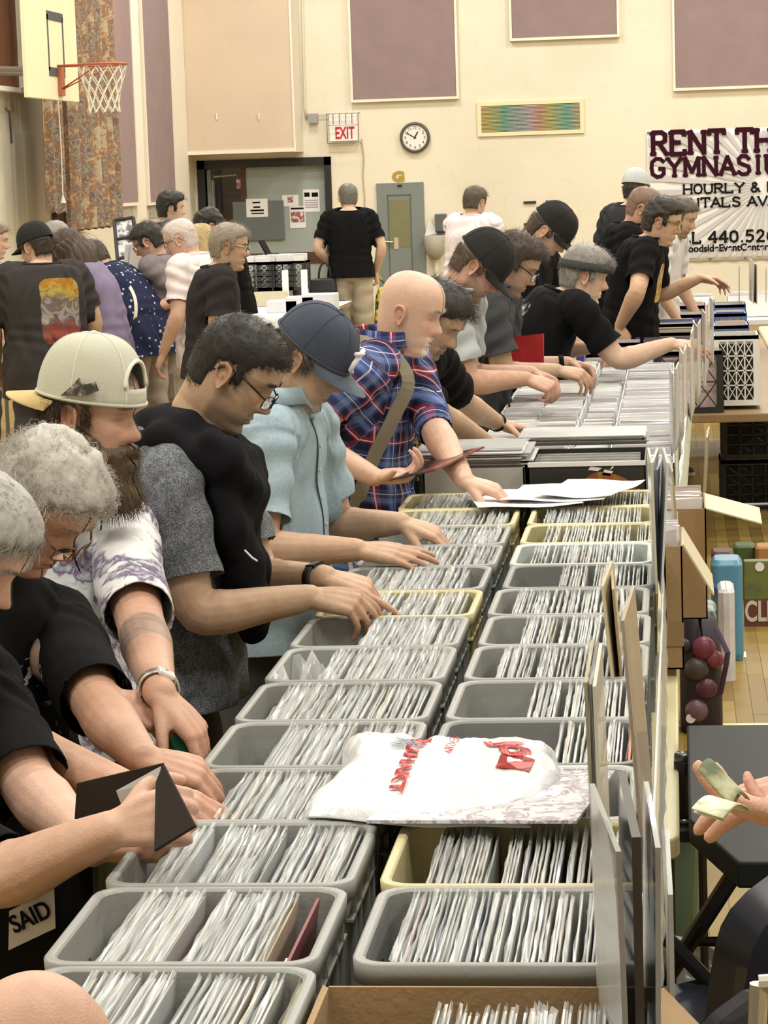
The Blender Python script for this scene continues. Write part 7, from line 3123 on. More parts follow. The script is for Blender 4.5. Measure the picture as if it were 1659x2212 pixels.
tb = thing('folding_table', 'second record table at the right edge beyond the milk crates', 'table', (1.3, 19, 0))
MB().rbox((.62, 17.2, .70), (1.8, 20.0, .74), .02).build('table_top', M_TABLE, tb)
for xx in (.7, 1.7):
	for yy in (17.3, 19.9):
		MB().bar((xx, yy, 0), (xx, yy, .7), .014).build('leg', M_STEEL, tb)
carton('record_box', 'pale open record box on the second table at the right edge', .64, 1.0, 17.3, 17.75, .74, 1.04, M_CARD2)

# ------------------------------------------------------------------ who stands where
BLK = (.007, .007, .008)
tee_black = lambda n, **k: cloth('tee_black_'+n, BLK, noise=.3, **k)
PEOPLE = {}


def P_(key, *a, **k):
	extra = {q: k.pop(q) for q in list(k) if q in ('comb', 'lift', 'fall', 'mess', 'strand', 'srad', 'curl', 'tattoo')}
	p = Person('person', *a, **k)
	p.__dict__.update(extra)
	PEOPLE[key] = p
	return p


FRONT = lambda x0, x1, z0, z1, ramp, **k: dict(box=(x0, x1, z0, z1), ramp=ramp, **k)
GREYPRINT = [(.45, BLK), (.54, (.16, .16, .17)), (.62, (.42, .42, .43))]

# --- near side of the table, from the camera outwards
P_('p28', 'person bending low at the bottom left corner, only the bald crown in view', (25, 2330), Y=2.50, face=20, H=1.60, lean=(40, 62, 66), hp=62, skin='red', hair='bald', vox=.006, lod=2,
   shirt=dict(mat=tee_black('a')), R=dict(t=(-.95, 2.45, .80)), L=dict(t=(-.95, 2.75, .85)))
P_('p1', 'grey-haired person in a black t-shirt at the left edge, opening a dark wallet', (-75, 1185), Y=3.86, face=-14, H=1.70, lean=(-4, 2, 16), neckfwd=.085, neckup=.04, shdrop=.06, sleeve=.9, hp=40, hy=2, skin='pink', hair='short', haircol=(.36, .35, .33), hairlen=.013,
   comb=(-.35, 0, -.5), lift=.25, mess=.18, strand=1.7, build=1.12, belly=.03, beard='short', beardcol=(.5, .42, .38),
   shirt=dict(mat=cloth('tee_said', BLK, noise=.3)), R=dict(t=(248, 1790, 1.045), Yd=3.50, pose='fist', fd=(.95, .0, .25), back=(-.2, -1, .45), fwd=.07, rise=-.02, pole=(.0, -.1, -1)), L=dict(t=(200, 1835, 1.03), Yd=3.66, pose='hold', fd=(1, -.25, .0), back=(0, -.4, -1), pole=(-.2, .4, -1)))
P_('p2', 'person with fluffy white hair and glasses in a black t-shirt with small white print', (88, 1092), Y=4.52, face=-30, H=1.70, lean=(-10, -4, 18), neckfwd=.13, neckup=.045, shdrop=.07, sleeve=.86, hp=46, hy=8, skin='red', hair='short', haircol=(.46, .435, .40), hairlen=.024,
   comb=(.1, 0, .15), lift=.7, fall=.4, mess=.45, strand=.75, curl=1.6, build=1.10, belly=.03,
   shirt=dict(mat=cloth('tee_smallprint', BLK, noise=.3, prints=[FRONT(-.02, .17, .30, .36, [(.50, BLK), (.56, (.55, .55, .56))], scale=60, dist=.4), FRONT(-.01, .15, .14, .28, [(.54, BLK), (.60, (.12, .12, .14)), (.70, (.4, .4, .42))], scale=24)])),
   L=dict(t=(308, 1640, 1.10), pose='hold', fd=(1, .0, -.25), back=(-.1, -.35, 1)), R=dict(t=(290, 1712, 1.08), pose='relaxed', fd=(1, -.02, -.25), back=(0, -.25, 1)))
P_('p3', 'bearded person in a backwards trucker cap and purple-white tie-dye shirt', (196, 897), Y=5.12, face=-34, H=1.76, lean=(-9, -5, 10), neckfwd=.12, neckup=.02, shdrop=.07, sleeve=.85, capped=True, hp=10, hy=20, skin='red', hair='short', haircol=(.06, .035, .02), beard='full', beardcol=(.10, .06, .03),
   build=1.12, belly=.03, tattoo=True, shirt=dict(mat=cloth('tiedye', (.8, .8, .8), 'tiedye', noise=.04)),
   R=dict(t=(238, 1515, 1.11), pose='hold', fd=(1, -.1, -.25), back=(-.1, -.5, 1)), L=dict(t=(345, 1498, 1.13), pose='reach', fd=(.75, -.2, -.75), back=(.5, -.2, .8)))
P_('p4', 'person with short dark hair and black glasses, black hoodie over a grey t-shirt', (505, 805), Y=5.70, face=-4, H=1.77, lean=(0, 5, 26), neckfwd=.055, neckup=.03, shdrop=.045, hp=38, hy=0, skin='olive', hair='short', haircol=(.020, .017, .016), hairlen=.008,
   comb=(.55, 0, .1), lift=.5, fall=.6, mess=.25, strand=.7, beard='stubble', beardcol=(.035, .028, .025), build=1.12, belly=.03, hem=-.10,
   shirt=dict(mat=cloth('heather_grey', (.115, .125, .14), 'heather', lo=(.05, .055, .062), hi=(.26, .27, .30))),
   R=dict(t=(672, 1290, 1.10), pose='flip', fd=(1, -.05, -.12), back=(-.05, -.45, 1)), L=dict(t=(705, 1248, 1.12), pose='point', fd=(1, -.12, -.25), back=(0, -.3, 1)))
P_('p5', 'person in a navy baseball cap and light blue button shirt', (668, 778), Y=6.62, face=-8, H=1.74, lean=(2, 8, 24), capped=True, neckup=.015, shdrop=.02, hp=32, hy=-6, skin='tan', hair='short', haircol=(.10, .075, .06), beard='goatee', beardcol=(.34, .28, .24),
   build=1.12, belly=.04, hem=-.12, shirt=dict(mat=cloth('chambray_blue', (.34, .44, .51), 'denim', noise=.06), rib=False), neckcut=.005,
   R=dict(t=(775, 1188, 1.09), pose='flat', fd=(1, -.02, -.10), back=(0, -.35, 1)), L=dict(t=(868, 1130, 1.10), pose='reach', fd=(1, -.12, -.32), back=(0, -.25, 1)))
P_('p6', 'bald person with a grey moustache in a red and blue plaid shirt', (885, 676), Y=7.75, face=-10, H=1.75, lean=(3, 10, 26), hp=20, hy=-2, skin='pink', hair='bald', beard='goatee', beardcol=(.62, .58, .52), haircol=(.5, .45, .4),
   build=1.05, belly=.02, hem=-.20, sleeve=1.02, shirt=dict(mat=cloth('plaid', (.1, .1, .3), 'plaid', noise=.08), rib=False), neckcut=.005,
   R=dict(t=(812, 1032, 1.10), Yd=7.45, pose='hold', fd=(1, -.1, .05), back=(0, .2, -1)), L=dict(t=(1005, 1040, 1.12), pose='reach', fd=(1, -.12, -.28), back=(0, -.2, 1)))
P_('p7', 'dark-haired person with a goatee in a black graphic t-shirt beside the bald person', (938, 690), Y=8.35, face=-14, H=1.72, lean=(4, 14, 32), hp=40, hy=-6, skin='tan', hair='short', haircol=(.028, .024, .022), hairlen=.02, lod=1, vox=.0055,
   beard='goatee', beardcol=(.10, .08, .07), build=1.05,
   shirt=dict(mat=cloth('tee_graphic', BLK, noise=.3, prints=[FRONT(-.16, .13, .08, .40, [(.42, BLK), (.50, (.26, .20, .10)), (.58, (.40, .42, .16)), (.66, (.30, .10, .07)), (.78, BLK)], scale=14, cut=.5)])),
   R=dict(t=(1055, 958, 1.09), pose='flip', fd=(1, -.1, -.15)), L=dict(t=(1078, 915, 1.10), pose='reach', fd=(1, -.1, -.3)))
P_('p8', 'stubbled person in a plain black cap and pale grey shirt with a black strap', (1033, 577), Y=10.0, face=-6, capped=True, H=1.78, lean=(4, 14, 34), hp=42, skin='red', hair='short', haircol=(.10, .07, .05), beard='stubble', beardcol=(.10, .065, .045), lod=1, vox=.0055, build=1.08,
   shirt=dict(mat=cloth('tee_palegrey', (.42, .44, .46), noise=.08)), R=dict(t=(1138, 818, 1.10), Yd=9.95, pose='grip', fd=(1, -.1, -.35)), L=dict(t=(1150, 806, 1.12), Yd=10.2, pose='pinch', fd=(1, -.2, -.4), pole=(0, -.1, -1)))
P_('p9', 'person in dark glasses and a charcoal polo shirt with a pinkish print', (1109, 572), Y=10.7, face=-6, H=1.77, lean=(4, 12, 30), hp=32, skin='tan', hair='short', haircol=(.05, .035, .025), hairlen=.02, lod=1, vox=.0055, beard='stubble', beardcol=(.09, .07, .06), build=1.08, belly=.03,
   shirt=dict(mat=cloth('polo_charcoal', (.06, .062, .068), noise=.15, prints=[FRONT(-.16, .14, .20, .36, [(.45, (.06, .062, .068)), (.55, (.35, .18, .33)), (.66, (.55, .45, .55))], scale=12, cut=.45)])),
   R=dict(t=(1205, 800, 1.09), Yd=10.65, pose='flip', fd=(1, -.1, -.2)), L=dict(t=(1228, 784, 1.11), Yd=10.9, pose='pinch', fd=(1, -.2, -.3), pole=(0, -.1, -1)))
P_('p10', 'person in a black cap with white logo, looking down, blue print on dark shirt', (1186, 500), Y=13.0, face=-12, capped=True, H=1.83, lean=(4, 12, 32), hp=45, skin='fair', hair='short', haircol=(.07, .045, .03), hairlen=.022, lod=2, vox=.007, beard='stubble', beardcol=(.2, .13, .1), build=1.15,
   shirt=dict(mat=tee_black('b', prints=[FRONT(-.10, .14, .12, .34, [(.46, BLK), (.52, (.10, .2, .5)), (.60, (.6, .65, .75))], scale=20, cut=.45)])), R=dict(t=(1262, 742, 1.10), Yd=12.9, pole=(0, 0, -1)), L=dict(t=(1300, 735, 1.10), Yd=13.2))
P_('p11', 'grey-haired person with a dark headband and black t-shirt, right arm stretched over the crates', (1263, 598), Y=11.85, face=2, H=1.76, lean=(10, 26, 40), hp=16, hy=4, skin='fair', hair='short', haircol=(.26, .245, .23), hairlen=.022, lod=1, vox=.0055, beard='goatee', beardcol=(.6, .56, .52), build=1.2, belly=.04,
   shirt=dict(mat=tee_black('c', prints=[dict(box=(-.20, .02, .26, .44), back=True, ramp=GREYPRINT, scale=34, dist=.5)])), R=dict(t=(1452, 742, 1.13), Yd=11.7, pose='reach', fd=(1, 0, -.15), fwd=.08, pole=(0, -.2, -1)), L=dict(t=(1272, 752, 1.09), Yd=12.1, pose='flat', fd=(1, -.2, -.1)))
P_('p12', 'dark-haired person in a black t-shirt with an orange picture, reaching right', (1430, 480), Y=14.6, face=-8, H=1.80, lean=(3, 10, 26), hp=18, skin='warm', hair='short', haircol=(.03, .025, .02), hairlen=.022, lod=2, vox=.007, build=1.08,
   shirt=dict(mat=tee_black('d', prints=[FRONT(-.09, .09, .20, .44, [(.38, (.30, .06, .03)), (.50, (.55, .28, .06)), (.60, (.7, .55, .3)), (.7, (.10, .07, .08))], scale=12)])), L=dict(t=(1512, 600, 1.3), Yd=14.9, pose='reach', fd=(1, 0, -.2)), R=dict(t=(1338, 705, 1.1), Yd=14.35, pose='relaxed', fd=(.3, 0, -1)))
P_('p13', 'person with cropped reddish hair and dark glasses in a black t-shirt at the far crates', (1390, 452), Y=15.8, face=-6, H=1.84, lean=(3, 10, 26), hp=24, skin='red', hair='short', haircol=(.20, .12, .09), hairlen=.006, lod=2, vox=.007, build=1.15, shirt=dict(mat=tee_black('e')))
P_('p14', 'person in a white cap with dark hair, back turned, before the banner', (1374, 410), Y=18.4, face=60, capped=True, H=1.80, lean=(2, 5, 12), hp=5, skin='tan', hair='short', haircol=(.03, .022, .018), lod=2, vox=.008, shirt=dict(mat=cloth('tee_darkgrey', (.035, .036, .04), noise=.2)))
P_('p14b', 'person in a white shirt reaching from behind the dark-haired person at the far crates', (1470, 470), Y=16.6, face=-15, H=1.72, lean=(3, 10, 24), hp=25, skin='warm', hair='short', haircol=(.10, .075, .055), lod=2, vox=.008, beard='stubble', shirt=dict(mat=cloth('tee_white_far', (.70, .70, .74), noise=.05)))
P_('p15', 'person in a white t-shirt with brown hair, seen from behind at the back wall', (1026, 438), Y=22.0, face=68, H=1.84, lean=(1, 4, 14), hp=14, hy=-12, skin='tan', hair='short', haircol=(.075, .058, .04), hairlen=.018, lod=2, vox=.008, build=1.08, shirt=dict(mat=cloth('tee_white', (.78, .72, .75), noise=.05), fold=.008),
   R=dict(t=(985, 640, 1.0), Yd=22.2, fd=(.3, .6, -.6)), L=dict(t=(1060, 640, 1.0), Yd=22.3, fd=(0, .6, -.6)))
P_('p16', 'tall person in a black t-shirt and khaki shorts, seen from behind near the doorway', (752, 428), Y=25.0, face=98, H=1.90, lean=(0, 2, 8), hp=4, hy=6, skin='fair', hair='short', haircol=(.14, .13, .11), hairlen=.012, lod=2, vox=.008, shirt=dict(mat=tee_black('f')), shorts=True, pants=(.40, .34, .24),
   R=dict(t=(812, 588, .9), Yd=25.05, pose='grip', fd=(.05, .1, -1)), L=dict(t=(722, 575, .9), Yd=25.0, fd=(.15, .1, -1)))
# --- the crowd at the left
P_('p17', 'person in a black cap and charcoal t-shirt with a fiery print on the back', (78, 535), Y=15.0, face=115, capped=True, H=1.80, lean=(1, 6, 18), hp=16, hy=38, skin='warm', hair='short', haircol=(.05, .04, .03), lod=1, vox=.007, build=1.25, belly=.04, hem=-.22,
   shirt=dict(mat=cloth('tee_fire', (.045, .040, .040), noise=.2, prints=[dict(box=(-.20, .07, .04, .46), back=True, vert=True, scale=15, dist=1.2, ramp=[(.0, (.045, .04, .04)), (.14, (.28, .07, .05)), (.26, (.14, .09, .09)), (.36, (.36, .32, .30)), (.46, (.13, .10, .12)), (.56, (.42, .33, .07)), (.66, (.34, .17, .03)), (.80, (.28, .09, .02)), (.95, (.14, .04, .02))])])))
P_('p18', 'long curly-haired person in a purple t-shirt bending to the left', (152, 545), Y=15.4, face=172, H=1.66, lean=(4, 14, 30), hp=34, skin='fair', hair='long', haircol=(.075, .045, .03), hairlen=.03, lod=1, vox=.007, female=True, shirt=dict(mat=cloth('tee_purple', (.24, .20, .31), noise=.12)), pants=(.03, .03, .05),
   R=dict(t=(205, 735, 1.0), Yd=15.6, fd=(-.6, .1, -.7)), L=dict(t=(190, 720, 1.0), Yd=15.2, fd=(-.6, 0, -.7)))
P_('p19', 'grey-haired red-faced person behind the black cap at the left', (122, 520), Y=16.8, face=150, H=1.74, lean=(2, 6, 18), hp=26, hy=20, skin='red', hair='short', haircol=(.30, .27, .25), lod=2, vox=.008, shirt=dict(mat=tee_black('g')))
P_('p20', 'person in a navy shirt scattered with small white motifs, leaning left with a bag strap', (205, 560), Y=16.4, face=158, H=1.70, lean=(14, 34, 50), hp=38, skin='fair', hair='short', haircol=(.05, .04, .03), lod=2, vox=.008, female=True, shirt=dict(mat=cloth('floral_navy', (.018, .022, .06), 'floral', noise=.06)), pants=(.42, .36, .32), sleeve=.8, hem=-.14,
   R=dict(t=(-3.9, 16.9, .95)), L=dict(t=(-3.9, 16.2, .95)))
P_('p21', 'dark-haired person with glasses in a mauve-grey t-shirt and cargo shorts', (322, 524), Y=16.6, face=170, H=1.74, lean=(2, 8, 22), hp=30, hy=4, skin='red', hair='short', haircol=(.025, .02, .02), hairlen=.02, lod=1, vox=.007, beard='stubble', beardcol=(.22, .2, .2), shirt=dict(mat=cloth('tee_mauve', (.205, .175, .185), noise=.1)), shorts=True, pants=(.34, .28, .22),
   L=dict(t=(322, 672, 1.0), Yd=16.3, fd=(-.5, -.1, -.8), pole=(.5, -.2, -1)), R=dict(t=(318, 660, 1.0), Yd=16.9, fd=(-.5, 0, -.8)))
P_('p22', 'pink-faced white-haired person in a white t-shirt and tan shorts facing left', (392, 520), Y=15.6, face=165, H=1.78, lean=(2, 8, 22), hp=22, hy=10, skin='pink', hair='recede', haircol=(.60, .52, .48), hairlen=.008, lod=1, vox=.007, build=1.05, belly=.05, hem=-.14, shirt=dict(mat=cloth('tee_white_b', (.74, .66, .66), noise=.06)), shorts=True, pants=(.40, .31, .25))
P_('p23', 'young dark-haired person standing upright in profile by the side wall', (370, 452), Y=21.5, face=15, H=1.86, lean=(0, 3, 10), hp=4, skin='warm', hair='short', haircol=(.015, .013, .012), hairlen=.025, lod=2, vox=.008, shirt=dict(mat=cloth('tee_slate', (.06, .065, .075), noise=.15)))
P_('p24', 'dark-haired person with glasses bending toward the black crates', (455, 490), Y=19.5, face=195, H=1.74, lean=(3, 10, 22), hp=28, skin='pink', hair='short', haircol=(.02, .015, .014), hairlen=.024, lod=2, vox=.008, shirt=dict(mat=tee_black('h')))
P_('p26', 'blonde person mostly hidden behind the white-haired person', (432, 530), Y=17.6, face=170, H=1.64, lean=(2, 6, 18), hp=14, skin='fair', hair='long', haircol=(.45, .33, .15), hairlen=.03, lod=2, vox=.008, female=True, shirt=dict(mat=cloth('tee_tan', (.42, .34, .22), noise=.1)))
P_('p25', 'grey-haired person with glasses in a black t-shirt, facing right by the black crates', (495, 535), Y=14.2, face=8, H=1.80, lean=(1, 4, 14), hp=8, hy=-4, skin='tan', hair='short', haircol=(.30, .25, .20), hairlen=.014, lod=1, vox=.007, build=1.12, shirt=dict(mat=cloth('tee_washedblack', (.030, .026, .028), noise=.25)))
P_('p27', 'person at the left edge, only the side of the face in view', (-14, 520), Y=17.5, face=10, H=1.76, lean=(1, 5, 15), hp=12, skin='pink', hair='short', haircol=(.2, .15, .1), lod=2, vox=.008, shirt=dict(mat=cloth('tee_slate2', (.08, .08, .09), noise=.1)))
# --- seller at the right, only the hands in view
P_('p29', 'seller at the right edge, only two hands holding banknotes in view', (2250, 700), Y=2.45, face=190, H=1.74, lean=(2, 8, 18), hp=30, skin='pink', hair='short', haircol=(.2, .15, .1), lod=2, vox=.0042, shirt=dict(mat=cloth('tee_seller', (.1, .1, .12), noise=.1)),
   R=dict(t=(1955, 1708, 1.4), Yd=2.34, pose='tray', fd=(-1, .05, .04), back=(.1, -.2, 1), hs=1.0, pole=(1, 0, -1)), L=dict(t=(1960, 1795, 1.4), Yd=2.26, pose='tray', fd=(-1, .1, .05), back=(-.1, -.4, -1), hs=1.0, pole=(1, -.2, -1)))

for p in PEOPLE.values():
	p.begin()
run_jobs()
for p in PEOPLE.values():
	p.finish()
globals().update(PEOPLE)

# ------------------------------------------------------------------ what they wear and hold
M_BFR = mat('black_frame', (.01, .01, .012), .25)
M_WFR = mat('wire_frame', (.20, .14, .10), .3, .7)
M_GOLD = mat('gold_ring', (.85, .60, .22), .2, 1.0)
M_STL = mat('watch_steel', (.62, .60, .56), .25, .9)

# tie-dye person: trucker cap, beard, pendant, watch, green pouch
cap(p3, mat('cap_mesh', (.66, .66, .55), .9, noise=.05, bump=.5, bscale=700), mat('cap_tan', (.58, .43, .20), .85), back=True, h=.132, gap=True, tilt=4, button=mat('cap_piping', (.80, .79, .70), .8))
lb = MB()
P = [(-.02, -.092, .012), (.01, -.0945, .040), (.02, -.0945, .052), (.035, -.0935, .040), (.055, -.091, .048), (.062, -.089, .030), (.045, -.092, .020), (.02, -.0945, .016)]
lb.add(np.concatenate([p3.cap_place([(-q[0], -q[1]+.002, q[2]) for q in P])]), [tuple(range(len(P)))])
lg = lb.build('cap_patch', mat('patch_dark', (.10, .085, .07), .8, build=lambda nt, tc, s: _ramp(nt, _noise(nt, tc.outputs['Object'], 60, 3).outputs[0], [(.45, (.05, .045, .04)), (.58, (.20, .17, .13)), (.70, (.55, .55, .52))])), p3.root)
beard_mesh(p3, (.095, .060, .030), .052, .042, 4200, fwd=.25)
sp_ = MB()
sp_.add(EAR_V*.12+0, EAR_F.tolist())
er = MB()
e0 = p3.to_head([(-.004, -.083, -.030)])[0]
er.lathe([(.002, -.003), (.004, 0), (.002, .003)], tuple(e0), 10)
er.build('ear_stud', M_STL, p3.root)
nk = []
for u in np.linspace(-1, 1, 13):
	nk.append(p3.sh+p3.lf2*u*.085+p3.front(.25)*(.135-.02*u*u)+p3.up*(-.16*(1-abs(u))+.055*abs(u)+.0))
MB().tube(nk, .0016, 5).build('necklace', M_INK, p3.root)
pd = MB()
pd.lathe([(.003, -.045), (.012, -.03), (.010, -.01), (.003, 0)], tuple(nk[6]+p3.fw*.012), 10)
pd.build('pendant', mat('pewter', (.30, .27, .24), .35, .7), p3.root)
watch(p3, 0, M_STL, mat('watch_dial', (.7, .7, .68), .2))
w3 = p3.arms[1]['W']
pou = MB()
M_ = np.array(frame_matrix(p3.arms[1]['W']+np.array([.135, .0, -.085]), (1, 0, .3), (0, 1, 0)))
pou.rbox((-.03, -.02, -.06), (.03, .02, .05), .012)
pou.v[-1] = pou.v[-1] @ M_[:3, :3].T+M_[:3, 3]
tag(pou.build('green_pouch', mat('green_cloth', (.02, .22, .11), .6, noise=.2)), 'small bright green pouch held in the tie-dye person\'s hands', 'pouch')

# grey-shirt person: glasses, watch, hoodie
glasses(p4, M_BFR, slip=.006)
watch(p4, 0, mat('black_rubber', (.012, .012, .013), .5), mat('dark_glass', (.01, .01, .01), .08))


def hoodie(s):
	mb = MB()
	k = s.k
	f, l, u = s.fw, s.lf2, s.up
	nb, sh, ch = s.nb, s.sh, s.chest
	# roll behind and beside the neck
	pts = [nb+l*.10-f*.0, nb-f*.075+l*.06-u*.005, nb-f*.095-u*.01, nb-f*.075-l*.06-u*.005, nb-l*.105-f*.01-u*.01, sh-l*.12+f*.09-u*.01, ch-l*.09+f*.175+u*.06]
	P, R_ = smooth_path(pts, [.035, .045, .05, .05, .055, .06, .045], 4)
	limb(mb, P, R_, 14)
	# front drape over the near shoulder down the chest
	for dl, r, drop in ((-.195, .052, .10), (-.15, .058, .20), (-.10, .060, .29), (-.05, .058, .33), (.0, .055, .30), (.05, .050, .22)):
		a = sh+l*(dl*.75)-f*.01+u*.035
		b = sh+l*dl*.95+f*.115-u*.02
		c = ch+l*dl*.9+f*.185-u*(drop-.24)
		d = ch+l*dl*.8+f*.215-u*drop*.85
		P, R_ = smooth_path([a, b, c*.5+b*.5+f*.03, c, d], [r*.8, r*.9, r*.85, r*.8, r*.62], 4)
		limb(mb, P, R_, 12)
	# sleeve end hanging in front
	P, R_ = smooth_path([ch-l*.13+f*.17+u*.05, ch-l*.12+f*.22-u*.12, ch-l*.10+f*.25-u*.22], [.05, .05, .042], 4)
	limb(mb, P, R_, 12)
	# back panel
	for dl in (-.16, -.08, 0, .08, .16):
		P, R_ = smooth_path([sh+l*dl-f*.085+u*.02, ch+l*dl*1.1-f*.155, s.waist+l*dl*1.15-f*.19, s.hip+l*dl*1.15-f*.215-u*.05], [.05, .055, .055, .045], 4)
		limb(mb, P, R_, 10)
	return Job(mb, .007, 12)


hj = hoodie(p4)
run_jobs()
co, f = hj.co, hj.f
N = normals(co, f)
w_ = wob(co*6, 3, 2)
d_ = .005*np.sin((co @ np.array([1.0, .3, 1.2]))*36+3*w_)+.0035*np.sin((co @ np.array([1.5, -.2, -.8]))*52+3*w_)+.002*wob(co*30, 8, 2)
me = mesh_from('hoodie', co+N*d_[:, None], f, True)
set_attr(me, 'Cloth', co-p4.hip)
obj('hoodie', me, cloth('hoodie_black', (.010, .010, .012), noise=.3, rough=.9), p4.root)
MB().tube([onY(528, 1188, 5.36), onY(545, 1205, 5.36), onY(556, 1212, 5.36)], .0022, 6).build('drawcord', M_PAPER, p4.root)

# white-haired and wallet people
glasses(p2, M_WFR, slip=.012)
ring_on(p2, 0, M_GOLD, 2)
ww = thing('wallet', 'dark brown leather wallet held open in the grey-haired person\'s hands', 'wallet', tuple(onY(330, 1760, 3.5)))
M_LEA = mat('brown_leather', (.022, .016, .013), .6, noise=.15, nscale=14, bump=.08, bscale=200, spec=.2)
Yw = 3.5


def flat_quad(name, px, ys, m, parent, th=.006):
	q = np.array([onY(x, y, Y) for (x, y), Y in zip(px, ys)])
	n_ = nrm(np.cross(q[1]-q[0], q[2]-q[0]))*th
	mb = MB()
	mb.add(np.concatenate([q, q+n_]), [(0, 1, 2, 3), (7, 6, 5, 4), (0, 4, 5, 1), (1, 5, 6, 2), (2, 6, 7, 3), (3, 7, 4, 0)])
	return mb.build(name, m, parent, bevel=.0015)


flat_quad('front_leaf', ((352, 1648), (422, 1783), (332, 1838), (335, 1690)), (3.50, 3.42, 3.42, 3.48), M_LEA, ww)
flat_quad('back_leaf', ((165, 1692), (352, 1648), (335, 1750), (160, 1770)), (3.64, 3.60, 3.60, 3.64), M_LEA, ww)
flat_quad('banknote_edge', ((250, 1708), (347, 1655), (340, 1690), (262, 1740)), (3.58, 3.54, 3.54, 3.58), mat('pale_note', (.55, .54, .56), .6), ww, .002)
# lettering on the wallet person's shirt hem: white box reading SAID
fr_n = p1.front(.05)
pl = MB()
a_, b_ = onY(20, 2052, 3.60), onY(122, 1925, 3.60)
sq_ = thing('waist_bag', 'black waist bag with a white patch reading SAID at the lower left', 'bag', tuple(onY(50, 2100, 3.64)))
q = [onY(-60, 1885, 3.66), onY(118, 1868, 3.62), onY(124, 2080, 3.62), onY(100, 2240, 3.64), onY(-60, 2240, 3.68)]
n_ = np.array([0.05, .05, 0])
MB().add(np.array(q+[p+n_ for p in q]), [(4, 3, 2, 1, 0), (5, 6, 7, 8, 9)]+[(i, (i+1) % 5, 5+(i+1) % 5, 5+i) for i in range(5)]).build('cloth', cloth('bag_black', BLK, noise=.3), sq_, bevel=.01)
c0, c1, c2, c3 = onY(18, 2053, 3.608), onY(120, 2005, 3.600), onY(117, 1918, 3.600), onY(20, 1968, 3.608)
MB().add([c0, c1, c2, c3], [(0, 1, 2, 3)]).build('white_patch', mat('patch_white', (.62, .60, .60), .7), sq_)
xa = nrm(c1-c0)
ya = nrm(c3-c0)
text('lettering', 'SAID', np.linalg.norm(c3-c0)*.62, M_INK, frame_matrix(c0+xa*.012+ya*.022-np.array([0, .004, 0]), xa, ya), sq_, .0012, 'LEFT', .0005, .86)
c0 = onY(30, 1925, 3.60)
text('lettering', 'UP', .05, M_PAPER, frame_matrix(c0+np.array([.015, -.008, .012]), xa, ya), sq_, .0012, 'LEFT', .002, .9)

gr = MB()
gr.rbox((-.95, 4.0, .80), (-.86, 4.28, 1.02), .02)
tag(gr.build('green_tote_bag', mat('moss_green', (.075, .11, .03), .7, noise=.2)), 'moss green cloth bag hanging at the table edge below the wallet', 'bag')

# navy cap, blue shirt
M_NAVY = mat('cap_navy', (.050, .062, .098), .85, noise=.18, nscale=14, bump=.3, bscale=400)
cap(p5, M_NAVY, mat('cap_navy_brim', (.085, .11, .15), .8, noise=.1), h=.118, tilt=10)
lm = MB()
lm_pts = [(.098, .010, .085), (.106, -.006, .074), (.110, -.015, .055), (.112, -.012, .034), (.111, .004, .024)]
lm.tube(p5.cap_place(np.array(lm_pts)*np.array([1.03, 1.6, 1])+np.array([.004, -.012, 0])), .0065, 8)
lm.tube(p5.cap_place(np.array([(.100, -.028, .078), (.108, -.004, .084)])*np.array([1.03, 1.3, 1])+np.array([.004, -.008, 0])), .0055, 8)
lm.build('cap_letter', M_PAPER, p5.root, smooth=True)
collar(p5, MATS['chambray_blue'])
placket(p5, MATS['chambray_blue'], mat('shirt_button', (.55, .55, .52), .4))

# plaid
collar(p6, MATS['plaid'])
M_STRAP = mat('olive_strap', (.20, .175, .125), .8, noise=.15)
rs = p6.sh-p6.lf2*.13
band(p6, [p6.sh-p6.lf2*.12-p6.fw*.12-p6.up*.05, p6.sh-p6.lf2*.125+p6.up*.075-p6.fw*.01, p6.sh-p6.lf2*.14+p6.fw*.115-p6.up*.04, p6.chest-p6.lf2*.165+p6.fw*.14-p6.up*.03, p6.waist-p6.lf2*.185+p6.fw*.10, p6.hip-p6.lf2*.215+p6.fw*.05], .045, .004, M_STRAP, 'bag_strap')
rec = onY(940, 1002, 7.42)
t = thing('record', 'record with a dark and red cover held flat in the bald person\'s hand', 'record', tuple(rec))
q = [onY(838, 1040, 7.40), onY(940, 1018, 7.35), onY(1046, 968, 7.50), onY(945, 990, 7.62)]
n_ = np.array([0, 0, .006])
MB().add(np.array(q+[p+n_ for p in q]), [(3, 2, 1, 0), (4, 5, 6, 7), (0, 1, 5, 4), (1, 2, 6, 5), (2, 3, 7, 6), (3, 0, 4, 7)]).build('cover', mat('dark_red_cover', (.05, .02, .02), .35, build=lambda nt, tc, s: _ramp(nt, _noise(nt, tc.outputs['Object'], 9, 3).outputs[0], [(.4, (.02, .015, .015)), (.55, (.22, .05, .04)), (.65, (.3, .2, .18))]), coat=.4), t)

# caps and glasses farther on
M_CAPB = mat('cap_black', (.010, .010, .011), .9, noise=.2, bump=.3, bscale=400)
cap(p8, M_CAPB, M_CAPB, h=.122, tilt=10)
band(p8, [p8.sh+p8.lf2*.10-p8.fw*.10, p8.sh+p8.lf2*.06+p8.up*.07, p8.chest+p8.fw*.16-p8.lf2*.03, p8.waist+p8.fw*.17-p8.lf2*.15, p8.hip-p8.lf2*.2+p8.fw*.05], .035, .004, M_INK, 'bag_strap')
glasses(p9, M_BFR, slip=.004)
watch(p9, 0, M_INK, name='wrist_band', w=.02)
watch(p7, 0, M_INK, name='wrist_band', w=.014)
fold_ = lone_sleeve('red_record', 'red record sleeve held under the arm of the person in the charcoal polo', 0, 0, 0, 0, 0, (.36, .015, .015), False, .17, .19, .006)
q = onY(1133, 775, 10.7)
fold_.location = (q[0], q[1], q[2]-.09)
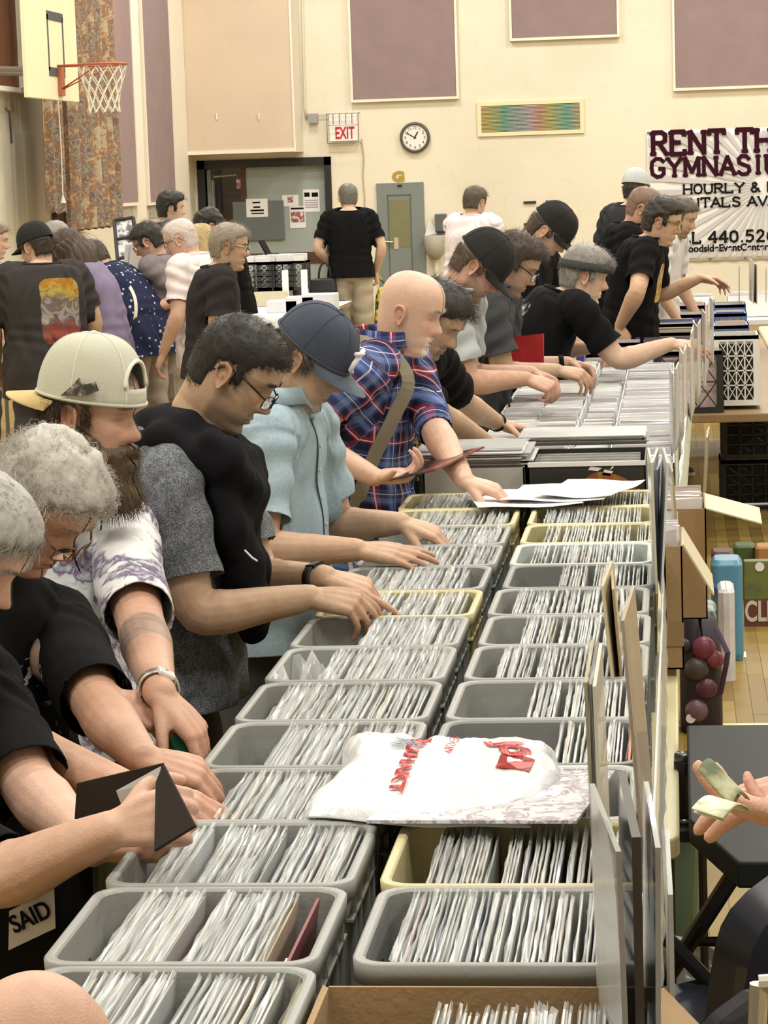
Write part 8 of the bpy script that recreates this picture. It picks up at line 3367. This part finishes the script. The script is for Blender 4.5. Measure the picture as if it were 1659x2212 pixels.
fold_.rotation_euler = (radians(-6), radians(16), radians(68))
cap(p10, M_CAPB, M_CAPB, h=.115, tilt=6)
lz = MB()
lz.add(p10.cap_place([(.118, -.02, .020), (.120, .0, .018), (.114, .0, .05), (.112, -.022, .052)]), [(0, 1, 2, 3)])
lz.build('cap_logo', M_PAPER, p10.root)
mbh = MB()
a_ = np.linspace(0, 2*pi, 40, endpoint=False)
P = np.zeros((3, 41, 3))
for i, (z, g) in enumerate(((.030, .0), (.050, .003), (.068, .0))):
	aa_ = np.linspace(0, 2*pi, 41)
	P[i] = p11.to_head(np.stack([.128*np.cos(aa_)-.004+g, .1055*np.sin(aa_), z+.012*np.cos(aa_)], 1))
mbh.grid(P)
o = mbh.build('headband', mat('headband_grey', (.045, .047, .05), .9), p11.root, smooth=True)
o.modifiers.new('s', 'SOLIDIFY').thickness = .003
glasses(p12, M_WFR)
glasses(p13, M_BFR)
glasses(p21, M_BFR)
glasses(p24, M_BFR)
glasses(p22, M_WFR)
glasses(p25, mat('silver_frame', (.5, .48, .4), .3, .8))
cap(p14, mat('cap_white', (.52, .54, .56), .85), mat('cap_white'), h=.115)
cap(p17, M_CAPB, M_CAPB, h=.118, tilt=6, back=False)
band(p20, [p20.sh+p20.lf2*.03+p20.up*.06-p20.fw*.02, p20.chest-p20.lf2*-.12-p20.fw*.12, p20.waist+p20.lf2*.16-p20.fw*.08, p20.hip+p20.lf2*.19], .02, .01, M_WHITE, 'bag_strap')


def long_hair(s, length, col, n):
	"""curtain of hair down the back and sides"""
	rg_ = np.random.default_rng(s.seed+5)
	m = hair_material(col)
	mb = MB()
	for a in np.linspace(-2.5, 2.5, 11):
		if abs(a) < .9:
			continue
	for a in np.linspace(pi-1.75, pi+1.75, 11):
		c = np.array([.082*cos(a)-.01, .082*sin(a), .05])
		p0 = s.to_head([c])[0]
		p1 = s.to_head([c*np.array([1.12, 1.1, 1])+np.array([-.01, 0, -.10])])[0]
		p2 = p1-s.up*length*.45+nrm((p1-s.hpos)*np.array([1, 1, 0]))*.03
		p3_ = p2-s.up*length*.45
		P, R_ = smooth_path([p0, p1, p2, p3_], [.028, .038, .036, .018], 4)
		P = P+.010*np.sin(np.arange(len(P))*1.1+a*3)[:, None]*np.array([.7, .7, 0])
		limb(mb, P, R_, 10)
	o = mb.build('hair_fall', m, s.root, smooth=True)
	root = s.to_head(np.stack([.09*np.cos(q_ := rg_.uniform(pi-1.8, pi+1.8, n))-.01, .09*np.sin(q_), rg_.uniform(-.02, .09, n)], 1))
	d = np.tile(np.array([0, 0, -1.0]), (n, 1))+rg_.normal(0, .25, (n, 3))
	d += (root-s.hpos)*4
	d /= np.linalg.norm(d, axis=1)[:, None]
	strands('hair_strands', root, None, d, rg_.uniform(.6, 1.1, n)*length*1.1, 12, .0011, m, o, curl=.9, droop=2.0, seed=s.seed)


long_hair(p18, .30, (.075, .045, .03), 900)
long_hair(p26, .26, (.45, .33, .15), 500)
# cargo pockets
for s_, col in ((p21, (.34, .28, .22)),):
	an, hj_, kn = s_.feet[0]
	c = hj_*.35+kn*.65
	M_ = np.array(frame_matrix(c+s_.lf*.098, s_.fw, s_.up))
	MB().box((-.075, -.09, 0), (.075, .08, .018), M_).box((-.08, .05, .015), (.08, .09, .026), M_).build('cargo_pocket', bpy.data.objects['shorts'].data.materials[0] if False else mat('trousers_%s' % '_'.join('%.2f' % q for q in col)), s_.root, bevel=.006)
# yellow bag in the tall person's hand
q = p16.arms[1]['W']
yb_, _ = bag_blob('carrier_bag', 'bright yellow and black carrier bag in the hand of the tall person from behind', q[0]+.09, q[1], q[2]-.46, .20, .16, .36, 0, 12, mat('yellow_print', (.6, .5, .02), .4, build=lambda nt, tc, s: _ramp(nt, _noise(nt, tc.outputs['Object'], 7, 3, dist=1).outputs[0], [(.40, (.02, .05, .01)), (.47, (.62, .52, .02)), (.56, (.70, .62, .03)), (.63, (.04, .10, .02)), (.75, (.5, .5, .4))])))
MB().tube([(.0, 0, .34), (-.05, 0, .40), (-.085, 0, .455)], .012, 6).build('handle', MATS['yellow_print'], yb_)

# banknotes in the seller's hands
def note(label, px, ys, m):
	q = np.array([onY(x, y, Y) for (x, y), Y in zip(px, ys)])
	P = np.zeros((7, 10, 3))
	for i in range(7):
		for j in range(10):
			u, v = j/9, i/6
			P[i, j] = (q[0]*(1-u)+q[1]*u)*(1-v)+(q[3]*(1-u)+q[2]*u)*v+np.array([0, 0, .006*sin(u*3.1)*1.5])
	o = MB().grid(P).build('banknote', m, smooth=True)
	o.modifiers.new('s', 'SOLIDIFY').thickness = .0012
	return tag(o, label, 'banknote', 'banknotes in the seller\'s hands')
M_NOTE = mat('note_green', (.34, .35, .22), .7, build=lambda nt, tc, s: _ramp(nt, _noise(nt, tc.outputs['Object'], 38, 4).outputs[0], [(.40, (.14, .16, .09)), (.50, (.34, .35, .20)), (.62, (.52, .52, .36))]))
M_NOTE2 = mat('note_pale', (.62, .62, .44), .7, build=lambda nt, tc, s: _ramp(nt, _noise(nt, tc.outputs['Object'], 40, 4).outputs[0], [(.42, (.38, .40, .26)), (.52, (.66, .66, .48)), (.62, (.74, .74, .60))]))
nt1 = note('green banknote standing upright between the seller\'s fingers', ((1506, 1664), (1550, 1660), (1612, 1728), (1580, 1742)), (2.16, 2.18, 2.18, 2.14), M_NOTE)
note('second green banknote just behind the upright one', ((1512, 1670), (1558, 1668), (1618, 1730), (1586, 1746)), (2.19, 2.2, 2.2, 2.17), M_NOTE)
note('pale banknote lying flat over the seller\'s lower fingers', ((1494, 1748), (1560, 1738), (1625, 1756), (1562, 1770)), (2.10, 2.16, 2.16, 2.08), M_NOTE2)
note('pale banknote underneath the flat one', ((1498, 1756), (1560, 1744), (1622, 1760), (1562, 1774)), (2.105, 2.165, 2.165, 2.085), M_NOTE2)
ring_on(p29, 1, M_GOLD, 2)

# ------------------------------------------------------------------ sales tables at the left and behind
tq = thing('sales_table', 'sales table with a white cloth under the black crates near the doorway', 'table', (-3.9, 23.6, 0))
MB().rbox((-5.0, 22.6, .74), (-3.12, 24.6, .78), .01).build('table_top', M_TABLE, tq)
for xx in (-4.9, -3.22):
	for yy in (22.75, 24.45):
		MB().bar((xx, yy, 0), (xx, yy, .74), .016).build('leg', M_STEEL, tq)
P = np.zeros((10, 60, 3))
for i in range(10):
	for j in range(60):
		u = j/59
		x = -5.05+u*1.98
		if i < 5:
			P[i, j] = (x, 24.62-(i/4)*2.08, .786)
		else:
			P[i, j] = (x, 22.54-.012*(i-4)+.02*sin(u*40)*(i-4)/5, .786-.09*(i-4.2))
o = MB().grid(P).build('tablecloth', mat('white_cloth', (.72, .72, .75), .8, noise=.05), smooth=True)
tag(o, 'white cloth draped over the sales table near the doorway', 'tablecloth')
for i, (px, w, lab) in enumerate(((556, .34, 'left'), (602, .34, 'middle'), (632, .30, 'right'))):
	q = onY(px, 638, 24.2)
	milk_crate('black milk crate with white sleeves on the cloth table, %s of three' % lab, q[0], 24.2, .79+.14, BLACKP, w, .33, .27, True, 'black crates on the cloth table')
	items = []
	singles(items, q[0]-w/2+.012, q[0]+w/2-.012, 24.06, 24.33, .95, .30, 7, 60+i)
	singles_obj('white_sleeves', items, [ob for ob in bpy.data.objects if ob.name.startswith('milk_crate') and ob.parent is None][-1])
MB_ = MB().rbox((-5.0, 23.95, .788), (-3.6, 24.4, .925), .01)
tag(MB_.build('riser_box', M_CARD2), 'low pale riser box under the black milk crates on the cloth table', 'box')
for i, (px, py, w, h, lab) in enumerate(((612, 655, .28, .10, 'leftmost'), (650, 648, .26, .13, 'second'), (690, 640, .30, .15, 'rightmost'))):
	q = onY(px, py, 23.0)
	tag(MB().rbox((q[0]-w/2, 22.9, .788), (q[0]+w/2, 23.2, .788+h), .008).build('white_box', mat('white_bin', (.70, .71, .76), .45)), 'white bin of papers on the cloth table, %s of three' % lab, 'box', 'white bins on the cloth table')
for i, (px, lab) in enumerate(((617, 'left'), (658, 'right'))):
	q = onY(px, 610, 24.02)
	tag(MB().box((q[0]-.03, 24.0, .84), (q[0]+.03, 24.012, 1.12)).build('price_tag', M_PAPER), 'tall white tag hanging on the front of the black crates, %s one' % lab, 'tag', 'tags on the black crates')
q0, q1 = onY(560, 520, 24.3), onY(580, 557, 24.3)
lp = thing('laptop', 'thin black laptop screen seen edge-on above the black crates', 'laptop', tuple(q1-np.array([0, 0, .02])))
mb = MB()
d = q0-q1
n_ = nrm(np.cross(d, np.array([0, 1.0, 0])))*.012
mb.add([q1, q1+n_, q0+n_, q0, q1+np.array([0, .3, 0]), q1+n_+np.array([0, .3, 0]), q0+n_+np.array([0, .3, 0]), q0+np.array([0, .3, 0])], [(0, 1, 2, 3), (7, 6, 5, 4), (0, 4, 5, 1), (1, 5, 6, 2), (2, 6, 7, 3), (3, 7, 4, 0)])
mb.build('screen', M_INK, lp)
MB().box((q1[0]-.02, 24.3, q1[2]-.02), (q1[0]+.22, 24.6, q1[2])).build('keyboard', M_INK, lp)
tag(MB().rbox((q1[0]-.06, 24.34, .79), (q1[0]+.26, 24.62, q1[2]-.02), .01).build('laptop_stand', BLACKP), 'black box holding the laptop behind the crates', 'box')
q = onY(702, 605, 24.9)
bb = thing('shoulder_bag', 'black bag with a hooped handle near the tall person from behind', 'bag', (q[0], 24.9, .79))
M_BB = mat('black_bag', (.012, .012, .013), .6)
v, f = ringloft([(.12, .08, .03, 0), (.13, .085, .03, .10), (.12, .07, .03, .2), (.08, .04, .02, .215)])
MB().add(np.c_[v[:, 0]+q[0], v[:, 1]+24.75, v[:, 2]+.79], f).build('body', M_BB, bb, smooth=False, bevel=.006)
aa_ = np.linspace(0, pi, 12)
MB().tube(np.stack([q[0]+.02+.06*np.cos(aa_), 24.75+0*aa_, .99+.16*np.sin(aa_)], 1), .011, 6).build('handle', M_BB, bb, smooth=True)
tbb = thing('small_table', 'small dark table under the black bag near the doorway', 'table', (q[0], 24.8, 0))
MB().rbox((q[0]-.06, 24.64, .74), (q[0]+.2, 24.95, .785), .01).build('table_top', M_BROWN, tbb)
MB().bar((q[0]+.08, 24.8, 0), (q[0]+.08, 24.8, .75), .03).build('post', M_BROWN, tbb)

# display rack and flyers among the crowd at the left
rk = thing('display_rack', 'black slanted display rack with white flyers among the crowd at the left', 'rack', tuple(onY(270, 610, 20.5)))
a, b, c, d = onY(247, 476, 20.6), onY(288, 470, 20.6), onY(302, 598, 20.3), onY(258, 606, 20.3)
fr2 = MB()
for p, q in ((a, b), (b, c), (c, d), (d, a), (a*.68+d*.32, b*.68+c*.32), (a*.36+d*.64, b*.36+c*.64)):
	fr2.bar(p, q, .016, 6)
fr2.bar((a+b)/2, (a+b)/2+np.array([0, .35, a[2]*0-.9]), .012)
fr2.build('frame', BLACKP, rk)
for u0, u1 in ((.04, .30), (.35, .62), (.67, .96)):
	q = np.array([a*(1-u0)+d*u0, b*(1-u0)+c*u0, b*(1-u1)+c*u1, a*(1-u1)+d*u1])
	mb = MB()
	mb.add(np.concatenate([q, q+np.array([0, .006, 0])]), [(0, 1, 2, 3), (7, 6, 5, 4), (0, 4, 5, 1), (1, 5, 6, 2), (2, 6, 7, 3), (3, 7, 4, 0)])
	mb.build('flyer', mat('flyer_print', (.6, .6, .62), .5, build=lambda nt, tc, s: _ramp(nt, _noise(nt, tc.outputs['Object'], 16, 4).outputs[0], [(.42, (.16, .16, .18)), (.50, (.62, .62, .64)), (.62, (.72, .72, .74))])), rk)
zt = min(c[2], d[2])
st = thing('sales_table', 'sales table at the left among the crowd, carrying the display rack', 'table', (-4.6, 20.2, 0))
MB().rbox((-5.3, 19.6, zt-.06), (-3.95, 20.9, zt-.02), .01).build('table_top', mat('cloth_grey', (.42, .42, .45), .8), st)
for xx in (-5.2, -4.05):
	for yy in (19.7, 20.8):
		MB().bar((xx, yy, 0), (xx, yy, zt-.06), .016).build('leg', M_STEEL, st)
for i, (px, py, col, lab) in enumerate(((305, 560, (.62, .64, .66), 'pale'), (316, 575, (.55, .5, .48), 'pinkish'))):
	q = onY(px, 600, 20.0)
	lone_sleeve('record', '%s record sleeve leaning beside the display rack at the left' % lab, q[0], 20.0, zt-.015, 10, -50, col, True)
pt = thing('sales_table', 'pale pink-white sales table in front of the mauve-shirted person', 'table', (-4.2, 17.6, 0))
q = onY(320, 640, 17.6)
MB().rbox((q[0]-.55, 17.3, .86), (q[0]+.25, 18.2, .90), .01).build('table_top', mat('pinkish_cloth', (.62, .56, .56), .8), pt)
for xx in (q[0]-.5, q[0]+.2):
	for yy in (17.35, 18.15):
		MB().bar((xx, yy, 0), (xx, yy, .87), .016).build('leg', M_STEEL, pt)

# lamp fittings under the ceiling (outside the frame), the last row added
for j, y in enumerate((1.5, 8, 14.5, 21, 26.2, 30.6)):
	for i, x in enumerate((-4.2, .6, 5.4)):
		t = thing('ceiling_fixture', 'rectangular ceiling light, %s row from the front, %s' % (['first', 'second', 'third', 'fourth', 'fifth', 'sixth'][j], ['left', 'middle', 'right'][i]), 'lamp', (x, y, CEIL-.1), 'ceiling lights')
		MB().box((x-.78, y-.58, CEIL-.10), (x+.78, y+.58, CEIL)).build('housing', M_PAPER, t)
t = thing('wall_lamp_fitting', 'small orange stage lamp on the side wall above the curtain end', 'lamp', (-5.75, 28.6, 4.8))
MB().lathe([(.06, 0), (.07, .02), (.05, .16), (.02, .18)], (-5.75, 28.6, 4.77), 14).build('shade', M_BLACK, t, smooth=True)
MB().bar((-5.75, 28.6, 4.93), (XL, 28.6, 5.0), .015).build('arm', M_BLACK, t)
